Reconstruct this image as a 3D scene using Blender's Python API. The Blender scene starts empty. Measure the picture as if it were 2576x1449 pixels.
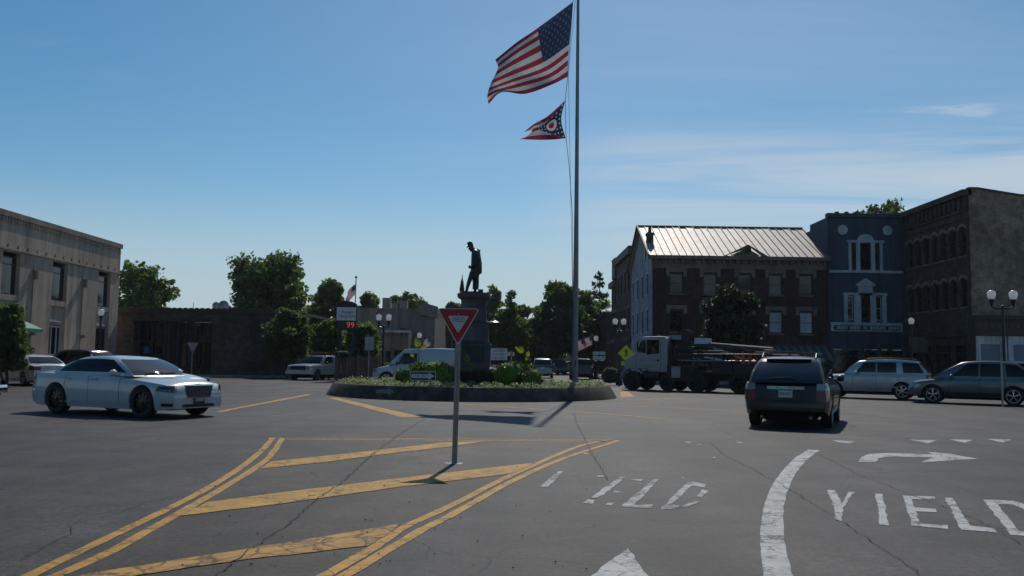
import bpy, bmesh, math, random
import numpy as np
from mathutils import Vector, Matrix

SC = bpy.context.scene
COL = SC.collection
PI = math.pi
R_ = math.radians

# ------------------------------------------------------------------ camera
CAM_H, F_PX, PITCH, ROLL = 1.5, 2218.0, math.atan(182/2218), 0.014
CX, CY = 1288.0, 724.5
_F = Vector((0, math.cos(PITCH), math.sin(PITCH)))
_r0, _u0 = Vector((1, 0, 0)), Vector((0, -math.sin(PITCH), math.cos(PITCH)))
_RT = _r0*math.cos(ROLL) + _u0*math.sin(ROLL)
_UP = _u0*math.cos(ROLL) - _r0*math.sin(ROLL)
cam = bpy.data.cameras.new('camera'); cam_o = bpy.data.objects.new('camera', cam)
COL.objects.link(cam_o)
cam.sensor_width = 36; cam.lens = 36*F_PX/2576; cam.clip_end = 6000; cam.clip_start = .05
m = Matrix.Identity(4)
for i in range(3):
    m[i][0], m[i][1], m[i][2] = _RT[i], _UP[i], -_F[i]
m.translation = Vector((0, 0, CAM_H))
cam_o.matrix_world = m
SC.camera = cam_o

# ------------------------------------------------------------------ sky, sun, exposure
SUN_EL, SUN_AZ = R_(46.5), R_(7.0)
SC.view_settings.view_transform = 'Standard'
SC.view_settings.look = 'None'
SC.view_settings.gamma = 1
SC.view_settings.use_curve_mapping = False
SC.view_settings.exposure = -0.12
W = bpy.data.worlds.new('World'); SC.world = W; W.use_nodes = True
wn, wl = W.node_tree.nodes, W.node_tree.links
wn.clear()
w_out = wn.new('ShaderNodeOutputWorld'); w_bg = wn.new('ShaderNodeBackground')
sky = wn.new('ShaderNodeTexSky'); sky.sky_type = 'NISHITA'; sky.sun_disc = False
sky.sun_elevation = SUN_EL; sky.sun_rotation = SUN_AZ
sky.air_density = 1.0; sky.dust_density = 0.6; sky.ozone_density = 2.6; sky.altitude = 300
w_bg.inputs['Strength'].default_value = 0.083
# thin high cloud wisps, a function of view direction only
tc = wn.new('ShaderNodeTexCoord')
sx = wn.new('ShaderNodeSeparateXYZ'); wl.new(tc.outputs['Generated'], sx.inputs[0])
def wmath(op, a, b=None, c=None):
    n = wn.new('ShaderNodeMath'); n.operation = op
    for i, v in enumerate((a, b, c)):
        if v is None: continue
        if isinstance(v, (int, float)): n.inputs[i].default_value = v
        else: wl.new(v, n.inputs[i])
    return n.outputs[0]
zc = wmath('MAXIMUM', sx.outputs[2], 0.03)
px_ = wmath('DIVIDE', sx.outputs[0], zc); py_ = wmath('DIVIDE', sx.outputs[1], zc)
cb = wn.new('ShaderNodeCombineXYZ'); wl.new(px_, cb.inputs[0]); wl.new(py_, cb.inputs[1])
mp = wn.new('ShaderNodeMapping'); mp.inputs['Rotation'].default_value = (0, 0, 0.5); mp.inputs['Scale'].default_value = (0.35, 1.0, 1)
mp.inputs['Location'].default_value = (3.2, 1.3, 0)
wl.new(cb.outputs[0], mp.inputs[0])
n1 = wn.new('ShaderNodeTexNoise'); n1.inputs['Scale'].default_value = 0.55; n1.inputs['Detail'].default_value = 9; n1.inputs['Roughness'].default_value = .62; n1.inputs['Distortion'].default_value = .9
wl.new(mp.outputs[0], n1.inputs['Vector'])
n2 = wn.new('ShaderNodeTexNoise'); n2.inputs['Scale'].default_value = 0.16; n2.inputs['Detail'].default_value = 3
wl.new(mp.outputs[0], n2.inputs['Vector'])
r1 = wn.new('ShaderNodeMapRange'); r1.inputs[1].default_value = .44; r1.inputs[2].default_value = .74; wl.new(n1.outputs[0], r1.inputs[0])
r2 = wn.new('ShaderNodeMapRange'); r2.inputs[1].default_value = .36; r2.inputs[2].default_value = .60; wl.new(n2.outputs[0], r2.inputs[0])
r3 = wn.new('ShaderNodeMapRange'); r3.interpolation_type = 'SMOOTHSTEP'; r3.inputs[1].default_value = -.25; r3.inputs[2].default_value = .35; r3.inputs[3].default_value = .12; wl.new(sx.outputs[0], r3.inputs[0])
cl = wmath('MULTIPLY', wmath('MULTIPLY', wmath('MULTIPLY', r1.outputs[0], r2.outputs[0]), r3.outputs[0]), 0.42)
hue = wn.new('ShaderNodeHueSaturation'); hue.inputs['Saturation'].default_value = 1.34; hue.inputs['Hue'].default_value = .487
wl.new(sky.outputs[0], hue.inputs['Color'])
n4 = wn.new('ShaderNodeTexNoise'); n4.inputs['Scale'].default_value = 2.4; n4.inputs['Detail'].default_value = 8; n4.inputs['Roughness'].default_value = .68; n4.inputs['Distortion'].default_value = .6
wl.new(mp.outputs[0], n4.inputs['Vector'])
n5 = wn.new('ShaderNodeTexNoise'); n5.inputs['Scale'].default_value = 0.9; n5.inputs['Detail'].default_value = 2; wl.new(cb.outputs[0], n5.inputs['Vector'])
r4 = wn.new('ShaderNodeMapRange'); r4.inputs[1].default_value = .50; r4.inputs[2].default_value = .70; wl.new(n4.outputs[0], r4.inputs[0])
r5 = wn.new('ShaderNodeMapRange'); r5.inputs[1].default_value = .56; r5.inputs[2].default_value = .66; wl.new(n5.outputs[0], r5.inputs[0])
cl = wmath('MAXIMUM', cl, wmath('MULTIPLY', wmath('MULTIPLY', r4.outputs[0], r5.outputs[0]), wmath('MULTIPLY', r3.outputs[0], .8)))
def wrange(v, a, b, c=0.0, d=1.0):
    n = wn.new('ShaderNodeMapRange'); n.interpolation_type = 'SMOOTHSTEP'
    for i_, q_ in enumerate((a, b, c, d)): n.inputs[1+i_].default_value = q_
    wl.new(v, n.inputs[0]); return n.outputs[0]
# a broad soft bank of cirrus low in the south-west, and the pale summer haze above the horizon
bank = wmath('MULTIPLY', wmath('MULTIPLY', wrange(sx.outputs[2], .09, .17), wrange(sx.outputs[2], .20, .29, 1, 0)), wmath('MULTIPLY', wrange(sx.outputs[0], -.02, .16), wrange(n1.outputs[0], .30, .60)))
cl = wmath('MAXIMUM', cl, wmath('MULTIPLY', bank, .62))
mxw = wn.new('ShaderNodeMixRGB'); wl.new(cl, mxw.inputs[0]); wl.new(hue.outputs[0], mxw.inputs[1])
mxw.inputs[2].default_value = (8.2, 8.6, 9.0, 1)
mxh = wn.new('ShaderNodeMixRGB'); wl.new(wrange(sx.outputs[2], .05, .20, .80, 0), mxh.inputs[0]); wl.new(mxw.outputs[0], mxh.inputs[1]); mxh.inputs[2].default_value = (5.65, 7.05, 8.0, 1)
wl.new(mxh.outputs[0], w_bg.inputs['Color']); wl.new(w_bg.outputs[0], w_out.inputs[0])

sun_dir = Vector((math.sin(SUN_AZ)*math.cos(SUN_EL), math.cos(SUN_AZ)*math.cos(SUN_EL), math.sin(SUN_EL)))
sl = bpy.data.lights.new('sun', 'SUN'); sl.energy = 3.2; sl.angle = R_(0.53); sl.color = (1, .95, .87)
so = bpy.data.objects.new('sun', sl); COL.objects.link(so)
so.rotation_euler = sun_dir.to_track_quat('Z', 'Y').to_euler(); so.location = (20, 100, 120)

# ------------------------------------------------------------------ placing helpers
def ray(x, y):
    return _F + _RT*((x-CX)/F_PX) - _UP*((y-CY)/F_PX)
def G(x, y, z=0.0):
    d = ray(x, y); t = (z-CAM_H)/d.z
    return Vector((d.x*t, d.y*t, z))
def P(x, y, Y):
    d = ray(x, y); t = Y/d.y
    return Vector((d.x*t, Y, CAM_H+d.z*t))
def XA(x, Y):  # world x for a column of the photograph at depth Y near eye level
    return P(x, 906+(x-CX)*.014, Y).x
def HA(x, y, Y):
    return P(x, y, Y).z

# ------------------------------------------------------------------ objects
def setp(o, label=None, cat=None, group=None, kind=None):
    if label: o['label'] = label
    if cat: o['category'] = cat
    if group: o['group'] = group
    if kind: o['kind'] = kind
    return o
def thing(name, label, cat, loc=(0, 0, 0), rotz=0, group=None):
    o = bpy.data.objects.new(name, None); COL.objects.link(o)
    o.empty_display_size = .2
    o.location = loc; o.rotation_euler = (0, 0, rotz)
    return setp(o, label, cat, group)
def children_of(o):
    return [c for c in bpy.data.objects if c.parent == o]
def copy_tree(o, parent=None):
    c = o.copy(); COL.objects.link(c)
    if parent is not None: c.parent = parent
    for ch in list(o.children): copy_tree(ch, c)
    return c

class MB:
    def __init__(s): s.v = []; s.f = []; s.mi = []
    def add(s, vs, fs, mi=0):
        b = len(s.v); s.v += [tuple(p) for p in vs]; s.f += [[b+i for i in f] for f in fs]; s.mi += [mi]*len(fs); return s
    def box(s, c, d, rz=0, mi=0, rx=0, ry=0, taper=1.0):
        hx, hy, hz = d[0]/2, d[1]/2, d[2]/2
        M = Matrix.Rotation(rz, 3, 'Z') @ Matrix.Rotation(ry, 3, 'Y') @ Matrix.Rotation(rx, 3, 'X')
        vs = []
        for z in (-1, 1):
            k = taper if z > 0 else 1
            for x, y in ((-1, -1), (1, -1), (1, 1), (-1, 1)):
                vs.append(M @ Vector((x*hx*k, y*hy*k, z*hz)) + Vector(c))
        return s.add(vs, [(0, 3, 2, 1), (4, 5, 6, 7), (0, 1, 5, 4), (1, 2, 6, 5), (2, 3, 7, 6), (3, 0, 4, 7)], mi)
    def bb(s, x0, x1, y0, y1, z0, z1, mi=0):
        return s.box(((x0+x1)/2, (y0+y1)/2, (z0+z1)/2), (abs(x1-x0), abs(y1-y0), abs(z1-z0)), mi=mi)
    def tube(s, pts, rad, n=8, mi=0, cap=True):
        pts = [Vector(p) for p in pts]
        if not isinstance(rad, (list, tuple)): rad = [rad]*len(pts)
        rings = []; prev = None
        for i, p in enumerate(pts):
            t = (pts[min(i+1, len(pts)-1)]-pts[max(i-1, 0)]).normalized()
            a = t.orthogonal() if prev is None else (prev - t*prev.dot(t))
            if a.length < 1e-6: a = t.orthogonal()
            a.normalize(); prev = a; b = t.cross(a)
            rings.append([p+(a*math.cos(2*PI*k/n)+b*math.sin(2*PI*k/n))*rad[i] for k in range(n)])
        vs = [q for r in rings for q in r]; fs = []
        for i in range(len(rings)-1):
            for k in range(n):
                fs.append((i*n+k, i*n+(k+1) % n, (i+1)*n+(k+1) % n, (i+1)*n+k))
        if cap: fs += [tuple(range(n-1, -1, -1)), tuple((len(rings)-1)*n+k for k in range(n))]
        return s.add(vs, fs, mi)
    def lathe(s, prof, c=(0, 0, 0), n=24, mi=0, axis='Z', closed=False):
        vs = []; fs = []
        for (r, z) in prof:
            for k in range(n):
                a = 2*PI*k/n
                p = (r*math.cos(a), r*math.sin(a), z)
                if axis == 'Y': p = (p[0], p[2], p[1])
                if axis == 'X': p = (p[2], p[0], p[1])
                vs.append((p[0]+c[0], p[1]+c[1], p[2]+c[2]))
        m_ = len(prof)
        for i in range(m_-1 if not closed else m_):
            j = (i+1) % m_
            for k in range(n):
                fs.append((i*n+k, i*n+(k+1) % n, j*n+(k+1) % n, j*n+k))
        return s.add(vs, fs, mi)
    def prism(s, pts, vec, mi=0):
        n = len(pts); vec = Vector(vec)
        vs = [Vector(p) for p in pts]; vs += [p+vec for p in vs]
        fs = [tuple(range(n)), tuple(range(2*n-1, n-1, -1))]
        fs += [(i, (i+1) % n, n+(i+1) % n, n+i) for i in range(n)]
        return s.add(vs, fs, mi)
    def poly(s, pts, mi=0): return s.add(pts, [tuple(range(len(pts)))], mi)
    def grid(s, fn, nu, nv, mi=0):
        vs = [fn(i/nu, j/nv) for j in range(nv+1) for i in range(nu+1)]
        fs = [(j*(nu+1)+i, j*(nu+1)+i+1, (j+1)*(nu+1)+i+1, (j+1)*(nu+1)+i) for j in range(nv) for i in range(nu)]
        return s.add(vs, fs, mi)
    def build(s, name, mats, parent=None, smooth=False, recalc=True, angle=35):
        me = bpy.data.meshes.new(name)
        me.from_pydata(s.v, [], s.f)
        if not isinstance(mats, (list, tuple)): mats = [mats]
        for k in mats: me.materials.append(k)
        if len(mats) > 1: me.polygons.foreach_set('material_index', s.mi)
        if recalc:
            bm = bmesh.new(); bm.from_mesh(me)
            bmesh.ops.recalc_face_normals(bm, faces=bm.faces[:])
            bm.to_mesh(me); bm.free()
        if smooth:
            me.polygons.foreach_set('use_smooth', [True]*len(me.polygons))
            me.set_sharp_from_angle(angle=R_(angle))
        me.update()
        o = bpy.data.objects.new(name, me); COL.objects.link(o)
        if parent is not None: o.parent = parent
        return o

# ------------------------------------------------------------------ materials
MATS = {}
class NT:
    def __init__(s, name):
        s.m = bpy.data.materials.new(name); s.m.use_nodes = True
        s.n, s.l = s.m.node_tree.nodes, s.m.node_tree.links
        s.b = s.n['Principled BSDF']
    def set(s, node, k, v):
        if hasattr(v, 'is_linked') or isinstance(v, bpy.types.NodeSocket): s.l.new(v, node.inputs[k])
        else: node.inputs[k].default_value = v
    def new(s, t, out=0, props={}, **kw):
        nd = s.n.new(t)
        for k, v in props.items(): setattr(nd, k, v)
        for k, v in kw.items():
            k2 = int(k[1:]) if k[0] == 'i' and k[1:].isdigit() else k.replace('_', ' ')
            s.set(nd, k2, v)
        return nd.outputs[out]
    def math(s, op, a, b=0.0, c=0.0): return s.new('ShaderNodeMath', props={'operation': op}, i0=a, i1=b, i2=c)
    def pos(s): return s.new('ShaderNodeNewGeometry', out='Position')
    def obj(s): return s.new('ShaderNodeTexCoord', out='Object')
    def noise(s, vec, scale, detail=4, rough=.55, out=0, dist=0):
        return s.new('ShaderNodeTexNoise', out=out, Vector=vec, Scale=scale, Detail=detail, Roughness=rough, Distortion=dist)
    def rng(s, v, a, b, c=0.0, d=1.0): return s.new('ShaderNodeMapRange', i0=v, i1=a, i2=b, i3=c, i4=d)
    def mix(s, f, a, b, mode='MIX'):
        return s.new('ShaderNodeMixRGB', props={'blend_type': mode}, i0=f, i1=a, i2=b)
    def bump(s, h, strength=.2, dist=.02): 
        s.l.new(s.new('ShaderNodeBump', Strength=strength, Distance=dist, Height=h), s.b.inputs['Normal'])
    def fin(s, col, rough=.6, metal=0.0, spec=.5):
        s.set(s.b, 'Base Color', col if not isinstance(col, tuple) else (*col, 1))
        s.set(s.b, 'Roughness', rough); s.set(s.b, 'Metallic', metal); s.set(s.b, 'Specular IOR Level', spec)
        return s.m
def c4(c): return (c[0], c[1], c[2], 1)
def plain(name, col, rough=.6, metal=0.0, spec=.5, var=.12, scale=3.0, bump=0.0, bscale=40):
    if name in MATS: return MATS[name]
    t = NT(name); p = t.obj()
    n = t.noise(p, scale, 5)
    k = t.rng(n, .3, .7, 1-var, 1+var)
    mx = t.new('ShaderNodeVectorMath', props={'operation': 'SCALE'}, i0=col, Scale=k)
    if bump: t.bump(t.noise(p, bscale, 4), bump, .02)
    t.fin(mx, rough, metal, spec); MATS[name] = t.m
    return t.m
def coat(name, col, rough=.35, flake=0.0, cc=1.0, metal=0.0):
    t = NT(name); p = t.obj()
    n = t.noise(p, 2.0, 4); d = t.rng(n, .35, .7, 1.0, .9)
    mx = t.new('ShaderNodeVectorMath', props={'operation': 'SCALE'}, i0=col, Scale=d)
    t.fin(mx, rough, metal, .5)
    t.b.inputs['Coat Weight'].default_value = cc; t.b.inputs['Coat Roughness'].default_value = .04
    return t.m
def glass_dark(name, col=(.008, .010, .012), rough=.04, spec=.4):
    t = NT(name); p = t.obj()
    n = t.noise(p, 1.3, 2)
    mx = t.new('ShaderNodeVectorMath', props={'operation': 'SCALE'}, i0=col, Scale=t.rng(n, .3, .7, .6, 1.4))
    t.fin(mx, rough, 0.0, spec)
    t.b.inputs['Normal'].default_value = (0, 0, 0)
    return t.m
def emit(name, col, st):
    t = NT(name); t.fin(tuple(c*.2 for c in col), .5)
    t.b.inputs['Emission Color'].default_value = c4(col); t.b.inputs['Emission Strength'].default_value = st
    return t.m
def brickmat(name, c1, c2, mortar, bw=.21, bh=.072, var=.25, grime=.35):
    t = NT(name); p = t.pos()
    s = t.new('ShaderNodeSeparateXYZ', i0=p); sn = s.node
    u = t.math('ADD', sn.outputs[0], sn.outputs[1])
    v = t.new('ShaderNodeCombineXYZ', i0=u, i1=sn.outputs[2])
    b = t.n.new('ShaderNodeTexBrick')
    t.l.new(v, b.inputs['Vector'])
    b.inputs['Color1'].default_value = c4(c1); b.inputs['Color2'].default_value = c4(c2); b.inputs['Mortar'].default_value = c4(mortar)
    b.inputs['Scale'].default_value = 1; b.inputs['Brick Width'].default_value = bw; b.inputs['Row Height'].default_value = bh
    b.inputs['Mortar Size'].default_value = .006
    n = t.noise(p, .35, 6, .65)
    k = t.rng(n, .38, .62, 1-grime, 1+grime*.5)
    n2 = t.noise(p, 2.5, 5); k2 = t.rng(n2, .38, .62, 1-var, 1+var)
    mx = t.new('ShaderNodeVectorMath', props={'operation': 'SCALE'}, i0=b.outputs[0], Scale=t.math('MULTIPLY', k, k2))
    t.bump(b.outputs['Fac'], -.4, .01)
    return t.fin(mx, .85, 0.0, .25)
def leafmat(name, c1, c2, trans=.35):
    t = NT(name)
    r = t.new('ShaderNodeNewGeometry', out='Random Per Island')
    n = t.noise(t.pos(), .9, 3)
    f = t.math('ADD', t.math('MULTIPLY', r, .6), t.rng(n, .3, .7, 0, .4))
    col = t.mix(f, c4(c1), c4(c2))
    t.fin(col, .55, 0.0, .35)
    tr = t.n.new('ShaderNodeBsdfTranslucent')
    c2b = t.mix(1.0, col, (1.25, 1.35, .5, 1), 'MULTIPLY')
    t.l.new(c2b, tr.inputs['Color'])
    ms = t.n.new('ShaderNodeMixShader'); ms.inputs[0].default_value = trans
    t.l.new(t.b.outputs[0], ms.inputs[1]); t.l.new(tr.outputs[0], ms.inputs[2])
    t.l.new(ms.outputs[0], t.n['Material Output'].inputs[0])
    return t.m

def asphalt_color(t, p):
    big = t.noise(p, .12, 5, .6); mid = t.noise(p, 1.1, 5, .6); fine = t.noise(p, 48, 4, .75); grain = t.noise(p, 15, 6, .8)
    c = t.mix(t.rng(big, .40, .60), (.031, .028, .0265, 1), (.058, .0515, .049, 1))
    k = t.math('MULTIPLY', t.math('MULTIPLY', t.rng(mid, .38, .62, .78, 1.20), t.rng(grain, .38, .62, .60, 1.40)), t.rng(fine, .36, .64, .45, 1.6))
    return t.new('ShaderNodeVectorMath', props={'operation': 'SCALE'}, i0=c, Scale=k), fine
def asphaltmat(name='asphalt', tint=None):
    t = NT(name); p = t.pos()
    # fine alligator cracking, in patches
    wv = t.new('ShaderNodeVectorMath', props={'operation': 'ADD'}, i0=p, i1=t.new('ShaderNodeVectorMath', props={'operation': 'SCALE'}, i0=t.noise(p, 1.5, 4, out=1), Scale=.55))
    vo = t.new('ShaderNodeTexVoronoi', props={'feature': 'DISTANCE_TO_EDGE'}, Vector=wv, Scale=.42)
    crack = t.rng(vo, .0, .009, 1, 0)
    patch = t.rng(t.noise(p, .25, 4), .42, .56)
    crack = t.math('MULTIPLY', crack, patch)
    vo2 = t.new('ShaderNodeTexVoronoi', props={'feature': 'F1'}, Vector=p, Scale=2.2, Randomness=1.0)
    spot = t.math('MULTIPLY', t.rng(vo2, .03, .06, 1, 0), t.rng(t.noise(p, .6, 3), .5, .6))
    col, fine = asphalt_color(t, p)
    # oil darkened wheel tracks (long soft stains)
    mpn = t.new('ShaderNodeMapping', Vector=p, Scale=(1.2, .05, 1))
    st = t.noise(mpn, .6, 4)
    col = t.new('ShaderNodeVectorMath', props={'operation': 'SCALE'}, i0=col, Scale=t.math('MULTIPLY', t.rng(st, .40, .60, .80, 1.16), t.rng(t.noise(p, .45, 5, .65, dist=1.2), .40, .60, .82, 1.16)))
    if tint: col = t.mix(1.0, col, tint, 'MULTIPLY')
    # pale chalky spill marks
    ch = t.rng(t.noise(p, 3.2, 8, .75), .60, .74)
    reg = t.rng(t.new('ShaderNodeVectorMath', out='Value', props={'operation': 'DISTANCE'}, i0=p, i1=(.25, 8.2, 0)), .5, 1.5, .55, 0)
    col = t.mix(t.math('MULTIPLY', ch, reg), col, (.26, .26, .26, 1))
    col = t.mix(t.math('MULTIPLY', crack, .75), col, (.014, .013, .013, 1))
    col = t.mix(t.math('MULTIPLY', spot, .7), col, (.012, .011, .010, 1))
    t.bump(t.math('SUBTRACT', fine, t.math('MULTIPLY', crack, .8)), .35, .012)
    return t.fin(col, t.rng(fine, .2, .8, .58, .74), 0.0, .20)
def paintmat(name, col, wear=.5, crackw=.03, cov=(.42, .56)):
    t = NT(name); p = t.pos()
    asp, fine = asphalt_color(t, p)
    n = t.noise(p, 2.4, 8, .7); n2 = t.noise(p, 16, 5, .7)
    f = t.math('ADD', t.math('MULTIPLY', n, .6), t.math('MULTIPLY', n2, .4))
    keep = t.rng(f, wear-.05, wear+.05, 1, 0)
    wv = t.new('ShaderNodeVectorMath', props={'operation': 'ADD'}, i0=p, i1=t.new('ShaderNodeVectorMath', props={'operation': 'SCALE'}, i0=t.noise(p, 5, 3, out=1), Scale=.16))
    vo = t.new('ShaderNodeTexVoronoi', props={'feature': 'DISTANCE_TO_EDGE'}, Vector=wv, Scale=3.2)
    ck = t.math('MULTIPLY', t.rng(vo, 0, crackw, 1, 0), t.rng(t.noise(p, .9, 3), *cov))
    pc = t.new('ShaderNodeVectorMath', props={'operation': 'SCALE'}, i0=col, Scale=t.rng(t.noise(p, 3, 8, .75), .3, .7, .58, 1.16))
    c = t.mix(keep, asp, pc)
    c = t.mix(t.math('MULTIPLY', ck, .85), c, (.03, .024, .02, 1))
    t.bump(fine, .25, .01)
    return t.fin(c, .7, 0.0, .22)
def stonemat(name, c1, c2, rough=.85, sc=.5):
    t = NT(name); p = t.pos()
    n = t.noise(p, sc, 8, .65); n2 = t.noise(p, 14, 4, .6)
    mp_ = t.new('ShaderNodeMapping', Vector=p, Scale=(1.5, 1.5, .12))
    streak = t.noise(mp_, 1.4, 5, .6)
    c = t.mix(t.rng(n, .40, .60), c4(c1), c4(c2))
    k = t.math('MULTIPLY', t.rng(streak, .42, .64, 1.08, .72), t.rng(n2, .38, .62, .86, 1.14))
    c = t.new('ShaderNodeVectorMath', props={'operation': 'SCALE'}, i0=c, Scale=k)
    t.bump(n2, .2, .02)
    return t.fin(c, rough, 0.0, .3)

M_ASPH = asphaltmat()
M_GORE = asphaltmat('dirty_asphalt', (1.0, .88, .76, 1))
M_YEL = paintmat('yellow_paint', (.48, .255, .05), .57, .035)
M_YELW = paintmat('worn_yellow_paint', (.45, .24, .055), .555, .06, (.28, .42))
M_WHT = paintmat('white_paint', (.46, .46, .445), .555, .03)
M_WHTW = paintmat('worn_white_paint', (.42, .42, .41), .53, .03)
M_CRACK = plain('crack_filler', (.020, .018, .017), .9)
M_CONC = stonemat('concrete', (.24, .225, .20), (.34, .32, .29))
M_LIME = stonemat('limestone', (.36, .275, .21), (.46, .36, .28), .85, .25)
M_LIMED = stonemat('dark_limestone', (.24, .18, .135), (.30, .235, .18))
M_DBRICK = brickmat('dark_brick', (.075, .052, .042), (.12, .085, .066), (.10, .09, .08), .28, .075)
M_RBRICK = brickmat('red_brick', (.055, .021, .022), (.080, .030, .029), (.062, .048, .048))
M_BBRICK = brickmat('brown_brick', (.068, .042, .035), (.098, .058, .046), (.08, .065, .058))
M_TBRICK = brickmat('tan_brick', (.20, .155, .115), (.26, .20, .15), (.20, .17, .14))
M_LAV = brickmat('painted_grey_brick', (.30, .28, .32), (.36, .34, .38), (.27, .25, .29), grime=.3)
M_TAUPE = stonemat('taupe_render', (.22, .18, .155), (.27, .225, .195), .9, .2)
M_BLUE = stonemat('blue_painted_wall', (.034, .055, .080), (.048, .072, .102), .75, .3)
M_TRIMB = stonemat('pale_trim', (.42, .41, .43), (.5, .49, .5), .7)
M_TRIMS = stonemat('sandstone_trim', (.17, .13, .10), (.22, .17, .135))
M_DKWOOD = plain('dark_timber', (.045, .032, .025), .7)
M_GLASS = glass_dark('window_glass')
M_GLASSB = glass_dark('blue_window_glass', (.010, .020, .026), .05, .5)
M_FRAME = plain('window_frame_dark', (.03, .03, .032), .5)
M_FRAMEW = plain('window_frame_pale', (.45, .45, .44), .5)
M_BLACK = plain('black_metal', (.012, .013, .013), .45, .2)
M_POSTG = plain('green_black_metal', (.012, .018, .015), .4, .3)
M_GALV = plain('galvanised_steel', (.32, .32, .32), .42, .8, var=.2, scale=12)
M_RUBBER = plain('tyre_rubber', (.014, .014, .014), .8)
M_CHROME = plain('chrome', (.75, .75, .75), .08, 1.0, var=.03)
M_PLBLACK = plain('black_plastic', (.016, .016, .017), .5)
M_UNDER = plain('underbody_black', (.006, .006, .006), .9)
M_SEAM = plain('panel_gap', (.008, .008, .008), .9)
M_RIMG = plain('dark_rim', (.05, .05, .052), .25, .8)
M_RIMS = plain('silver_rim', (.55, .55, .55), .25, .9)
M_CARGL = glass_dark('car_glass', (.004, .005, .006), .02, .32)
M_CARGLB = glass_dark('windscreen_glass', (.022, .036, .044), .02, .5)
M_HEAD = plain('headlight_lens', (.30, .30, .31), .08, .3, .8)
M_HEADD = plain('smoked_headlight', (.035, .035, .038), .06, .3, .8)
M_TAIL = plain('red_lens', (.22, .015, .012), .12, 0, .7)
M_AMBER = plain('amber_lens', (.5, .15, .02), .15, 0, .7)
M_WCAR = coat('white_car_paint', (.50, .515, .53), .35)
M_WCAR2 = coat('cream_white_car_paint', (.58, .57, .56), .4)
M_BCAR = coat('black_car_paint', (.005, .006, .007), .3, cc=.5)
M_REDCAR = coat('dark_red_car_paint', (.05, .01, .012), .3)
M_TCAB = coat('greyed_white_truck_paint', (.33, .32, .32), .5, cc=.4)
M_SILV = coat('silver_car_paint', (.24, .24, .25), .32, metal=.55)
M_SILVB = coat('grey_silver_car_paint', (.13, .13, .14), .32, metal=.55)
M_CHAMP = coat('pale_silver_car_paint', (.45, .45, .44), .34, metal=.4)
_t = NT('frosted_lamp_glass'); _t.fin((.88, .88, .86), .15, 0, .6)
_tr = _t.n.new('ShaderNodeBsdfTranslucent'); _tr.inputs[0].default_value = (.95, .95, .93, 1); _ms = _t.n.new('ShaderNodeMixShader'); _ms.inputs[0].default_value = .55
_t.l.new(_t.b.outputs[0], _ms.inputs[1]); _t.l.new(_tr.outputs[0], _ms.inputs[2]); _t.l.new(_ms.outputs[0], _t.n['Material Output'].inputs[0]); M_GLOBE = _t.m
M_GRAN = stonemat('dark_granite', (.075, .07, .07), (.12, .11, .11), .6, .9)
M_BRONZE = plain('weathered_bronze', (.035, .042, .04), .5, .5, var=.35, scale=5)
M_WALL = stonemat('weathered_island_concrete', (.05, .040, .033), (.105, .085, .072), .9, 1.4)
M_SOIL = plain('soil', (.05, .038, .028), .95)
M_BARK = plain('bark', (.055, .042, .034), .9, var=.3, scale=8)
M_SIGNR = plain('sign_red', (.42, .018, .03), .35, var=.05)
M_SIGNW = plain('sign_white', (.62, .62, .62), .35, var=.05)
M_SIGNK = plain('sign_black', (.01, .01, .01), .4)
M_SIGNY = plain('sign_yellow_green', (.62, .66, .02), .35, var=.05)
M_SIGNG = plain('sign_back_aluminium', (.30, .30, .31), .4, .6)
M_ORANGE = plain('orange_board', (.75, .13, .03), .45)
M_LEAFD = leafmat('dark_leaves', (.052, .08, .038), (.105, .15, .066), .5)
M_LEAFM = leafmat('mid_leaves', (.068, .105, .042), (.14, .195, .075), .52)
M_LEAFDD = leafmat('very_dark_leaves', (.020, .032, .016), (.045, .066, .03), .3)
M_LEAFL = leafmat('light_leaves', (.07, .11, .03), (.15, .21, .065), .45)
M_LEAFB = leafmat('boxwood_leaves', (.08, .135, .016), (.16, .23, .035), .12)
M_NEEDLE = leafmat('blue_green_needles', (.03, .05, .035), (.07, .10, .07), .2)
M_COVER = leafmat('silvery_ground_cover', (.16, .185, .125), (.46, .475, .42), .4)
M_BANANA = leafmat('yellow_green_big_leaves', (.13, .17, .02), (.22, .26, .035), .4)
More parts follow.
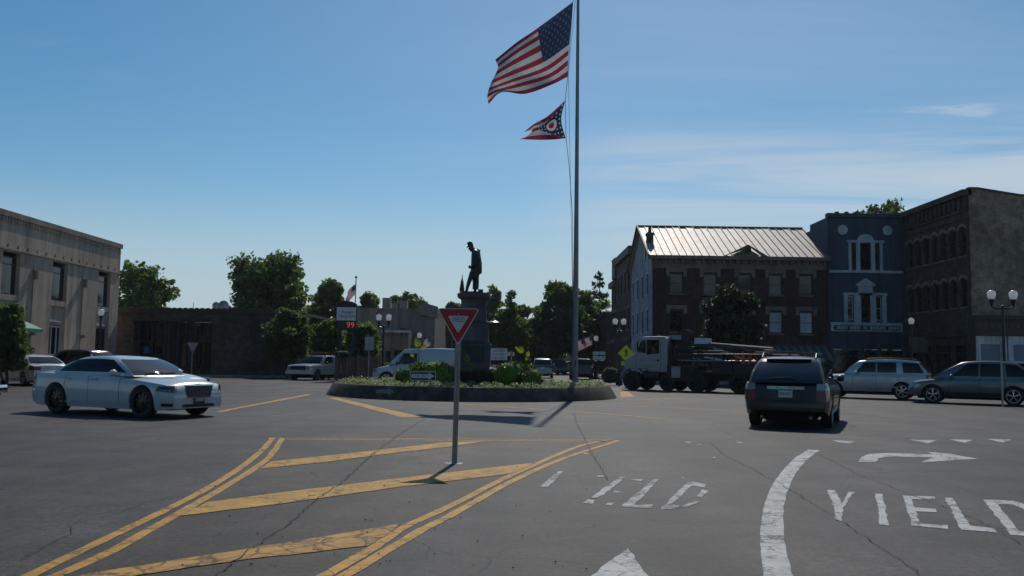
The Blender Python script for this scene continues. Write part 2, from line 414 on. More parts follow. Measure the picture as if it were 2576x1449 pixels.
# ------------------------------------------------------------------ foliage
def leaf_cloud(name, blobs, n, size, mat, parent, seed=0, clump=.35, per=26, up=.35, aspect=.6, flat=.0):
    """leaf sized faces gathered in clumps over the surface and through the volume of ellipsoid blobs"""
    rs = np.random.RandomState(seed)
    w = np.array([(b[1][0]*b[1][1]*b[1][2])**(2/3) for b in blobs]); w = w/w.sum()
    nc = max(4, n//per)
    which = rs.choice(len(blobs), nc, p=w)
    c = np.array([b[0] for b in blobs])[which]; r = np.array([b[1] for b in blobs])[which]
    d = rs.normal(size=(nc, 3)); d /= np.linalg.norm(d, axis=1)[:, None]
    rad = np.where(rs.rand(nc) < .72, 1-np.abs(rs.normal(0, .13, nc)), rs.rand(nc)**.6)
    cc = c + d*r*rad[:, None]*(1+rs.normal(0, .07, (nc, 1)))
    cs = clump*(.45+1.25*rs.rand(nc)**1.5)
    idx = np.repeat(np.arange(nc), per)
    N = len(idx)
    off = rs.normal(size=(N, 3)); off /= np.linalg.norm(off, axis=1)[:, None]
    off *= (rs.rand(N)**.5)[:, None]*np.array([1, 1, .7])
    p = cc[idx] + off*cs[idx][:, None]
    nrm = rs.normal(size=(N, 3)) + off*.8; nrm[:, 2] += up; nrm /= np.linalg.norm(nrm, axis=1)[:, None]
    t = rs.normal(size=(N, 3)); t -= nrm*(t*nrm).sum(1)[:, None]; t /= np.linalg.norm(t, axis=1)[:, None]
    b = np.cross(nrm, t)
    s = size*(.55+.8*rs.rand(N))[:, None]
    V = np.empty((N, 4, 3)); V[:, 0] = p-t*s; V[:, 1] = p+b*s*aspect+nrm*s*.15; V[:, 2] = p+t*s; V[:, 3] = p-b*s*aspect+nrm*s*.15
    me = bpy.data.meshes.new(name)
    me.vertices.add(N*4); me.loops.add(N*4); me.polygons.add(N)
    me.vertices.foreach_set('co', V.reshape(-1)); me.loops.foreach_set('vertex_index', np.arange(N*4))
    me.polygons.foreach_set('loop_start', np.arange(0, N*4, 4)); me.polygons.foreach_set('loop_total', np.full(N, 4))
    me.materials.append(mat); me.update(); me.validate()
    o = bpy.data.objects.new(name, me); COL.objects.link(o)
    if parent is not None: o.parent = parent
    return o
def tree(name, label, x, y, height, hw, mat, seed, n=4200, size=.26, crown_base=.25, group=None, nb=9, spires=None, cat='tree', z0=0.0, trunk=True, roundness=1.0):
    rnd = random.Random(seed)
    t = thing(name, label, cat, (x, y, z0), 0, group)
    zb = height*crown_base; ch = height-zb
    blobs = []
    if spires:
        for (dx, top, w) in spires:
            k = 5
            for i in range(k):
                f = i/(k-1); zz = zb+(top-zb)*(.12+.76*f)
                rr = w*(1.05-.72*f**1.8)
                blobs.append(((dx+rnd.uniform(-.1, .1)*w, rnd.uniform(-.2, .2)*w, zz), (rr, rr, (top-zb)*.17)))
    else:
        blobs.append(((0, 0, zb+ch*.48), (hw*.66, hw*.66, ch*.40)))
        nb = nb+6
        for i in range(nb):
            a = 2*PI*i/nb + rnd.uniform(-.4, .4); f = rnd.uniform(.05, .95)
            prof = math.sin(PI*min(1, max(0, f*.86+.12)))**.65
            rr = hw*(.78*prof)*rnd.uniform(.72, 1.12)
            br = hw*rnd.uniform(.17, .42)
            zz = min(height-br*rnd.uniform(.6, 1.2), zb+ch*f)
            blobs.append(((math.cos(a)*rr, math.sin(a)*rr, zz), (br*rnd.uniform(.8, 1.3), br, br*rnd.uniform(.6, .95))))
        blobs.append(((rnd.uniform(-.25, .25)*hw, 0, height-hw*.30), (hw*.36, hw*.36, hw*.30)))
    leaf_cloud('crown', blobs, n, size, mat, t, seed, clump=hw*.15+.12)
    if trunk:
        mb = MB(); r0 = max(.07, height*.017)
        mb.tube([(0, 0, -.1), (.03, 0, zb*.5), (-.03, .02, zb), (.02, 0, zb+ch*.5)], [r0*1.25, r0, r0*.85, r0*.35], 8)
        for i in range(6):
            a = i*1.05+rnd.random(); l = hw*rnd.uniform(.5, .8)
            z1 = zb*.9+ch*.07*i
            mb.tube([(0, 0, z1), (math.cos(a)*l*.45, math.sin(a)*l*.45, z1+ch*.14), (math.cos(a)*l, math.sin(a)*l, z1+ch*.32)], [r0*.5, r0*.32, r0*.1], 6)
        mb.build('trunk', M_BARK, t, True)
    return t
def conifer(label, x, y, height, hw, seed, n=2600, size=.22, group=None):
    rnd = random.Random(seed); rs = np.random.RandomState(seed)
    t = thing('spruce_tree', label, 'tree', (x, y, 0), 0, group)
    blobs = []
    k = 11
    for i in range(k):
        f = i/(k-1); z = height*(.12+.84*f); r = hw*(1-f)**.9+.06*hw
        m_ = 7 if f < .8 else 3
        for j in range(m_):
            a = 2*PI*j/m_+rnd.uniform(-.3, .3)+i; q = rnd.uniform(.55, .8)
            blobs.append(((math.cos(a)*r*q, math.sin(a)*r*q, z-r*.12), (r*.42+.14, r*.42+.14, height*.034)))
    leaf_cloud('crown', blobs, n, size, M_NEEDLE, t, seed, clump=hw*.13, per=14, aspect=.35)
    MB().tube([(0, 0, -.1), (0, 0, height*.9)], [height*.016, .03], 8).build('trunk', M_BARK, t, True)
    return t
def bush(name, label, x, y, z, rx, ry, rz, mat, seed, n=2500, size=.06, cat='bush', group=None):
    t = thing(name, label, cat, (x, y, z), 0, group)
    blobs = [((0, 0, rz*.95), (rx*.97, ry*.97, rz*.97))]
    rnd = random.Random(seed)
    leaf_cloud('foliage', blobs, n, size, mat, t, seed, clump=.06, per=18, up=1.6)
    mb = MB(); rq = random.Random(seed+5)
    mb.lathe([(0, .0), (rx*.62, .03), (rx*.88, rz*.4), (rx*.95, rz*.8), (rx*.88, rz*1.2), (rx*.68, rz*1.55), (rx*.38, rz*1.78), (0, rz*1.86)], n=20)
    for i, v in enumerate(mb.v):
        k = 1+rq.uniform(-.06, .04); mb.v[i] = (v[0]*k, v[1]*ry/rx*k, v[2]*k)
    mb.build('leafy_mass', M_BOXCORE if mat == M_LEAFB else M_BARKG, t, True, angle=180)
    return t
M_BOXCORE = plain('boxwood_mass', (.085, .145, .018), .8, 0, .2, var=.5, scale=22, bump=.8, bscale=45)
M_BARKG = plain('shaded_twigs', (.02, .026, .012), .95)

# ------------------------------------------------------------------ lettering
_fonts = {}
def text_mesh(txt, size, mat, M, parent=None, name='lettering', width=None, extr=.0):
    cu = bpy.data.curves.new('txt', 'FONT'); cu.body = txt; cu.size = size; cu.align_x = 'CENTER'; cu.align_y = 'CENTER'
    cu.resolution_u = 3; cu.extrude = extr; cu.space_line = .95
    to = bpy.data.objects.new('txt', cu); COL.objects.link(to)
    dg = bpy.context.evaluated_depsgraph_get()
    me = bpy.data.meshes.new_from_object(to.evaluated_get(dg))
    bpy.data.objects.remove(to); bpy.data.curves.remove(cu)
    xs = [v.co.x for v in me.vertices]
    k = width/(max(xs)-min(xs)) if width else 1.0
    me.transform(M @ Matrix.Diagonal((k, 1, 1, 1)))
    me.materials.clear(); me.materials.append(mat); me.name = name
    o = bpy.data.objects.new(name, me); COL.objects.link(o)
    if parent is not None: o.parent = parent
    return o
def face_front(x, y, z):   # text plane facing -Y, upright
    return Matrix.Translation((x, y, z)) @ Matrix.Rotation(PI/2, 4, 'X')

# ------------------------------------------------------------------ walls and windows
def wall(mb, o, u, n, L, H, opens, depth=.25, z0=0.0, mi=0, thick=None):
    """wall sheet from point o along unit vector u, outward normal n, with recessed openings (s0,s1,z0,z1)"""
    o = Vector(o); u = Vector(u); n = Vector(n); up = Vector((0, 0, 1))
    ss = sorted({0.0, L, *[v for q in opens for v in q[:2] if 0 < v < L]})
    zs = sorted({z0, H, *[v for q in opens for v in q[2:4] if z0 < v < H]})
    pt = lambda s, z, d=0.0: o+u*s+up*z-n*d
    for i in range(len(ss)-1):
        for j in range(len(zs)-1):
            sm, zm = (ss[i]+ss[i+1])/2, (zs[j]+zs[j+1])/2
            if any(q[0] < sm < q[1] and q[2] < zm < q[3] for q in opens): continue
            mb.add([pt(ss[i], zs[j]), pt(ss[i+1], zs[j]), pt(ss[i+1], zs[j+1]), pt(ss[i], zs[j+1])], [(0, 1, 2, 3)], mi)
    for (a, b, c, d) in opens:
        for (p, q) in (((a, c), (b, c)), ((b, c), (b, d)), ((b, d), (a, d)), ((a, d), (a, c))):
            mb.add([pt(*p), pt(*q), pt(*q, depth), pt(*p, depth)], [(0, 1, 2, 3)], mi)
    return mb
def obox(mb, o, u, n, s0, s1, z0, z1, d0, d1, mi=0):
    """box in wall coordinates; d is distance outward"""
    o = Vector(o); u = Vector(u); n = Vector(n)
    vs = []
    for z in (z0, z1):
        for s, d in ((s0, d0), (s1, d0), (s1, d1), (s0, d1)):
            vs.append(o+u*s+n*d+Vector((0, 0, z)))
    return mb.add(vs, [(0, 3, 2, 1), (4, 5, 6, 7), (0, 1, 5, 4), (1, 2, 6, 5), (2, 3, 7, 6), (3, 0, 4, 7)], mi)
def window(parent, o, u, n, s0, s1, z0, z1, depth=.2, fm=None, gm=None, rail=.5, mull=0, sill=None, head=None, fw=.06, name='window', hh=.2, trans=None):
    fm = fm or M_FRAME; gm = gm or M_GLASS
    mb = MB()
    a, b = -depth+.002, -depth+.06
    for q in ((s0, s0+fw, z0, z1), (s1-fw, s1, z0, z1), (s0+fw, s1-fw, z0, z0+fw), (s0+fw, s1-fw, z1-fw, z1)):
        obox(mb, o, u, n, *q, a, b)
    if rail: zr = z0+(z1-z0)*rail; obox(mb, o, u, n, s0+fw, s1-fw, zr-fw*.45, zr+fw*.45, a, b-.008)
    for k in range(mull):
        sm = s0+(s1-s0)*(k+1)/(mull+1); obox(mb, o, u, n, sm-fw*.4, sm+fw*.4, z0+fw, z1-fw, a, b-.016)
    w = mb.build(name, fm, parent)
    mg = MB(); obox(mg, o, u, n, s0+fw*.6, s1-fw*.6, z0+fw*.6, z1-fw*.6, -depth-.02, -depth+.02)
    mg.build('pane', gm, w)
    if sill: obox(ms := MB(), o, u, n, s0-.08, s1+.08, z0-.12, z0+.002, -.02, .10); ms.build('sill', sill, w)
    if head: obox(mh := MB(), o, u, n, s0-.10, s1+.10, z1+.002, z1+hh, -.02, .05); mh.build('lintel', head, w)
    return w

# ------------------------------------------------------------------ street lamps
def lamp_globe_mb(x, z, s=1.0):
    mb = MB()
    mb.lathe([(.0, z+.50*s), (.03*s, z+.49*s), (.045*s, z+.44*s), (.15*s, z+.38*s), (.19*s, z+.30*s), (.17*s, z+.12*s), (.12*s, z+.02*s), (0, z)], (x, 0, 0), 14)
    return mb
def street_lamp(label, x, y, h, double=0.0, rz=0.0, group='globe street lamps round the square', s=1.0, banner=False):
    t = thing('street_lamp', label, 'street lamp', (x, y, 0), rz, group)
    hz = h-.5*s
    top = hz if not double else hz-.35
    mb = MB()
    mb.lathe([(0, 0), (.24, 0), (.24, .12), (.19, .2), (.17, .55), (.12, .62), (.10, .8), (.075, 1.0), (.06, top), (0, top)], n=12)
    mb.build('post', M_POSTG, t, True)
    if double:
        for sg in (-1, 1):
            xx = sg*double/2
            MB().tube([(sg*.05, 0, top-.06), (xx*.6, 0, top-.05), (xx, 0, top+.02), (xx, 0, top+.10)], [.045, .04, .04, .04], 8).build('arm', M_POSTG, t, True)
            MB().lathe([(0, top+.05), (.05, top+.06), (.11*s, hz-.02), (.13*s, hz+.02), (0, hz+.02)], (xx, 0, 0), 12).build('lamp_holder', M_POSTG, t, True)
            g = lamp_globe_mb(xx, hz, s).build('globe', M_GLOBE, t, True)
            MB().lathe([(0, hz+.58*s), (.02*s, hz+.56*s), (.03*s, hz+.49*s), (.06*s, hz+.45*s), (0, hz+.45*s)], (xx, 0, 0), 10).build('finial', M_POSTG, g, True)
        MB().lathe([(0, top+.12), (.05, top+.08), (.07, top), (.0, top-.05)], n=10).build('post_cap', M_POSTG, t, True)
    else:
        MB().lathe([(0, hz-.14), (.07, hz-.13), (.12*s, hz-.02), (.13*s, hz+.02), (0, hz+.02)], n=12).build('lamp_holder', M_POSTG, t, True)
        g = lamp_globe_mb(0, hz, s).build('globe', M_GLOBE, t, True)
        MB().lathe([(0, hz+.58*s), (.02*s, hz+.56*s), (.03*s, hz+.49*s), (.06*s, hz+.45*s), (0, hz+.45*s)], n=10).build('finial', M_POSTG, g, True)
    if banner:
        MB().tube([(0, 0, h*.62), (.55, 0, h*.62)], .015, 6).build('banner_arm', M_POSTG, t)
    return t

# ------------------------------------------------------------------ vehicles
def interp(tab, x):
    if x <= tab[0][0]: return tab[0][1]
    for (a, b), (c, d) in zip(tab, tab[1:]):
        if x <= c:
            f = (x-a)/(c-a+1e-9); return b+(d-b)*f
    return tab[-1][1]
def sinterp(tab, x):  # smooth interpolation (monotone cubic)
    n = len(tab)
    if x <= tab[0][0]: return tab[0][1]
    if x >= tab[-1][0]: return tab[-1][1]
    sl_ = [(tab[i+1][1]-tab[i][1])/(tab[i+1][0]-tab[i][0]) for i in range(n-1)]
    ms = [sl_[0]]+[0 if sl_[i-1]*sl_[i] <= 0 else 2*sl_[i-1]*sl_[i]/(sl_[i-1]+sl_[i]) for i in range(1, n-1)]+[sl_[-1]]
    for i in range(n-1):
        a, b = tab[i]; c, d = tab[i+1]
        if x <= c:
            h = c-a; t_ = (x-a)/h
            return (2*t_**3-3*t_**2+1)*b+(t_**3-2*t_**2+t_)*h*ms[i]+(-2*t_**3+3*t_**2)*d+(t_**3-t_**2)*h*ms[i+1]
def make_wheel(parent, x, y, r, w, side, rim, spokes=7, rimr=.68):
    tb = MB()
    pr = [(r*rimr, -w/2), (r*.93, -w/2), (r*.985, -w*.42), (r, -w*.3), (r, w*.3), (r*.985, w*.42), (r*.93, w/2), (r*rimr, w/2)]
    tb.lathe(pr, (x, y, r), 32, axis='Y', closed=True)
    t = tb.build('wheel', M_RUBBER, parent, True)
    rb = MB(); yo = y+side*w*.36
    R = r*rimr
    rb.lathe([(R*1.0, -w*.45), (R*1.02, w*.49), (R*.93, w*.49), (R*.90, w*.30), (R*.90, -w*.45)] if side > 0 else
             [(R*1.0, w*.45), (R*1.02, -w*.49), (R*.93, -w*.49), (R*.90, -w*.30), (R*.90, w*.45)], (x, y, r), 32, axis='Y')
    rb.lathe([(0, side*.03), (R*.17, side*.025), (R*.2, -side*.02), (0, -side*.02)], (x, yo, r), 16, axis='Y')
    for k in range(spokes):
        a = 2*PI*k/spokes+.3
        for da in (-.13, .13):
            p0 = Vector((x+math.cos(a)*R*.12, yo+side*.005, r+math.sin(a)*R*.12)); p1 = Vector((x+math.cos(a+da)*R*.94, yo-side*.01, r+math.sin(a+da)*R*.94))
            d = (p1-p0).normalized(); q = d.cross(Vector((0, 1, 0)))*R*.055
            rb.prism([p0-q, p1-q*.8, p1+q*.8, p0+q], (0, -side*.03, 0))
    rb.build('rim', rim, t, True)
    MB().lathe([(0, 0), (R*.97, 0), (R*.97, -side*.04), (0, -side*.04)], (x, y-side*w*.05, r), 24, axis='Y').build('brake_disc', M_UNDER, t)
    return t
def car(name, label, cat, center, heading, S, group=None):
    rz = math.atan2(heading[1], heading[0])
    t = thing(name, label, cat, (center[0], center[1], center[2] if len(center) > 2 else 0), rz, group)
    L, Wd, wb, fo, r = S['L'], S['W'], S['wb'], S['fo'], S['r']
    sill = S.get('sill', .22); paint = S['paint']; hw = Wd/2
    axles = (fo, fo+wb); Ra = r+S.get('gap', .055)
    ef, er = S.get('ef', .55), S.get('er', .5); pf, pr_ = S.get('pf', .24), S.get('pr', .14)
    def w_(x):
        k = 1.0
        if x < ef: k -= pf*((ef-x)/ef)**2.3
        if L-x < er: k -= pr_*((er-(L-x))/er)**2.3
        return hw*k
    top = S['top']
    zt = lambda x: sinterp(top, x)
    drop = S.get('drop', .07)
    def zb(x):
        z = sill
        if x < .35: z = sill+(.35-x)*S.get('rakef', .12)
        if L-x < .4: z = sill+(.4-(L-x))*S.get('raker', .3)
        for a in axles:
            d = abs(x-a)
            if d < Ra: z = max(z, r+math.sqrt(Ra*Ra-d*d))
        return z
    kf, kr = S.get('kf', .22), S.get('kr', .18)
    zf = S.get('zf', .5)
    def X(x, z):
        o = 0.0
        if x < .6: o += kf*max(0, z-zf)*(1-x/.6)**2 + .10*max(0, .38-z)*(1-x/.6)**2
        if L-x < .6: o -= kr*max(0, z-.55)*(1-(L-x)/.6)**2 + .12*max(0, .40-z)*(1-(L-x)/.6)**2
        return L/2-x-o
    def sp(x, z):
        zs = zt(x)-drop
        f = (z-sill)/max(.05, zs-sill)
        return interp([(0, .94), (.25, .985), (.5, 1.0), (.68, .992), (.85, .985), (1.0, .945)], f)
    def sidept(x, z, off=0.0, s=1):
        return (X(x, z), s*(w_(x)*sp(x, z)+off), z)
    xs = set(np.round(np.linspace(0, L, 36), 4))
    xs |= {.03, .08, .15, .25, .35, L-.03, L-.08, L-.15, L-.25, L-.35}
    for a in axles:
        xs = {x for x in xs if abs(x-a) > Ra+.02}
        for k in range(15): xs.add(a-Ra*math.cos(PI*k/14)*.9995)
        xs |= {a-Ra-.002, a+Ra+.002}
    for q in S.get('xadd', ()): xs.add(q)
    xs = sorted(x for x in xs if 0 <= x <= L)
    NR, NT_ = 9, 6
    rings = []
    for x in xs:
        ring = []
        z0, z1 = zb(x), zt(x)-drop
        ring.append((X(x, z0), w_(x)*.95-.30, z0))
        for k in range(NR+1):
            z = z0+(z1-z0)*k/NR
            ring.append((X(x, z), w_(x)*sp(x, z), z))
        for k in range(1, NT_+1):
            q = k/NT_; y = w_(x)*.945*(1-q); z = z1+drop*math.sin(min(1, q*1.6)*PI/2)*(.8)+drop*.2*q
            ring.append((X(x, z), y, z))
        full = ring+[(p[0], -p[1], p[2]) for p in reversed(ring[:-1])]
        rings.append(full)
    mb = MB(); n = len(rings[0])
    vs = [p for rg in rings for p in rg]
    fs = [(i*n+k, i*n+k+1, (i+1)*n+k+1, (i+1)*n+k) for i in range(len(rings)-1) for k in range(n-1)]
    for base in (0, (len(rings)-1)*n):   # end caps as strips
        fs += [(base+k, base+k+1, base+n-2-k, base+n-1-k) for k in range(n//2)]
    mb.add(vs, fs)
    body = mb.build('body', paint, t, True, angle=40)
    # dark belly
    ub = MB(); ub.bb(-L/2+.35, L/2-.35, -hw*.62, hw*.62, .19, sill+.28)
    for a in axles: ub.bb(L/2-a-Ra, L/2-a+Ra, -hw*.66, hw*.66, .3, r+Ra+.02)
    ub.build('underbody', M_UNDER, t)
    # greenhouse
    g = S['gh']; zB = S['zb']-.05; zR = S['H']
    xwb, xrf, xrr, xrb = g; wbm, wrm = S.get('wbm', .90)*hw, S.get('wrm', .70)*hw
    bf, br_ = S.get('bf', .12), S.get('br', .08)
    lerp = lambda a, b, f: a+(b-a)*f
    def gw(v): return lerp(wbm, wrm, v)+.03*math.sin(PI*v) - .05*max(0, v-.85)/.15
    AR = S.get('arch', .05)
    def gz(v, f=.5): return lerp(zB, zR-.03, v)-AR*max(0, v-.35)/.65*abs(2*f-1)**2.2
    def gxf(v): return lerp(xwb, xrf, v)-.05*math.sin(PI*v)
    def gxr(v): return lerp(xrb, xrr, v)+.04*math.sin(PI*v)
    def gside(x, v, off=0, s=1):
        a, b = gxf(v), gxr(v)
        f = min(1, max(0, (x-a)/(b-a))); y = gw(v)*(1-.08*abs(2*f-1)**5)
        return (L/2-x, s*(y+off), gz(v, f)+off*.3)
    def gfront(s, v, off=0):
        y = gw(v)*.92*s; x = gxf(v)-bf*(1-s*s)
        return (L/2-x+off*.8, y, gz(v, 0)+off*.6)
    def grear(s, v, off=0):
        y = gw(v)*.92*s; x = gxr(v)+br_*(1-s*s)
        return (L/2-x-off*.8, y, gz(v, 1)+off*.6)
    vv = [0, .15, .3, .45, .6, .75, .88, .96, 1.0]
    gr = []
    for v in vv:
        ring = [gfront(-1+2*k/8, v) for k in range(9)]
        a, b = gxf(v), gxr(v)
        side = [gside(lerp(a, b, .02+.96*k/10), v) for k in range(11)]
        ring += side
        ring += [grear(1-2*k/8, v) for k in range(9)]
        ring += [(p[0], -p[1], p[2]) for p in reversed(side)]
        gr.append(ring)
    cx_ = L/2-(xrf+xrr)/2
    for k, q in enumerate((.93, .8, .55, .25, .02)):
        gr.append([(cx_+(p[0]-cx_)*q, p[1]*q, p[2]*q*q+(zR-.03)*(1-q*q)+.035*(1-q*q)) for p in gr[len(vv)-1]])
    gm_ = MB(); n = len(gr[0]); vs = [p for rg in gr for p in rg]
    fs = [(i*n+k, i*n+(k+1) % n, (i+1)*n+(k+1) % n, (i+1)*n+k) for i in range(len(gr)-1) for k in range(n)]
    fs.append(tuple((len(gr)-1)*n+k for k in range(n)))
    gm_.add(vs, fs).build('cabin_shell', paint, t, True, angle=50)
    # glazing
    OF = .006
    ws = MB().grid(lambda a, b: gfront(-.985+1.97*a, .07+.87*b, OF), 10, 6).build('windscreen', S.get('wsg', M_CARGLB), t, True)
    if S.get('rearglass', True):
        a0, a1 = S.get('rgv', (.14, .90))
        MB().grid(lambda a, b: grear(-.95+1.9*a, a0+(a1-a0)*b, OF), 10, 6).build('rear_window', S.get('rg', M_CARGL), t, True)
    for s in (-1, 1):
        for (xa0, xa1, xb0, xb1) in S['wins']:
            v0, v1 = S.get('wv', (.16, .86))
            MB().grid(lambda a, b: gside(lerp(lerp(xa0, xa1, b), lerp(xb0, xb1, b), a), lerp(v0, v1, b), OF, s), 6, 5).build('side_window', M_CARGL, t, True)
    # doors: panel gaps and handles
    zs0 = sill+.10
    for s in (-1, 1):
        sm = MB()
        for xd in S.get('doors', ()):
            z1 = zt(xd)-drop
            for k in range(8):
                za, zc = zs0+(z1-zs0)*k/8, zs0+(z1-zs0)*(k+1)/8
                sm.add([sidept(xd-.006, za, .003, s), sidept(xd+.006, za, .003, s), sidept(xd+.006, zc, .003, s), sidept(xd-.006, zc, .003, s)], [(0, 1, 2, 3)])
        if sm.v: sm.build('door_gap', M_SEAM, t)
        for xh in S.get('handles', ()):
            zz = S['zb']-.13
            p = sidept(xh, zz, .0, s)
            MB().box((p[0], p[1]+s*.012, p[2]), (.2, .035, .035)).build('door_handle', S.get('hm', paint), t)
        # mirrors
        xm = S.get('mir', xwb+.45); p = sidept(xm, S['zb']-.03, 0, s)
        mm = MB(); mm.lathe([(0, -.09), (.055, -.085), (.085, -.03), (.085, .03), (.06, .08), (0, .09)], (p[0], p[1]+s*.13, p[2]+.06), 12, axis='Y')
        mm.tube([(p[0], p[1]-s*.03, p[2]), (p[0], p[1]+s*.1, p[2]+.03)], .03, 6)
        for i, v in enumerate(mm.v[:72]): mm.v[i] = (p[0]+(v[0]-p[0])*.8, v[1], v[2])
        mm.build('wing_mirror', S.get('mirm', paint), t, True)
    # rocker strip
    for s in (-1, 1):
        if S.get('cladm'):
            cl_ = MB()
            a, b = fo+Ra+.02, fo+wb-Ra-.02
            cl_.grid(lambda u, v: sidept(a+(b-a)*u, sill+.01+.16*v, .012, s), 8, 2); cl_.build('sill_cladding', S['cladm'], t, True)
    # wheels
    for a in axles:
        for s in (-1, 1):
            make_wheel(t, L/2-a, s*(hw-S.get('wt', .23)/2-.015), r, S.get('wt', .23), s, S.get('rim', M_RIMS), S.get('spokes', 7), S.get('rimr', .68))
    # lamps, patches on the body sides that wrap to the ends
    hl = S.get('hl')
    def endpt(y, z, off, rear=False):   # point on the end cap plane
        x = L if rear else 0.0
        p = X(x, z)
        return (p-off if rear else p+off, y, z)
    for s in (-1, 1):
        if hl:
            z0, z1, back, yin = hl
            h = MB()
            h.grid(lambda a, b: sidept(.01+back*a*(1-.15*b), lerp(z0, z1, b)+.04*a*(1-b), .008, s), 6, 3)
            h.grid(lambda a, b: endpt(s*lerp(yin, w_(0)*sp(0, lerp(z0, z1, b))+.004, a), lerp(z0, z1, b), .010), 4, 3)
            h.build('headlight', S.get('hlm', M_HEAD), t, True)
        tl = S.get('tl')
        if tl:
            z0, z1, back, yin = tl
            h = MB()
            h.grid(lambda a, b: sidept(L-.01-back*a, lerp(z0, z1, b), .008, s), 6, 3)
            h.grid(lambda a, b: endpt(s*lerp(yin, w_(L)*sp(L, lerp(z0, z1, b))+.004, a), lerp(z0, z1, b), .010, True), 4, 3)
            h.build('tail_light', M_TAIL, t, True)
    S['fn'] = dict(endpt=endpt, sidept=sidept, w=w_, X=X, gside=gside, grear=grear, gfront=gfront, L=L, hw=hw)
    return t
def end_patch(t, S, name, mat, y0, y1, z0, z1, off=.014, rear=False, nx=6, nz=3, cham=0.0):
    e = S['fn']['endpt']
    return MB().grid(lambda a, b: e((y0+(y1-y0)*a)*(1-cham*(1-b)), z0+(z1-z0)*b, off, rear), nx, nz).build(name, mat, t)
def roof_rails(t, S, x0, x1, v=.97, mat=None):
    for s in (-1, 1):
        gs = S['fn']['gside']
        pts = [gs(x0, 1.0, 0, s), gs(x0+.12, 1.0, 0, s), gs((x0+x1)/2, 1.0, 0, s), gs(x1-.12, 1.0, 0, s), gs(x1, 1.0, 0, s)]
        hh = [0, .06, .07, .06, 0]
        pts = [(p[0], p[1]-s*.06, p[2]+.02+h) for p, h in zip(pts, hh)]
        MB().tube(pts, .022, 6).build('roof_rail', mat or M_PLBLACK, t, True)
# ================================================================== THE SETTING
gm = MB(); gm.add([(-900, -150, 0), (900, -150, 0), (900, 1200, 0), (-900, 1200, 0)], [(0, 1, 2, 3)])
setp(gm.build('road', M_ASPH), 'grey cracked asphalt of the roundabout and its streets', None, None, 'structure')
def slab(name, pts, z, mat, label, kerb=M_CONC):
    mb = MB(); mb.prism([(p[0], p[1], -.05) for p in pts], (0, 0, z+.05))
    return setp(mb.build(name, mat), label, None, None, 'structure')
slab('pavement', [(-60, 30), (-26.5, 30), (-26.2, 60), (-24, 63.2), (-17, 64.2), (-12, 64.5), (-9, 66), (-8, 75), (-7.2, 140), (-60, 140)], .13, M_CONC, 'raised concrete pavement along the stone building and the brick bank')
slab('pavement', [(8.0, 140), (7.6, 66), (9, 63.5), (11, 63), (24, 62.5), (26.8, 60), (27, 20), (60, 20), (60, 140)], .13, M_CONC, 'raised concrete pavement in front of the red brick block')

# ---- painted markings -------------------------------------------------
zA = lambda q: (q[0]*.5, 947+q[1]*.5)          # tracing of the left half of the road
zB_ = lambda q: (1288+q[0]*.5, 947+q[1]*.5)    # tracing of the right half
_mk = [0]
def mz():
    _mk[0] += 1; return .004
rj = random.Random(5)
def jag(pts, step=.12, amp=.012):
    out = []
    for i in range(len(pts)):
        a, b = pts[i], pts[(i+1) % len(pts)]
        n = max(1, min(60, int((b-a).length/step)))
        for k in range(n):
            q = a+(b-a)*(k/n)
            if k: q = q+Vector((rj.uniform(-amp, amp), rj.uniform(-amp, amp), 0))
            out.append(q)
    return out
def mark_poly(name, polys, mat, label, z=.004, amp=.012):
    mb = MB()
    for pl in polys:
        pts = [G(*q) for q in pl]
        pts = [Vector((p.x, p.y, z)) for p in jag(pts, amp=amp)]
        mb.poly(pts)
    o = mb.build(name, mat); 
    bm = bmesh.new(); bm.from_mesh(o.data); bmesh.ops.triangulate(bm, faces=bm.faces[:], ngon_method='EAR_CLIP'); bm.to_mesh(o.data); bm.free()
    return setp(o, label, None, None, 'structure')
def strip_pts(pts, w, z, amp=.006):
    fine = []
    for a, b in zip(pts, pts[1:]):
        n = max(1, int((b-a).length/.25))
        fine += [a+(b-a)*(k/n) for k in range(n)]
    fine.append(pts[-1]); L_, R__ = [], []
    for i, p in enumerate(fine):
        t = (fine[min(i+1, len(fine)-1)]-fine[max(i-1, 0)]); t.z = 0; t.normalize(); q = Vector((-t.y, t.x, 0))*w/2
        L_.append(p+q+Vector((rj.uniform(-amp, amp), rj.uniform(-amp, amp), z-p.z))); R__.append(p-q+Vector((rj.uniform(-amp, amp), rj.uniform(-amp, amp), z-p.z)))
    return L_, R__
def smooth_path(pts, k=6):
    out = []
    n = len(pts)
    for i in range(n-1):
        p0, p1, p2, p3 = pts[max(0, i-1)], pts[i], pts[i+1], pts[min(n-1, i+2)]
        for j in range(k):
            t = j/k
            out.append(.5*((2*p1)+(p2-p0)*t+(2*p0-5*p1+4*p2-p3)*t*t+(3*p1-p0-3*p2+p3)*t**3))
    out.append(pts[-1]); return out
def mark_strip(name, lines, mat, label, z=.004, smooth=True):
    mb = MB()
    for pix, w in lines:
        pts = [G(*q) for q in pix]
        if smooth: pts = smooth_path(pts)
        A, B = strip_pts(pts, w, z)
        n = len(A); mb.add(A+B, [(i, i+1, n+i+1, n+i) for i in range(n-1)])
    return setp(mb.build(name, mat), label, None, None, 'structure')
mark_poly('dirty_asphalt', [[zA((230, 1065)), zA((330, 1004)), zA((560, 890)), zA((880, 712)), zA((1090, 590)), zA((1270, 478)), zA((1357, 405)), zA((1432, 314)), (1530, 1109), (1453, 1123), (1288, 1193), (1145, 1266), (1020, 1324), (940, 1376), (770, 1480)]],
          M_GORE, 'browner dirt stained asphalt inside the hatched splitter island', z=.002)
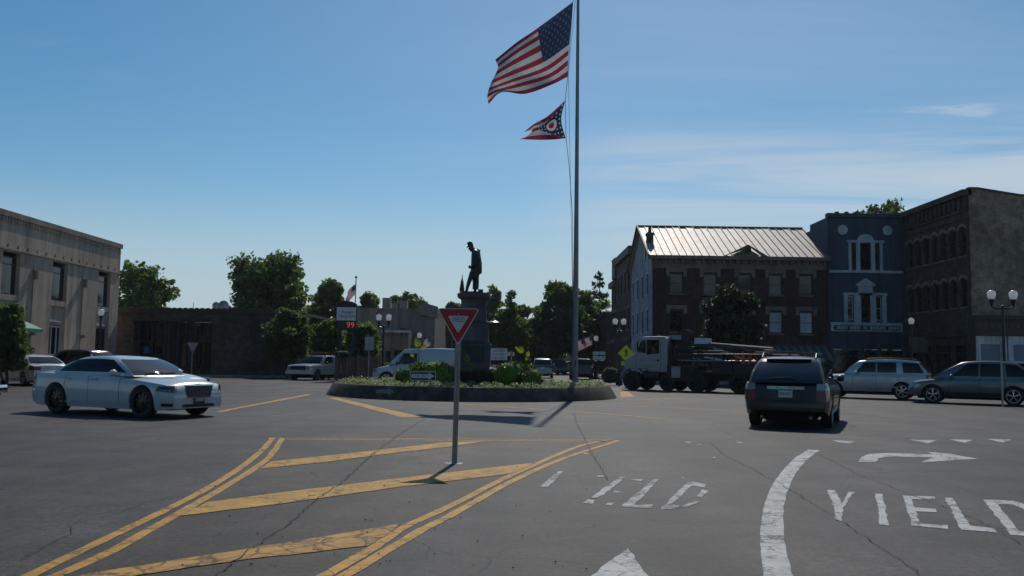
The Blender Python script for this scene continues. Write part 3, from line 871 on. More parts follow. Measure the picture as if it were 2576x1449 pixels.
mark_strip('lane_line', [([zA(q) for q in ((60, 1065), (150, 1004), (560, 805), (800, 690), (1060, 555), (1230, 445), (1320, 370), (1372, 309))], .105),
                         ([zA(q) for q in ((200, 1065), (285, 1004), (560, 880), (880, 700), (1090, 580), (1270, 470), (1360, 400), (1422, 309))], .105)],
           M_YEL, 'double yellow line curving along the left edge of the hatched splitter island')
mark_strip('lane_line', [([zA((1500, 1075)), zA((1635, 1004)), zA((1880, 862)), zA((2040, 757)), zA((2290, 641)), (1288, 1195), (1453, 1124), (1524, 1108.5)], .105),
                         ([zA((1600, 1090)), zA((1735, 1004)), zA((2090, 792)), zA((2300, 682)), (1288, 1211), (1420, 1153), (1556, 1108.5)], .105)],
           M_YEL, 'double yellow line along the right edge of the hatched splitter island')
mark_strip('lane_line', [([(712, 1102.0), (1540, 1107.6)], .10), ([(722, 1105.2), (1530, 1110.4)], .10)], M_YEL, 'thin double yellow line closing the far end of the splitter island', smooth=False)
for nm, pl in (('farthest', [(1365, 430), (1700, 395), (2050, 355), (2220, 335), (2450, 327), (2400, 334), (2290, 352), (2000, 385), (1640, 432), (1310, 466)]),
               ('middle', [(1040, 636), (1500, 576), (2000, 515), (2576, 449), (2690, 437), (2576, 491), (2000, 560), (1400, 645), (895, 706)]),
               ('nearest', [(300, 1026), (430, 1000), (860, 930), (1250, 871), (1700, 797), (2020, 742), (1960, 790), (1850, 856), (1500, 897), (1260, 921), (700, 1004), (520, 1034)])):
    mark_poly('hatch_bar', [[zA(q) for q in pl]], M_YELW if nm == 'nearest' else M_YEL, nm+' of the three broad yellow bars hatching the splitter island', z=.008)
mark_strip('lane_line', [([zB_(q) for q in ((1355, 1090), (1340, 1004), (1313, 850), (1312, 700), (1338, 585), (1385, 495), (1455, 415), (1520, 370))], .20)],
           M_WHT, 'broad white curving line between the two approach lanes')
mark_poly('road_lettering', [[zB_(q) for q in pl] for pl in (
    [(1585, 573), (1625, 573), (1658, 640), (1690, 582), (1722, 582), (1665, 665), (1660, 730), (1625, 722), (1620, 662)],
    [(1828, 590), (1862, 590), (1897, 752), (1850, 748)],
    [(1965, 600), (2128, 606), (2130, 622), (2012, 618), (2025, 660), (2132, 668), (2138, 684), (2030, 680), (2052, 742), (2192, 750), (2195, 770), (2012, 752)],
    [(2176, 612), (2215, 612), (2305, 752), (2425, 765), (2440, 787), (2262, 772)],
    [(2370, 622), (2425, 622), (2548, 776), (2680, 790), (2700, 812), (2508, 798)],
    [(2425, 622), (2530, 628), (2640, 662), (2730, 735), (2700, 812), (2660, 790), (2672, 735), (2600, 680), (2520, 647), (2442, 643)])],
    M_WHT, 'white word YIELD painted across the right hand lane')
mark_poly('road_lettering', [[zB_(q) for q in pl] for pl in (
    [(232, 478), (258, 478), (205, 535), (180, 558), (140, 558), (150, 548)],
    [(430, 500), (468, 500), (455, 508), (432, 507)],
    [(545, 506), (572, 508), (520, 548), (470, 590), (420, 615), (395, 612), (450, 570)], [(380, 620), (415, 622), (405, 642), (352, 640)],
    [(595, 520), (668, 516), (650, 528)], [(515, 578), (548, 580), (530, 588), (510, 586)], [(480, 638), (515, 636), (500, 650), (470, 648)],
    [(710, 518), (740, 518), (615, 648), (712, 646), (700, 665), (552, 656)],
    [(880, 535), (905, 530), (975, 545), (970, 560), (905, 550), (820, 630), (800, 645), (860, 655), (820, 668), (748, 670)],
    [(955, 570), (990, 578), (955, 608), (930, 606)], [(915, 628), (950, 630), (870, 662), (840, 660)])],
    M_WHTW, 'worn white word YIELD flaking off the middle lane')
mark_poly('road_arrow', [[zB_(q) for q in ((1743, 432), (1760, 405), (1800, 390), (1880, 386), (2060, 390), (2118, 394), (2085, 379), (2200, 390), (2345, 415), (2057, 434), (2120, 408), (1950, 404), (1880, 405), (1845, 412), (1828, 433))]],
          M_WHT, 'white curved arrow pointing right in the right hand lane')
mark_poly('road_arrow', [[zB_(q) for q in ((585, 865), (685, 1004), (735, 1070), (570, 1065), (330, 1058), (400, 1004))]], M_WHT, 'tip of a large white arrow cut off at the bottom of the middle lane')
mark_poly('yield_triangles', [[zB_(q) for q in pl] for pl in ([(2000, 319), (2140, 321), (2095, 338)], [(2200, 317), (2320, 320), (2278, 335)], [(2385, 315), (2515, 318), (2470, 333)], [(1608, 321), (1730, 328), (1695, 339), (1650, 333)])],
          M_WHT, 'row of white triangles across the mouth of the right hand lane', amp=.006)
mark_poly('yield_triangles', [[zB_(q) for q in pl] for pl in ([(862, 328), (905, 330), (890, 337)], [(1080, 329), (1110, 331), (1095, 335)], [(1122, 330), (1165, 331), (1150, 337)], [(930, 340), (960, 343), (945, 346)], [(1005, 407), (1025, 406), (1022, 412)], [(360, 384), (385, 384), (380, 391), (358, 390)], [(848, 508), (872, 510), (860, 514)])],
          M_WHTW, 'last flakes of a worn white triangle row behind the black car', amp=.006)
# far yellow markings round the island
mark_poly('hatch_bar', [[(540, 1036), (770, 992), (785, 993), (590, 1030), (560, 1037)]], M_YEL, 'yellow bar running from the white saloon car towards the island')
mark_poly('hatch_bar', [[(825, 1001), (850, 1001), (1060, 1049), (1010, 1050)]], M_YEL, 'yellow bar slanting from the island wall to the flag shadow')
mark_strip('lane_line', [([(550, 993.5), (680, 991), (812, 989)], .14), ([(555, 986.5), (680, 985), (815, 982)], .14)], M_YELW, 'two thin yellow lines left of the island wall', smooth=False)
mark_strip('lane_line', [([(-10, 984), (60, 982), (118, 981)], .14)], M_YELW, 'short yellow line behind the white saloon car', smooth=False)
mark_strip('lane_line', [([(1020, 1009.5), (1150, 1016), (1288, 1025), (1480, 1038), (1668, 1054)], .16), ([(1225, 1011.5), (1288, 1014), (1560, 1022), (1868, 1033)], .16)], M_YEL, 'pair of yellow lines bending round the front of the island')
mark_strip('lane_line', [([(1500, 1016), (1620, 1014), (1760, 1013.5)], .2), ([(1600, 1007), (1720, 1001)], .2)], M_YELW, 'yellow hatch lines right of the island below the truck', smooth=False)
mark_poly('hatch_bar', [[(1560, 986), (1580, 985), (1596, 998), (1562, 999)]], M_YEL, 'yellow patch at the right end of the island wall')

# ---- cracks -----------------------------------------------------------
def crack(pix, w, seed):
    rr = random.Random(seed)
    pts = [G(*q) for q in pix]; out = [pts[0]]
    for a, b in zip(pts, pts[1:]):
        n = max(2, int((b-a).length/.09))
        for k in range(1, n+1):
            out.append(a+(b-a)*(k/n)+Vector((rr.uniform(-.022, .022), rr.uniform(-.03, .03), 0)))
    L_, R__ = [], []
    for i, p in enumerate(out):
        t = (out[min(i+1, len(out)-1)]-out[max(i-1, 0)]).normalized(); q = Vector((-t.y, t.x, 0))*w*rr.uniform(.25, .75)
        L_.append(p+q*.38); R__.append(p-q*.38)
    mb = MB(); n = len(out)
    mb.add([(p.x, p.y, .012) for p in L_+R__], [(i, i+1, n+i+1, n+i) for i in range(n-1)])
    setp(mb.build('road_crack', M_CRACK), 'jagged dark crack running through the asphalt', None, None, 'structure')
crack([zA(q) for q in ((1085, 1010), (1250, 880), (1420, 770), (1590, 625), (1740, 520), (1880, 390), (2000, 300), (2140, 210))], .030, 1)
crack([zA(q) for q in ((100, 925), (240, 850), (350, 795), (380, 770), (330, 745), (560, 700), (720, 640), (960, 585))], .016, 2)
crack([zA(q) for q in ((380, 795), (620, 803))], .010, 3)
crack([zA(q) for q in ((0, 580), (30, 560))], .02, 4)
crack([zA(q) for q in ((10, 385), (300, 330), (620, 290))], .012, 5)
crack([zA(q) for q in ((690, 1005), (1120, 925), (1500, 870), (1900, 780))], .016, 6)
crack([zB_(q) for q in ((1340, 535), (1480, 620), (1610, 700), (1730, 780), (1860, 860), (1960, 930), (2060, 1004))], .020, 7)
crack([zB_(q) for q in ((1840, 860), (2100, 848), (2576, 872))], .010, 8)
crack([zB_(q) for q in ((1500, 375), (1640, 440), (1740, 495), (1880, 545), (2000, 595), (2240, 680), (2440, 775), (2576, 850))], .018, 9)
crack([zB_(q) for q in ((1000, 335), (1070, 400), (1200, 460), (1320, 530))], .016, 10)
crack([zB_(q) for q in ((310, 185), (330, 245), (400, 385), (480, 520))], .022, 11)
crack([zB_(q) for q in ((1320, 330), (1560, 350), (1760, 380), (2040, 370))], .014, 12)
crack([zB_(q) for q in ((1000, 240), (1110, 300), (1180, 320))], .014, 13)
crack([zB_(q) for q in ((2200, 540), (2340, 590), (2576, 690))], .010, 14)
crack([zA(q) for q in ((850, 460), (1100, 430), (1240, 405))], .010, 15)
crack([zA(q) for q in ((520, 530), (850, 545), (1050, 510))], .008, 16)

gr = MB(); rg = random.Random(9)
for k in range(110):
    q = (rg.uniform(450, 1500), rg.uniform(1110, 1440)); p0 = G(*q); r_ = rg.uniform(.004, .011)
    gr.lathe([(r_, 0), (r_*.8, r_*.6), (0, r_*.8)], (p0.x, p0.y, .010), 5)
setp(gr.build('road_grit', M_CRACK), 'dark grit and clods scattered over the splitter island', None, None, 'stuff')

# ================================================================== ISLAND
IC = Vector((-1.62, 37.8, 0))
isl = thing('roundabout_island', 'round raised island with sloping stained concrete wall in the middle of the roundabout', 'roundabout island', IC)
mb = MB(); mb.lathe([(6.12, -.02), (6.08, .06), (5.86, .44), (5.80, .50), (5.62, .50), (5.55, .46), (5.55, .1)], n=96)
mb.build('kerb_wall', M_WALL, isl, True)
MB().lathe([(5.56, .38), (3, .46), (0, .5)], n=48).build('soil', M_SOIL, isl, True)
# faded arrow on the wall
def on_wall(x, y):
    d = ray(x, y); o = Vector((0, 0, CAM_H))
    lo, hi = 20.0, 36.0
    for _ in range(60):
        mdd = (lo+hi)/2; p = o+d*(mdd/d.y)
        rad = 6.08-(max(0, p.z-.06))*(.22/.38)
        if (Vector((p.x, p.y, 0))-IC).length > rad+.006: lo = mdd
        else: hi = mdd
    p = o+d*(lo/d.y); return p-IC
ar = [(945, 979), (976, 979), (976, 975), (991, 985), (977, 993), (976, 990), (945, 990)]
arr = MB()
for k in range(8):
    a, b = 945+31*k/8, 945+31*(k+1)/8
    arr.poly([on_wall(a, 979.5), on_wall(b, 979.5), on_wall(b, 989.5), on_wall(a, 989.5)])
arr.poly([on_wall(976, 975), on_wall(983.5, 980), on_wall(983.5, 989.5), on_wall(976, 993.5)]); arr.poly([on_wall(983.5, 980), on_wall(991, 985), on_wall(983.5, 989.5)])
arr.build('faded_arrow', plain('faded_grey_paint', (.20, .19, .185), .8), isl)
# ground cover
rs = np.random.RandomState(3)
blobs = []
for k in range(90):
    a = rs.rand()*2*PI; rr = 5.35*math.sqrt(rs.rand())
    if rr < 1.3: continue
    blobs.append(((IC.x+math.cos(a)*rr, IC.y+math.sin(a)*rr, .50), (.55, .55, .13)))
for k in range(46):
    a = 2*PI*k/46; blobs.append(((IC.x+math.cos(a)*5.25, IC.y+math.sin(a)*5.25, .52), (.4, .36, .13)))
gc = leaf_cloud('ground_cover', blobs, 30000, .045, M_COVER, None, 11, clump=.10, per=14, up=.9, aspect=.5)
setp(gc, 'silvery green leafy ground cover filling the island bed', 'ground cover', None, 'stuff')

def at_px(x, ybase, Y): return XA(x, Y)
# shrubs on the island
def shrub(label, x, ytop, Y, hwp, seed, mat=M_LEAFB, n=3200, zb=.42, name='boxwood_bush'):
    X_ = XA(x, Y); top = HA(x, ytop, Y); h = top-zb; rx = hwp*Y/F_PX
    return bush(name, label, X_, Y, zb, rx, rx*.9, h/2, mat, seed, n, .05, 'bush', 'clipped shrubs on the island')
shrub('large rounded bright green bush left of the monument, behind the one way sign', 1091, 905, 35.2, 53, 21, n=5200)
shrub('small rounded bush at the far left, beside the large left bush', 1019, 925, 34.8, 24, 22, n=2400)
shrub('large rounded bright green bush right of the monument', 1287, 906, 35.4, 43, 23, n=4600)
shrub('smaller round bush in front of the flagpole, right of the big right bush', 1339, 926, 34.6, 27, 24, n=2800)
t = thing('clipped_hedge', 'low dark clipped hedge at the foot of the monument', 'hedge', (XA(1200, 36), 36.1, .42))
leaf_cloud('foliage', [((dx, 0, .35), (.45, .4, .42)) for dx in np.linspace(-1.9, 1.9, 9)], 3600, .05, M_LEAFD, t, 25, clump=.09, per=18, up=.5)
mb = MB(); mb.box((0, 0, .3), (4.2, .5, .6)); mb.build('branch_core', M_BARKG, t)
# large leaved plants in urns
def big_leaf_plant(label, x, y, z, leaves, h, pot, seed, col=M_BANANA):
    t = thing('potted_plant', label, 'plant', (x, y, z), 0, 'large leaved plants on the island')
    rr = random.Random(seed)
    if pot:
        MB().lathe([(0, 0), (.16, 0), (.14, .1), (.1, .2), (.14, .28), (.34, .5), (.4, .62), (.36, .64), (.3, .55), (0, .52)], n=18).build('urn', M_GRAN, t, True)
        leaf_cloud('trailing_foliage', [((0, 0, .7), (.42, .42, .18))], 700, .05, M_LEAFM, t, seed, clump=.1, per=14)
    z0 = .6 if pot else 0
    for (dx, dz, s, tilt, roll) in leaves:
        MB().tube([(0, 0, z0), (dx*.5, 0, z0+dz*.6), (dx, 0, z0+dz)], [.018, .014, .01], 6).build('stalk', M_LEAFM, t, True)
        M = Matrix.Translation((dx, 0, z0+dz)) @ Matrix.Rotation(roll, 4, 'Y') @ Matrix.Rotation(tilt, 4, 'X')
        pts = []
        prof = [(0, .05), (.1, .24), (.3, .34), (.55, .29), (.8, .15), (.93, .05), (1.0, 0)]
        mb = MB(); vs = []; fs = []
        for (l, w) in prof:
            for k in range(5):
                q = (k-2)/2
                vs.append(M @ Vector((q*w*s, (abs(q)*.12-.1*l*l)*s, l*s)))
        for i in range(len(prof)-1):
            for k in range(4): fs.append((i*5+k, i*5+k+1, (i+1)*5+k+1, (i+1)*5+k))
        mb.add(vs, fs).build('leaf', col, t, True, recalc=False)
    return t
Yp = 35.6
big_leaf_plant('tall plant with one big yellow green leaf in front of the white van', XA(1052, Yp), Yp, .45, [(0, .95, .42, -.3, -.35), (.10, .84, .26, .3, .9), (-.16, .55, .22, .5, -1.0)], 1.4, True, 31)
Yp = 35.9
big_leaf_plant('tall plant with big dull green leaves against the dark monument', XA(1176, Yp), Yp, .45, [(0, .95, .42, -.3, -.25), (.16, .7, .32, .3, .6), (-.1, .5, .3, .4, -.7)], 1.4, False, 32, M_LEAFL)
Yp = 35.5
big_leaf_plant('urn plant with pale yellow leaves right of the monument', XA(1325, Yp), Yp, .45, [(-.12, .82, .40, -.2, -1.15), (.02, .60, .26, .2, .25), (-.03, .45, .2, .3, .3)], 1.3, True, 33)

# ================================================================== MONUMENT AND STATUE
MX, MY = XA(1190, 37.8), 37.8
mon = thing('monument_pedestal', 'tall dark granite pedestal standing in the middle of the island', 'monument', (MX, MY, .4))
hz = lambda y: HA(1190, y, 37.8)-.4
pz = 37.8/F_PX
def sq(mb, hw_, z0, z1, hw2=None):
    hw2 = hw_ if hw2 is None else hw2
    return mb.add([(-hw_, -hw_, z0), (hw_, -hw_, z0), (hw_, hw_, z0), (-hw_, hw_, z0), (-hw2, -hw2, z1), (hw2, -hw2, z1), (hw2, hw2, z1), (-hw2, hw2, z1)],
                  [(0, 3, 2, 1), (4, 5, 6, 7), (0, 1, 5, 4), (1, 2, 6, 5), (2, 3, 7, 6), (3, 0, 4, 7)])
sq(MB(), 1.25, 0, .45).build('base_step', M_GRAN, mon)
mb = MB(); sq(mb, 1.0, .45, .72); sq(mb, .93, .72, .80, .80); mb.build('plinth', M_GRAN, mon)
mb = MB(); sq(mb, .74, .80, hz(870)); mb.build('die', M_GRAN, mon)
mb = MB(); sq(mb, .80, hz(870), hz(862), .72); mb.build('string_moulding', M_GRAN, mon)
mb = MB(); sq(mb, .66, hz(862), hz(812), .62); mb.build('middle_block', M_GRAN, mon)
mb = MB(); sq(mb, .70, hz(812), hz(806), .58); mb.build('upper_moulding', M_GRAN, mon)
mb = MB(); sq(mb, .55, hz(806), hz(756), .52); mb.build('shaft', M_GRAN, mon)
mb = MB(); sq(mb, .55, hz(756), hz(750), .64); sq(mb, .68, hz(750)+.002, hz(741)); sq(mb, .60, hz(741), hz(738)); mb.build('cap_stone', M_GRAN, mon)
for sgn in (-1, 1):
    mb = MB()
    mb.prism([(-.5, sgn*.745-.004, 1.0), (.5, sgn*.745-.004, 1.0), (.5, sgn*.745-.004, 1.9), (-.5, sgn*.745-.004, 1.9)], (0, sgn*.02, 0)); mb.build('inscription_panel', M_BRONZE, mon)
# floodlights bracketed to the shaft
t = thing('floodlight', 'pale dish shaped floodlight bracketed to the right side of the pedestal', 'floodlight', (MX, MY, .4))
zz = hz(806)
MB().tube([(.58, 0, zz+.25), (.78, 0, zz+.28), (.86, 0, zz+.05)], .025, 6).build('bracket', M_BLACK, t)
MB().lathe([(0, .14), (.06, .13), (.10, .05), (.26, -.02), (.24, -.035), (0, .0)], (.86, 0, zz-.05), 18).build('lamp_shade', M_SIGNG, t, True)

st = thing('soldier_statue', 'dark bronze soldier in kepi and long coat looking down, on top of the pedestal', 'statue', (MX, MY, hz(736.5)+.4))
K = .0055
def zx(x): return (x-300)*K
def zh(y): return (492-y)*K
def loft(mb, secs, n=16):
    rings = []
    for (x, z, rx, ry, *yy) in secs:
        y0 = yy[0] if yy else 0
        rings.append([(x+rx*math.cos(2*PI*k/n), y0+ry*math.sin(2*PI*k/n), z) for k in range(n)])
    vs = [p for r in rings for p in r]
    fs = [(i*n+k, i*n+(k+1) % n, (i+1)*n+(k+1) % n, (i+1)*n+k) for i in range(len(rings)-1) for k in range(n)]
    fs += [tuple(range(n-1, -1, -1)), tuple((len(rings)-1)*n+k for k in range(n))]
    mb.add(vs, fs)
mb = MB()
loft(mb, [(zx(300), zh(372), .17, .22), (zx(303), zh(345), .215, .25), (zx(309), zh(312), .225, .27), (zx(309), zh(270), .21, .27), (zx(307), zh(225), .195, .27), (zx(306), zh(190), .185, .285), (zx(306), zh(168), .17, .27), (zx(303), zh(156), .12, .18), (zx(294), zh(148), .07, .08), (zx(290), zh(140), .06, .065)])
loft(mb, [(zx(296), zh(152), .06, .065), (zx(286), zh(136), .06, .06)])
# head: skull, face bowed to the left, nose and chin
body_mb = mb; mb = MB()
loft(mb, [(zx(272), zh(157), .035, .04), (zx(275), zh(150), .065, .065), (zx(276), zh(138), .088, .08), (zx(278), zh(122), .10, .088), (zx(280), zh(108), .098, .088)])
loft(mb, [(zx(256), zh(142), .022, .02), (zx(258), zh(130), .02, .018)])
loft(mb, [(zx(264), zh(158), .035, .035), (zx(266), zh(150), .04, .04)])
# kepi with visor
loft(mb, [(zx(278), zh(116), .105, .092), (zx(277), zh(104), .108, .095), (zx(275), zh(93), .098, .088), (zx(274), zh(89), .08, .075)])
mb.box((zx(255), 0, zh(118)), (.10, .15, .03), ry=-.55)
hp_ = Vector((zx(290), 0, zh(146))); Rb = Matrix.Rotation(R_(-20), 3, 'Y')
mb.v = [tuple(Rb @ (Vector(v)*1.0-hp_)*1.12+hp_) for v in mb.v]
body_mb.add(mb.v, mb.f); mb = body_mb
# cape and collar
loft(mb, [(zx(322), zh(165), .10, .26), (zx(336), zh(158), .055, .2), (zx(322), zh(146), .05, .10)])
loft(mb, [(zx(335), zh(312), .13, .29), (zx(333), zh(260), .13, .28), (zx(326), zh(210), .12, .27), (zx(318), zh(165), .12, .24)])
# arms: left hand at the belt in front, right arm down the back
mb.tube([(zx(318), -.27, zh(175)), (zx(330), -.33, zh(240)), (zx(300), -.30, zh(285)), (zx(266), -.20, zh(297))], [.085, .08, .065, .05], 10)
mb.tube([(zx(318), .27, zh(175)), (zx(338), .33, zh(245)), (zx(346), .26, zh(318)), (zx(345), .24, zh(338))], [.085, .08, .06, .05], 10)
loft(mb, [(zx(262), zh(305), .04, .05, -.18), (zx(260), zh(288), .045, .06, -.17), (zx(262), zh(278), .025, .03, -.17)])
# legs
mb.tube([(zx(285), -.11, zh(335)), (zx(262), -.12, zh(400)), (zx(248), -.12, zh(445)), (zx(241), -.12, zh(482))], [.125, .095, .075, .06], 10)
mb.tube([(zx(248), -.12, zh(484)), (zx(234), -.13, zh(487)), (zx(216), -.14, zh(489))], [.058, .05, .035], 8)
loft(mb, [(zx(309), zh(462), .135, .16, .09), (zx(311), zh(420), .135, .16, .09), (zx(308), zh(370), .15, .19, .05), (zx(304), zh(345), .18, .2)])
mb.tube([(zx(307), .11, zh(455)), (zx(305), .11, zh(484)), (zx(290), .11, zh(487)), (zx(274), .11, zh(489))], [.075, .06, .055, .035], 8)
o = mb.build('tmp', M_BRONZE, None)
md = o.modifiers.new('r', 'REMESH'); md.mode = 'VOXEL'; md.voxel_size = .019; md.use_smooth_shade = True
dg = bpy.context.evaluated_depsgraph_get()
me2 = bpy.data.meshes.new_from_object(o.evaluated_get(dg)); bpy.data.objects.remove(o)
me2.name = 'figure'; so2 = bpy.data.objects.new('figure', me2); COL.objects.link(so2); so2.parent = st
MB().bb(-.48, .36, -.42, .42, -.06, .03).build('bronze_base', M_BRONZE, st)
t = thing('bronze_spire', 'pointed dark bronze spire standing by the feet of the soldier', 'ornament', (MX, MY, hz(736.5)+.43))
mb = MB(); mb.lathe([(0, 0), (.10, 0), (.095, .08), (.085, .26), (.06, .44), (.035, .52), (.02, .60), (.012, .76), (0, .78)], (zx(204), -.02, 0), 12); mb.build('spire', M_BRONZE, t, True)
for sgn in (-1, 1): MB().box((zx(204), sgn*.06-.02, .09), (.20, .03, .18)).build('foot', M_BRONZE, t)
t = thing('bronze_pack', 'flat bronze pack lying at the heels of the soldier', 'ornament', (MX, MY, hz(736.5)+.43))
MB().box((zx(350), 0, .05), (.22, .3, .10), taper=.9).build('pack', M_BRONZE, t)
MB().tube([(zx(328), -.12, .105), (zx(372), -.12, .105)], .012, 6).build('pack_strap', M_BRONZE, t)

# ================================================================== FLAGPOLE AND FLAGS
FPX, FPY = XA(1447, 36.6), 36.6
fp = thing('flagpole', 'very tall grey metal flagpole at the right side of the island', 'flagpole', (FPX, FPY, .4))
PT = HA(1449, -14, 36.6)-.4
mb = MB(); mb.tube([(0, 0, 0), (0, 0, 3.5), (0, 0, 9), (0, 0, PT)], [.125, .115, .085, .06], 16); mb.build('pole', plain('pole_aluminium', (.20, .205, .21), .45, .6, var=.15), fp, True)
MB().lathe([(.3, 0), (.3, .06), (.18, .12), (.15, .2), (.12, .24)], n=18).build('base_flange', M_GALV, fp, True)
MB().lathe([(0, PT+.24), (.08, PT+.22), (.12, PT+.12), (.08, PT+.02), (.03, PT), (0, PT-.05)], n=14).build('ball_finial', plain('gold_ball', (.5, .35, .08), .25, .9), fp, True)
def fpp(x, y, dy=0.0):   # point in the flag plane, dy = depth offset
    return P(x, y, FPY-.25+dy)
loc0 = Vector((FPX, FPY, .4))
hp = [P(1447, -8, FPY-.07), fpp(1441, 5), fpp(1428, 193), fpp(1422, 252), fpp(1424, 349), fpp(1432, 420), fpp(1440, 540), P(1442, 860, FPY-.14)]
MB().tube([p-loc0 for p in hp], .012, 5).build('halyard', M_BLACK, fp)
hp = [P(1448, -8, FPY-.07), fpp(1438, 95), fpp(1430, 190), P(1443, 880, FPY-.12)]
MB().tube([p-loc0 for p in hp], .008, 5).build('halyard', M_BLACK, fp)
MB().box((0, -.15, 1.0), (.05, .06, .22)).build('cleat', M_BLACK, fp)

def bez(ctrl, u, v):
    """Catmull style tensor surface through a grid of control points (rows v, columns u)"""
    def cub(vals, ts, t):
        k = 0
        while k < len(ts)-2 and t > ts[k+1]: k += 1
        p1, p2 = vals[k], vals[k+1]
        p0 = vals[k-1] if k > 0 else p1*2-p2
        p3 = vals[k+2] if k+2 < len(vals) else p2*2-p1
        f = (t-ts[k])/(ts[k+1]-ts[k])
        return .5*((2*p1)+(p2-p0)*f+(2*p0-5*p1+4*p2-p3)*f*f+(3*p1-p0-3*p2+p3)*f**3)
    us, vs_, g = ctrl
    rows = [cub(r, us, u) for r in g]
    return cub(rows, vs_, v)
def cloth(name, ctrl, wave, nu, nv, mat, parent, skip=None):
    mb = MB()
    V = lambda q: Vector((q[0], q[1]))
    c = (ctrl[0], ctrl[1], [[V(q) for q in r] for r in ctrl[2]])
    uvs = []
    def fn(u, v):
        p = bez(c, u, v); uvs.append((u, v))
        return tuple(fpp(p.x, p.y, wave(u, v))-Vector(parent.location))
    mb.grid(fn, nu, nv)
    if skip:
        keep = [f for f in mb.f if not skip(sum(uvs[i][0] for i in f)/4, sum(uvs[i][1] for i in f)/4)]
        mb.f = keep; mb.mi = [0]*len(keep)
    o = mb.build('cloth', mat, parent, True, recalc=False, angle=180)
    uvl = o.data.uv_layers.new(name='UVMap')
    for lp in o.data.loops: uvl.data[lp.index].uv = uvs[lp.vertex_index]
    return o
def flag_nodes(name):
    t = NT(name); uv = t.new('ShaderNodeTexCoord', out='UV')
    s = t.new('ShaderNodeSeparateXYZ', i0=uv).node
    return t, s.outputs[0], s.outputs[1]
def cloth_fin(t, col):
    p = t.obj(); k = t.rng(t.noise(p, 6, 4), .3, .7, .88, 1.08)
    c = t.new('ShaderNodeVectorMath', props={'operation': 'SCALE'}, i0=col, Scale=k)
    t.fin(c, .8, 0, .2)
    tr = t.n.new('ShaderNodeBsdfTranslucent'); t.l.new(c, tr.inputs[0])
    ms = t.n.new('ShaderNodeMixShader'); ms.inputs[0].default_value = .35
    t.l.new(t.b.outputs[0], ms.inputs[1]); t.l.new(tr.outputs[0], ms.inputs[2]); t.l.new(ms.outputs[0], t.n['Material Output'].inputs[0])
    return t.m
RED, WHITE, NAVY = (.26, .03, .05, 1), (.52, .50, .51, 1), (.022, .035, .085, 1)
def us_mat():
    t, u, v = flag_nodes('stars_and_stripes_cloth')
    odd = t.math('MODULO', t.math('FLOOR', t.math('MULTIPLY', v, 13)), 2)
    st_ = t.mix(odd, RED, WHITE)
    can = t.math('MULTIPLY', t.math('LESS_THAN', u, .40), t.math('LESS_THAN', v, 7/13))
    # fifty stars in staggered rows
    a = t.math('MULTIPLY', u, 1/.40*12/2); b = t.math('MULTIPLY', v, 13/7*10/2)
    def dots(ox, oy):
        fa = t.math('SUBTRACT', t.math('FRACT', t.math('ADD', a, ox)), .5); fb = t.math('SUBTRACT', t.math('FRACT', t.math('ADD', b, oy)), .5)
        return t.math('LESS_THAN', t.math('ADD', t.math('POWER', fa, 2), t.math('POWER', fb, 2)), .028)
    star = t.math('MAXIMUM', dots(0, 0), dots(.5, .5))
    cc = t.mix(t.math('MULTIPLY', star, .2), NAVY, (.35, .37, .42, 1))
    return cloth_fin(t, t.mix(can, st_, cc))
def oh_mat():
    t, u, v = flag_nodes('state_pennant_cloth')
    band = t.math('FLOOR', t.math('MULTIPLY', v, 5)); odd = t.math('MODULO', band, 2)
    st_ = t.mix(odd, RED, WHITE)
    av = t.math('ABSOLUTE', t.math('SUBTRACT', v, .5))
    tri = t.math('LESS_THAN', t.math('ADD', t.math('MULTIPLY', av, 2), t.math('DIVIDE', u, .70)), 1.0)
    du = t.math('MULTIPLY', t.math('SUBTRACT', u, .24), 1.45); dv = t.math('SUBTRACT', v, .5)
    r = t.math('SQRT', t.math('ADD', t.math('POWER', du, 2), t.math('POWER', dv, 2)))
    cc = t.mix(t.math('LESS_THAN', r, .185), NAVY, WHITE); cc = t.mix(t.math('LESS_THAN', r, .10), cc, RED)
    fa = t.math('SUBTRACT', t.math('FRACT', t.math('MULTIPLY', u, 11)), .5); fb = t.math('SUBTRACT', t.math('FRACT', t.math('MULTIPLY', v, 8)), .5)
    star = t.math('MULTIPLY', t.math('LESS_THAN', t.math('ADD', t.math('POWER', fa, 2), t.math('POWER', fb, 2)), .035), t.math('GREATER_THAN', r, .23))
    cc = t.mix(star, cc, WHITE)
    return cloth_fin(t, t.mix(tri, st_, cc))
uf = thing('national_flag', 'large stars and stripes flag blowing left from the tall flagpole', 'flag', fpp(1440, 5))
cloth('cloth', ([0, .4, .7, .88, 1], [0, .25, .54, .8, 1],
    [[(1441, 5), (1352, 71), (1303, 104), (1268, 132), (1246, 150)],
     [(1437, 58), (1357, 103), (1296, 140), (1262, 164), (1252, 172)],
     [(1432, 112), (1367, 157), (1287, 190), (1248, 206), (1234, 212)],
     [(1429, 156), (1380, 190), (1300, 214), (1250, 228), (1226, 240)],
     [(1428, 193), (1388, 213), (1322, 236), (1262, 232), (1229, 262)]]),
    lambda u, v: 1.1*u*math.sin(3.6*u+1.8*v+.3)*.55+.30*u*math.sin(9*u-5*v)+.12*math.sin(7*v+4*u)*min(1, u*4)+.10*math.sin(16*u+9*v)*u, 60, 39, us_mat(), uf)
of = thing('state_flag', 'small swallow tailed pennant with red ring on blue, flying below the large flag', 'flag', fpp(1421, 252))
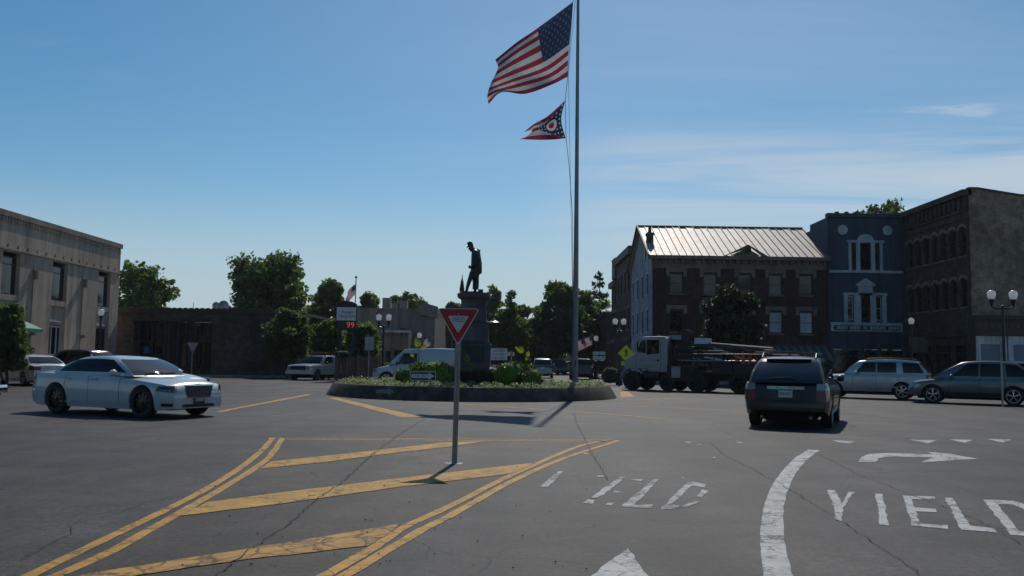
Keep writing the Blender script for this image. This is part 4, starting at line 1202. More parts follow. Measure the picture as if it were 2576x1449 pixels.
cloth('cloth', ([0, .33, .66, 1], [0, .5, 1],
    [[(1421.5, 253), (1378, 292), (1346, 310), (1318, 332)],
     [(1412, 302), (1378, 320), (1350, 324), (1322, 338)],
     [(1423, 348), (1392, 351), (1355, 352), (1308, 350)]]),
    lambda u, v: .35*u*math.sin(6*u+2*v)+.08*math.sin(8*v+5*u)*min(1, u*4), 40, 20, oh_mat(), of, skip=lambda u, v: u > .80+.4*abs(v-.5)*2*.5 and u > .8)

# ================================================================== YIELD SIGN (near)
ys = G(1143, 1166)
yt = thing('yield_sign', 'red and white triangular YIELD sign on a galvanised post in the hatched splitter island', 'yield sign', ys, 0)
sc = ys.y/F_PX
top_z, bot_z = HA(1154, 776, ys.y), HA(1151, 869, ys.y)
dxs = P(1154, 820, ys.y).x-ys.x; lean = dxs/((top_z+bot_z)/2)
mb = MB()
pt_ = lambda z: Vector((lean*z, 0, z))
w_ = .026
for (x0, x1, y0, y1) in ((-w_, w_, -.004, 0), (-w_-.012, -w_, -.004, .022), (w_, w_+.012, -.004, .022)):
    mb.prism([pt_(0)+Vector((x0, y0, 0)), pt_(0)+Vector((x1, y0, 0)), pt_(0)+Vector((x1, y1, 0)), pt_(0)+Vector((x0, y1, 0))], pt_(top_z-.04))
mb.build('post', M_GALV, yt)
hb = MB()
for k in range(46):
    z = .25+k*.03
    hb.box(pt_(z)+Vector((0, -.0062, 0)), (.011, .002, .011))
setp(hb.build('post_holes', M_SEAM, yt), kind='stuff')
def rtri(hw_, zt_, zb_, r, n=5):
    """rounded downward triangle in the xz plane"""
    A = [Vector((-hw_, 0, zt_)), Vector((hw_, 0, zt_)), Vector((0, 0, zb_))]
    out = []
    for i in range(3):
        p, a, b = A[i], A[i-1], A[(i+1) % 3]
        d1, d2 = (a-p).normalized(), (b-p).normalized()
        for k in range(n+1):
            f = k/n
            q = (p+d1*r*(1-f)**2*1.6+d2*r*f**2*1.6) if True else p
            out.append(q)
    return out
cx0 = P(1154, 776, ys.y).x-ys.x
off = Vector((cx0, -.030, 0))
hw0 = 53.5*sc
plate = [p+off for p in rtri(hw0, top_z, bot_z-.01, .035)]
MB().prism(plate, (0, .004, 0)).build('sign_plate', M_SIGNW, yt)
h_ = top_z-bot_z
def inset(k): return top_z-k, hw0-k*1.75, bot_z+k*2.05
z1, h1, b1 = inset(.010)
MB().poly([p+off+Vector((0, -.002, 0)) for p in rtri(h1, z1, b1, .032)]).build('red_face', M_SIGNR, yt)
MB().poly([p+off+Vector((0, -.004, 0)) for p in rtri(27*sc, HA(1154, 795, ys.y), HA(1154, 838, ys.y)-.005, .02)]).build('white_face', M_SIGNW, yt)
text_mesh('YIELD', .095, M_SIGNK, face_front(cx0+.002, -.0365, HA(1154, 805, ys.y)), yt, 'lettering', width=31*sc)
for zz in (top_z-.08, top_z-.32):
    MB().lathe([(0, -.0085), (.012, -.008), (.012, .02), (0, .02)], (cx0, -.03, zz), 8, axis='Y').build('bolt', M_GALV, yt)
setp(mark_poly('post_footing', [[(1119, 1164), (1140, 1163), (1166, 1165), (1163, 1168), (1135, 1169), (1120, 1167)]], M_WHTW, 'pale patch of concrete at the foot of the yield sign'), None)
HAZE = .00013
# ================================================================== BUILDINGS, LEFT SIDE
UX, UY, UZ = Vector((1, 0, 0)), Vector((0, 1, 0)), Vector((0, 0, 1))
def cap_roof(t, o, u, n, L, D, H, mat=None):
    obox(mb := MB(), o, u, n, 0, L, H-.5, H-.38, -D, -.3); return mb.build('flat_roof', mat or M_CONC, t)
# --- two storey limestone building, its long front faces +X
S0, S1 = 30.0, 64.9
XF = -29.0
sb = thing('stone_building', 'two storey pale limestone building with tall recessed window bays at the left edge', 'building', (XF, S0, 0))
o, u, n = Vector((0, 0, 0)), UY, UX
Ls = S1-S0; HS = 9.65
bays = [(44.0-S0, 46.0-S0), (49.9-S0, 51.7-S0), (55.4-S0, 57.3-S0), (61.6-S0, 63.5-S0)]
bays = [(32.5-S0, 34.5-S0), (38.2-S0, 40.2-S0)]+bays
mb = MB()
wall(mb, o, u, n, Ls, HS, [(a, b, .45, 7.35) for a, b in bays], .32)
# end wall towards the brick bank and the back
mb.add([(0, Ls, 0), (-14, Ls, 0), (-14, Ls, HS), (0, Ls, HS)], [(0, 1, 2, 3)]); mb.add([(0, 0, 0), (-14, 0, 0), (-14, 0, HS), (0, 0, HS)], [(0, 1, 2, 3)]); mb.add([(-14, 0, 0), (-14, Ls, 0), (-14, Ls, HS), (-14, 0, HS)], [(0, 1, 2, 3)])
mb.build('wall', M_LIME, sb)
cap_roof(sb, o, u, n, Ls, 13.6, HS)
mb = MB(); obox(mb, o, u, n, -.02, Ls+.1, 9.33, 9.66, -.3, .10); mb.build('parapet_coping', M_LIMED, sb)
mb = MB(); obox(mb, o, u, n, 0, Ls+.02, 9.02, 9.06, 0, .05); mb.build('string_course', M_LIME, sb)
mb = MB()
for k in range(int(Ls/.32)): obox(mb, o, u, n, .04+k*.32, .20+k*.32, 9.10, 9.30, 0, .05)
setp(mb.build('dentil_course', M_LIME, sb), kind='stuff')
mb = MB(); obox(mb, o, u, n, 0, Ls+.03, 7.44, 7.56, 0, .10); mb.build('ledge', M_LIME, sb)
for k in range(int(Ls/1.05)):
    mb = MB(); s = .3+k*1.05; mb.prism([o+u*s+n*.0+UZ*7.56, o+u*(s+.16)+UZ*7.56, o+u*(s+.08)+UZ*7.80], n*.05); mb.build('pointed_stone', M_LIMED, sb)
for i, (a, b) in enumerate(bays):
    window(sb, o-n*.02, u, n, a+.06, b-.06, 4.9, 7.1, .25, M_FRAME, M_GLASSB, rail=.80, fw=.07, sill=None)
    mb = MB(); obox(mb, o, u, n, a, b, 4.55, 4.88, -.31, -.02); mb.build('sill', M_LIME, sb)
    mb = MB(); obox(mb, o, u, n, a, b, 3.35, 4.549, -.31, -.12); mb.build('spandrel_panel', M_LIME, sb)
    mb = MB(); obox(mb, o, u, n, a+.1, b-.5, 3.52, 3.60, -.12, -.02); mb.build('name_plate', M_TRIMB, sb)
    d = MB(); a2, b2 = a+.1, b-.1
    for q in ((a2, a2+.09, .13, 3.3), (b2-.09, b2, .13, 3.3), (a2+.09, b2-.09, 3.2, 3.3), (a2+.09, b2-.09, 1.42, 1.50), (a2+.5, a2+.58, .13, 3.2), (b2-.55, b2-.48, .13, 3.2)):
        obox(d, o, u, n, *q, -.30, -.20)
    dd = d.build('door', M_FRAMEW if i == 4 else M_FRAME, sb)
    g = MB(); obox(g, o, u, n, a2+.05, b2-.05, .13, 3.25, -.30, -.25); g.build('pane', M_GLASS, dd)
    for (x0, x1) in ((a, a+.1), (b-.1, b)):
        w = MB(); obox(w, o, u, n, x0+.002, x1-.002, .45, 3.349, -.31, -.10); w.build('door_jamb', M_LIME, sb)
for s in (53.2-S0, 59.4-S0, 47.6-S0, 41.8-S0):
    f = MB(); obox(f, o, u, n, s-.06, s+.06, .5, 6.7, 0, .07); ff = f.build('pilaster_fin', M_LIME, sb)
    f = MB(); obox(f, o, u, n, s-.10, s+.10, 6.0, 6.55, .07, .30); f.build('lantern', M_LIMED, ff)
    f = MB(); obox(f, o, u, n, s-.16, s+.16, 2.6, 2.8, 0, .34); f.build('lantern_bracket', M_LIMED, ff)
f = MB(); obox(f, o, u, n, Ls-2.2, Ls-1.4, 2.6, 3.0, .0, .08); 
f = MB(); obox(f, o, u, n, 0, Ls, .13, .5, 0, .12); f.build('plinth', M_LIMED, sb)
aw = thing('awning', 'small teal green awning over the shopfront behind the street tree', 'awning', (XF, 50.6, 0))
mb = MB(); mb.prism([(0.02, -1.6, 3.5), (1.3, -1.6, 2.95), (1.3, -1.6, 2.75), (0.02, -1.6, 2.75)], (0, 3.2, 0)); mb.build('canvas', plain('teal_canvas', (.01, .20, .14), .7), aw)
t = thing('garden_wall', 'low cream rendered wall at the foot of the stone building', 'wall', (-27.6, 46, 0)); mb = MB(); mb.bb(-.12, .12, -7, 2.5, 0, .95); mb.build('masonry', M_TRIMS, t); mb = MB(); mb.bb(-.17, .17, -7.05, 2.55, .952, 1.03); mb.build('coping', M_TRIMB, t)

# --- low dark brick bank with glazed entrance
YB = 66.0
xl, xr = XA(288, YB), XA(742, YB)
HB = HA(500, 778, YB)
bb_ = thing('brick_bank', 'low flat roofed dark brick building with a wide dark glass front', 'building', (xl, YB, 0))
o, u, n = Vector((0, 0, 0)), UX, -UY
LB = xr-xl
g0, g1 = XA(333, YB)-xl, XA(531, YB)-xl
mb = MB(); wall(mb, o, u, n, LB, HB, [(g0, g1, .13, 4.05)], 1.2)
mb.add([(LB, 0, 0), (LB, 12, 0), (LB, 12, HB), (LB, 0, HB)], [(0, 1, 2, 3)]); mb.add([(0, 0, 0), (0, 12, 0), (0, 12, HB), (0, 0, HB)], [(0, 1, 2, 3)])
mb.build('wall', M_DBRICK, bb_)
mb = MB(); mb.bb(0, LB, .3, 12, HB-.5, HB-.4); mb.build('flat_roof', M_CONC, bb_)
mb = MB(); obox(mb, o, u, n, -.05, LB+.05, HB-.30, HB+.04, -.3, .12); mb.build('coping', M_DKWOOD, bb_)
mb = MB()
for k in range(int(LB/.42)): obox(mb, o, u, n, k*.42, k*.42+.2, HB+.04, HB+.10, -.25, .10)
setp(mb.build('coping_ribs', M_DKWOOD, bb_), kind='stuff')
nb_ = 6
for k in range(nb_):
    a = g0+(g1-g0)*k/nb_; b = g0+(g1-g0)*(k+1)/nb_
    window(bb_, o, u, n, a+.01, b-.01, .14, 4.04, 1.1, M_FRAME, M_GLASS, rail=.62 if k != 3 else .55, fw=.07, name='glass_panel')
mb = MB(); obox(mb, o, u, n, g0, g1, 4.06, 4.3, -.02, .06); mb.build('lintel', M_DKWOOD, bb_)
for k, s in enumerate((LB*.55, LB*.72)):
    pass
mb = MB(); obox(mb, o, u, n, XA(628, YB)-xl, XA(668, YB)-xl, .5, 1.15, -.02, .05); mb.build('night_safe', M_BLACK, bb_)
# side return with bracketed cornice
t = thing('cornice_building', 'low shop wing with a bracketed cornice behind the street trees', 'building', (xr, YB+.02, 0))
mb = MB(); L2 = 11; Hc = HB-.25
wall(mb, Vector((.02, 0, 0)), UY, UX, L2, Hc, [(2, 3.2, 1, 3.2), (5, 6.2, 1, 3.2), (8, 9.2, 1, 3.2)], .2); mb.build('wall', M_DBRICK, t)
mb = MB(); obox(mb, Vector((.02, 0, 0)), UY, UX, -.1, L2, Hc-.12, Hc+.06, -.3, .75); mb.build('cornice', M_DKWOOD, t)
for k in range(9):
    s = .5+k*1.2; mb = MB(); mb.prism([(.03, s, Hc-.13), (.62, s, Hc-.13), (.5, s, Hc-.3), (.03, s, Hc-.75)], (0, .14, 0)); mb.build('bracket', M_DKWOOD, t)
for a in (2, 5, 8): window(t, Vector((.02, 0, 0)), UY, UX, a+.01, a+1.19, 1.01, 3.19, .18)

# --- taupe two storey block
YT = 86.0
xl2, xr2 = XA(862, YT), XA(1092, YT)
tb = thing('taupe_building', 'plain taupe rendered two storey block behind the bank sign', 'building', (xl2, YT, 0)); LT = xr2-xl2; HT = HA(980, 777, YT)
mb = MB(); wins = [(XA(917, YT)-xl2, XA(943, YT)-xl2, HA(930, 843, YT), HA(930, 824, YT)), (LT*.62, LT*.70, HA(930, 843, YT), HA(930, 824, YT))]
wall(mb, Vector((0, 0, 0)), UX, -UY, LT, HT, wins, .2)
mb.add([(LT, 0, 0), (LT, 14, 0), (LT, 14, HT), (LT, 0, HT)], [(0, 1, 2, 3)]); mb.add([(0, 0, 0), (0, 14, 0), (0, 14, HT), (0, 0, HT)], [(0, 1, 2, 3)])
mb.build('wall', M_TAUPE, tb)
mb = MB(); mb.bb(0, LT, .3, 14, HT-.4, HT-.3); mb.build('flat_roof', M_CONC, tb)
mb = MB(); obox(mb, Vector((0, 0, 0)), UX, -UY, -.05, LT+.05, HT-.12, HT+.06, -.3, .1); mb.build('coping', M_TAUPE, tb)
for q in wins: window(tb, Vector((0, 0, 0)), UX, -UY, q[0]+.01, q[1]-.01, q[2]+.01, q[3]-.01, .18, sill=M_TRIMB)
for (xa, xb, yt_) in ((960, 979, 750), (983, 1003, 763), (1000, 1022, 756)):
    mb = MB(); mb.bb(XA(xa, YT+4)-xl2, XA(xb, YT+4)-xl2, 3.5, 4.6, HT-.5, HA(970, yt_, YT+4)); mb.build('chimney', M_TAUPE, tb)
mb = MB(); a = XA(1050, YT)-xl2
mb.prism([(a, -.02, HT-.5), (LT+.3, -.02, HT-.9), (LT+.3, -.02, HT+.25), (a+.6, -.02, HT+.62), (a, -.02, HT+.4)], (0, -.35, 0)); mb.build('corner_cornice', M_TAUPE, tb)
an = thing('corner_shop', 'one storey stone shop with bracketed cornice in front of the taupe block', 'building', (XA(962, 80), 80, 0)); LA = XA(1026, 80)-XA(962, 80); HA_ = HA(1000, 834, 80)
mb = MB(); wall(mb, Vector((0, 0, 0)), UX, -UY, LA, HA_, [(.25, .75, .13, 2.2), (1.05, LA-.2, .6, 2.3)], .2); mb.add([(LA, 0, 0), (LA, 5, 0), (LA, 5, HA_), (LA, 0, HA_)], [(0, 1, 2, 3)]); mb.add([(0, 0, HA_-.02), (LA, 0, HA_-.02), (LA, 6, HA_-.02), (0, 6, HA_-.02)], [(0, 1, 2, 3)]); mb.build('wall', M_TRIMS, an)
mb = MB(); mb.bb(-.1, LA+.2, -.4, -.002, HA_-.1, HA_+.1); mb.build('cornice', M_TRIMB, an)
for k in range(7): mb = MB(); mb.prism([(k*.37, -.003, HA_-.11), (k*.37, -.34, HA_-.11), (k*.37, -.003, HA_-.5)], (.12, 0, 0)); mb.build('bracket', M_TRIMS, an)
window(an, Vector((0, 0, 0)), UX, -UY, .26, .74, .14, 2.19, .18, name='door'); window(an, Vector((0, 0, 0)), UX, -UY, 1.06, LA-.21, .61, 2.29, .18)

# --- red brick shops at the start of the far street
YR = 104
xr0 = XA(1080, YR)
rb_ = thing('red_brick_shop', 'small red brick shop with pale framed window at the left of the far street', 'building', (xr0, YR, 0)); LR = XA(1168, YR)-xr0; HR = HA(1110, 803, YR)
mb = MB(); q = [(1.0, 1.9, 2.4, 4.2), (2.6, 3.4, 2.4, 4.2)]
wall(mb, Vector((0, 0, 0)), UX, -UY, LR, HR, q, .2); mb.add([(LR, 0, 0), (LR, 12, 0), (LR, 12, HR), (LR, 0, HR)], [(0, 1, 2, 3)]); mb.build('wall', M_RBRICK, rb_)
mb = MB(); mb.bb(-.2, LR+.3, -.3, -.002, HR-.5, HR+.05); mb.build('cornice', M_TRIMB, rb_)
for a in q: window(rb_, Vector((0, 0, 0)), UX, -UY, a[0]+.01, a[1]-.01, a[2]+.01, a[3]-.01, .18, M_FRAMEW, sill=M_TRIMB)
gh_ = thing('gabled_house', 'pale gabled house rising behind the red brick shop', 'building', (XA(1112, 125), 125, 0)); z1 = HA(1112, 800, 125)
mb = MB(); mb.prism([(-2.4, 0, 0), (2.4, 0, 0), (2.4, 0, z1-1.2), (0, 0, z1+.4), (-2.4, 0, z1-1.2)], (0, 8, 0)); mb.build('wall', M_TRIMB, gh_)
mb = MB(); mb.prism([(-2.7, -.2, z1-1.32), (0, -.2, z1+.52), (2.7, -.2, z1-1.32), (2.7, -.2, z1-1.18), (0, -.2, z1+.66), (-2.7, -.2, z1-1.18)], (0, 8.4, 0)); mb.build('roof', M_DKWOOD, gh_)
mb = MB(); mb.bb(-.45, .45, -.06, .02, z1-2.6, z1-1.2); mb.build('window', M_GLASS, gh_)

# ================================================================== BUILDINGS, RIGHT SIDE
YK = 68.0
xk0, xk1 = XA(1641, YK), XA(2086, YK)
bk = thing('red_brick_hotel', 'three storey dark red brick block with bright standing seam metal roof', 'building', (xk0, YK, 0)); LK = xk1-xk0
ze = HA(1860, 676, YK); zc1 = HA(1860, 647, YK); DK = 12.0
zr = HA(1811, 573, YK+6)
o, u, n = Vector((0, 0, 0)), UX, -UY
pxs = lambda x: XA(x, YK)-xk0
w3 = [(pxs(c-17), pxs(c+17)) for c in (1702, 1787, 1875, 1953, 2030)]
zt3 = (HA(1875, 741, YK), HA(1875, 690, YK)); zt2 = (HA(1875, 838, YK), HA(1875, 783, YK))
ops = [(a, b, *zt3) for a, b in w3]+[(a, b, *zt2) for a, b in w3]
shop = [(.6, 3.2, .5, 2.6), (3.8, 6.4, .5, 2.6), (7.2, 8.4, .14, 2.6), (9.2, 12.8, .5, 2.6)]
mb = MB(); wall(mb, o, u, n, LK, zc1, ops+shop, .2)
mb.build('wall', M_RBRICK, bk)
for i, (a, b, c, d) in enumerate(ops):
    pale = i in (8, 9)
    wd = window(bk, o, u, n, a+.01, b-.01, c+.01, d-.01, .16, M_FRAME, M_GLASSB if i < 5 else M_GLASS, fw=.06, sill=M_TRIMS)
    if pale:
        sh = MB(); obox(sh, o, u, n, a+.08, b-.08, c+(d-c)*.02+.06, d-.08, -.135, -.125); sh.build('blind', M_TRIMB, wd)
    hd = MB(); obox(hd, o, u, n, a-.28, b+.28, d+.10, d+.40, -.02, .07); obox(hd, o, u, n, a-.28, a-.02, d-.25, d+.099, -.02, .06); obox(hd, o, u, n, b+.02, b+.28, d-.25, d+.099, -.02, .06)
    hd.build('lintel', M_TRIMS, wd)
for (a, b, c, d) in shop: window(bk, o, u, n, a+.01, b-.01, c+.01, d-.01, .16, M_DKWOOD, M_GLASS, rail=.8, mull=1 if b-a > 2 else 0, name='shop_window')
mb = MB(); obox(mb, o, u, n, 0, LK, 2.75, 3.05, -.02, .14); mb.build('shop_fascia', M_DKWOOD, bk)
# cornice
mb = MB(); obox(mb, o, u, n, -.05, LK+.02, ze-.02, ze+.1, -.02, .10); obox(mb, o, u, n, -.05, LK+.02, ze+.102, zc1-.25, -.02, .06); obox(mb, o, u, n, -.35, LK+.05, zc1-.248, zc1, -.02, .5)
mb.build('cornice', M_TRIMS, bk)
for k in range(26):
    s = .15+k*LK/26
    mb = MB(); obox(mb, o, u, n, s, s+.14, zc1-.55, zc1-.25, .06, .36); mb.build('cornice_bracket', M_TRIMS, bk)
# pediment
pa, pb, pc = pxs(1822), pxs(1926), pxs(1879); zp = HA(1879, 615, YK-.6)
mb = MB(); mb.prism([(pa+.25, -.30, zc1+.002), (pb-.25, -.30, zc1+.002), (pc, -.30, zp-.25)], (0, 2.2, 0)); pdm = mb.build('pediment', M_TRIMS, bk)
mb = MB()
for (p, q) in (((pa-.15, zc1+.004), (pc, zp)), ((pc, zp), (pb+.15, zc1+.004))):
    mb.prism([(p[0], -.62, p[1]), (q[0], -.62, q[1]), (q[0], -.62, q[1]-.30), (p[0], -.62, p[1]-.002 if 0 else p[1])], (0, .30, 0))
mb.build('raking_cornice', M_TRIMS, pdm)
mb = MB(); mb.lathe([(0, 0), (.28, 0), (.32, -.04), (0, -.04)], (pc, -.31, zc1+.55), 18, axis='Y'); mb.build('round_vent', M_DKWOOD, pdm)
# side gable wall (painted grey-lavender), faces -X
o2, u2, n2 = Vector((0, DK, 0)), -UY, -UX
sw = [(.9+i*2.75, 1.75+i*2.75) for i in range(4)]
ops2 = [(a, b, zt3[0]+.05, zt3[1]+.15) for a, b in sw]+[(a, b, zt2[0]+.05, zt2[1]+.15) for a, b in sw]
mb = MB(); wall(mb, o2, u2, n2, DK, zc1, ops2, .2)
mb.poly([(0, DK, zc1), (0, 0, zc1), (0, DK/2, zr-.22)])
mb.build('gable_wall', M_LAV, bk)
for (a, b, c, d) in ops2: window(bk, o2, u2, n2, a+.01, b-.01, c+.01, d-.01, .16, M_FRAME, M_GLASS, sill=M_TRIMB, head=M_TRIMB)
mb = MB(); obox(mb, o2, u2, n2, DK/2-.4+2.2, DK/2+.4+2.2, zc1+.1, zc1+1.5, 0, .06); aw_ = mb.build('attic_window', M_FRAME, bk)
mb = MB(); mb.bb(LK-.02, LK, 0, DK, 0, zc1); mb.bb(0, LK, DK-.02, DK, 0, zc1); mb.build('party_wall', M_RBRICK, bk)
# metal roof: panels one by one with standing seams
t_roof = NT('zinc_roof'); p_ = t_roof.pos()
nn = t_roof.noise(p_, .9, 6, .65); n3 = t_roof.noise(p_, 5, 5, .6)
cc_ = t_roof.mix(t_roof.rng(nn, .35, .68), (.25, .225, .205, 1), (.33, .30, .275, 1)); cc_ = t_roof.mix(t_roof.rng(n3, .60, .72, 0, .55), cc_, (.20, .14, .10, 1))
t_roof.fin(cc_, t_roof.rng(n3, .3, .7, .52, .66), .35, .5); M_ZINC = t_roof.m
sl_ = math.hypot(DK/2+.35, zr-zc1); ang = math.atan2(zr-zc1, DK/2+.35)
mb = MB(); mb.prism([(-.30, -.45, zc1+.01), (-.30, DK/2, zr-.02), (-.30, DK+.3, zc1+.01), (-.30, DK+.3, zc1-.06), (-.30, DK/2, zr-.10), (-.30, -.45, zc1-.06)], (LK+.35, 0, 0)); roof = mb.build('roof', M_ZINC, bk)
NP = 24; pw = (LK+.35)/NP
ang = math.atan2(zr-zc1-.03, DK/2+.45); sl_ = math.hypot(DK/2+.45, zr-zc1-.03)
pm = MB(); pm.box((pw/2, sl_/2, .012), (pw-.03, sl_, .02)); pm.box((pw-.012, sl_/2, .055), (.035, sl_, .09))
pobj = pm.build('roof_panel', M_ZINC, roof); pobj.rotation_euler = (ang, 0, 0); pobj.location = (-.30, -.45, zc1+.012)
rr_ = random.Random(8)
for k in range(1, NP):
    c = pobj.copy(); COL.objects.link(c); c.parent = roof; c.location = (-.30+k*pw, -.45, zc1+.012+rr_.uniform(0, .006)); c.rotation_euler = (ang+rr_.uniform(-.004, .004), rr_.uniform(-.012, .012), 0)
mb = MB(); mb.tube([(-.3, DK/2, zr+.05), (LK+.05, DK/2, zr+.05)], .09, 8); mb.build('ridge_cap', M_DKWOOD, roof)
mb = MB()
for yy, sgn in ((-.5, 1), (DK+.35, -1)):
    mb.prism([(-.42, yy, zc1-.1), (-.42, DK/2, zr-.02), (-.42, DK/2, zr+.13), (-.42, yy, zc1+.10)], (.12, 0, 0))
mb.build('barge_board', M_DKWOOD, bk)
cx_0 = XA(1637, YK+2)-xk0; 
mb = MB(); mb.bb(cx_0-.22, cx_0+.24, 2.2, 3.0, zc1+.8, HA(1637, 585, YK+2)); mb.bb(cx_0-.28, cx_0+.30, 2.14, 3.06, HA(1637, 590, YK+2), HA(1637, 584, YK+2)); chm = mb.build('chimney', M_DBRICK, bk)
mb = MB(); mb.lathe([(.15, 0), (.11, .5), (.15, .55), (.15, .62), (0, .62)], (cx_0, 2.6, HA(1637, 584, YK+2)-.02), 12); mb.build('chimney_pot', M_DKWOOD, chm)
# striped awning on the ground floor
ax0, ax1 = XA(1925, YK-.5), XA(2084, YK-.5)
at_ = thing('awning', 'grey green ribbed metal awning above the brick block shopfront', 'awning', (ax0, YK-.02, 0)); LAw = ax1-ax0
z_a, z_b = HA(2000, 868, YK), HA(2000, 905, YK-1.6)
NA = 16
pm = MB(); w1 = LAw/NA
pm.add([(0, -.02, z_a), (w1-.02, -.02, z_a), (w1-.02, -1.7, z_b), (0, -1.7, z_b), (0, -.02, z_a-.05), (w1-.02, -.02, z_a-.05), (w1-.02, -1.7, z_b-.05), (0, -1.7, z_b-.05)], [(0, 1, 2, 3), (7, 6, 5, 4), (0, 4, 5, 1), (1, 5, 6, 2), (2, 6, 7, 3), (3, 7, 4, 0)])
m1, m2 = plain('awning_dark_green', (.05, .075, .065), .6), plain('awning_grey_green', (.14, .165, .15), .6)
s1 = pm.build('slat', m1, at_); s2_ = s1.copy(); s2_.data = s1.data.copy(); s2_.data.materials[0] = m2; COL.objects.link(s2_); s2_.location = (w1, 0, 0)
for k in range(2, NA):
    c = (s1 if k % 2 == 0 else s2_).copy(); COL.objects.link(c); c.location = (k*w1, 0, 0)

# --- neighbours down the far street, fronts face -X
nbr = thing('brick_row_building', 'tall dark brick shop building next behind the painted gable', 'building', (XA(1588, 81), 80.6, 0)); Ln, Hn = 12.0, 12.2
o, u, n = Vector((0, Ln, 0)), -UY, -UX
ops = [(1.0+i*2.7, 2.0+i*2.7, z, z+2.0) for i in range(4) for z in (4.6, 8.2)]
mb = MB(); wall(mb, o, u, n, Ln, Hn, ops, .2); mb.bb(0.01, 16, Ln-.3, Ln, 0, Hn); mb.bb(.01, 16, 0, .3, 0, Hn); mb.build('wall', M_BBRICK, nbr)
mb = MB(); obox(mb, o, u, n, 0, Ln, Hn-.7, Hn, -.2, .35); mb.build('cornice', M_DKWOOD, nbr); mb = MB(); obox(mb, o, u, n, 0, Ln, 3.4, 3.9, -.1, .2); mb.build('shop_fascia', M_DKWOOD, nbr)
mb = MB(); mb.bb(.3, 16, .3, Ln-.3, Hn-.6, Hn-.5); mb.build('flat_roof', M_CONC, nbr)
for q in ops: window(nbr, o, u, n, q[0]+.01, q[1]-.01, q[2]+.01, q[3]-.01, .18, sill=M_TRIMS, head=M_TRIMS)
nb2 = thing('brick_row_building', 'narrow dark building with a boxy metal cornice farther down the right of the far street', 'building', (XA(1548, 97), 93, 0)); Ln, Hn = 8.0, 12.4
o = Vector((0, Ln, 0))
ops = [(1.0+i*2.4, 2.0+i*2.4, z, z+2.0) for i in range(3) for z in (4.4, 7.6)]
mb = MB(); wall(mb, o, u, n, Ln, Hn-2, ops, .2); mb.bb(.01, 12, 0, .3, 0, Hn-2); mb.build('wall', M_DBRICK, nb2)
mb = MB(); obox(mb, o, u, n, 5.0, Ln, Hn-2, Hn, -.8, .55); bx_ = mb.build('cornice_box', M_DKWOOD, nb2); mb = MB(); obox(mb, o, u, n, 4.95, Ln+.05, Hn+.002, Hn+.12, -.85, .6); mb.build('metal_cap', M_ZINC, nb2)
mb = MB(); obox(mb, o, u, n, 0, 5, Hn-2.6, Hn-2, -.2, .4); mb.build('cornice', M_TRIMS, nb2); mb = MB(); obox(mb, o, u, n, 0, Ln, 6.85, 7.2, 0, .25); mb.build('string_course', M_TRIMS, nb2); mb = MB(); obox(mb, o, u, n, 0, Ln, 3.5, 3.9, 0, .5); mb.build('shop_fascia', M_TRIMS, nb2)
for q in ops: window(nb2, o, u, n, q[0]+.01, q[1]-.01, q[2]+.01, q[3]-.01, .18, sill=M_TRIMS)
nb3 = thing('brick_row_building', 'low dark shops at the far end of the right hand row', 'building', (XA(1510, 108), 102, 0)); Ln, Hn = 18.0, 7.2
o = Vector((0, Ln, 0)); ops = [(1.0+i*3.2, 2.2+i*3.2, 3.9, 5.7) for i in range(5)]
mb = MB(); wall(mb, o, u, n, Ln, Hn, ops, .2); mb.bb(.01, 12, 0, .3, 0, Hn); mb.build('wall', M_DBRICK, nb3)
mb = MB(); obox(mb, o, u, n, 0, Ln, Hn-.5, Hn, -.2, .4); mb.build('cornice', M_DKWOOD, nb3); mb = MB(); obox(mb, o, u, n, 0, Ln, 2.8, 3.2, 0, .6); mb.build('shop_fascia', M_DKWOOD, nb3)
for q in ops: window(nb3, o, u, n, q[0]+.01, q[1]-.01, q[2]+.01, q[3]-.01, .18)

# --- blue painted front
xb0, xb1 = XA(2087, YK-.3), XA(2281, YK-.3)
bl = thing('blue_building', 'narrow three storey dark blue painted front with white window surrounds and two white discs', 'building', (xb0, YK-.3, 0)); LBl = xb1-xb0
HBl = HA(2180, 538, YK-.3)
o, u, n = Vector((0, 0, 0)), UX, -UY
bx = lambda x: XA(x, YK-.3)-xb0
by = lambda y: HA(2180, y, YK-.3)
op3 = [(bx(2146), bx(2158), by(678), by(613)), (bx(2168), bx(2196), by(678), by(611)), (bx(2206), bx(2218), by(678), by(613))]
op2 = [(bx(2134), bx(2150), by(806), by(745)), (bx(2168), bx(2192), by(811), by(738)), (bx(2206), bx(2222), by(806), by(745))]
gs_ = [(.3, 2.3, .4, 2.7), (2.7, 3.7, .14, 2.7), (4.0, LBl-.3, .4, 2.7)]
mb = MB(); wall(mb, o, u, n, LBl, HBl-.3, op3+op2+gs_, .2)
mb.add([(0, 0, 0), (0, 18, 0), (0, 18, HBl-1.6), (0, 9, HBl-1.6), (0, 9, HBl-.8), (0, 4, HBl-.8), (0, 4, HBl-.3), (0, 0, HBl-.3)], [(0, 1, 2, 3, 4, 5, 6, 7)])
mb.build('wall', M_BLUE, bl)
mb = MB(); mb.bb(0.02, LBl, .2, 18, HBl-2.0, HBl-1.9); mb.build('flat_roof', M_CONC, bl)
mb = MB(); obox(mb, o, u, n, -.05, LBl, HBl-.3, HBl, -.35, .22); mb.build('coping', M_BLUE, bl)
for k in (1, 2, 3, 5, 7): mb = MB(); mb.bb(k*.75-.12, k*.75+.12, -.1, .2, HBl, HBl+.14); mb.build('coping_stone', M_BLUE, bl)
M_PW = stonemat('faded_white_woodwork', (.42, .43, .45), (.52, .53, .55), .7, .8)
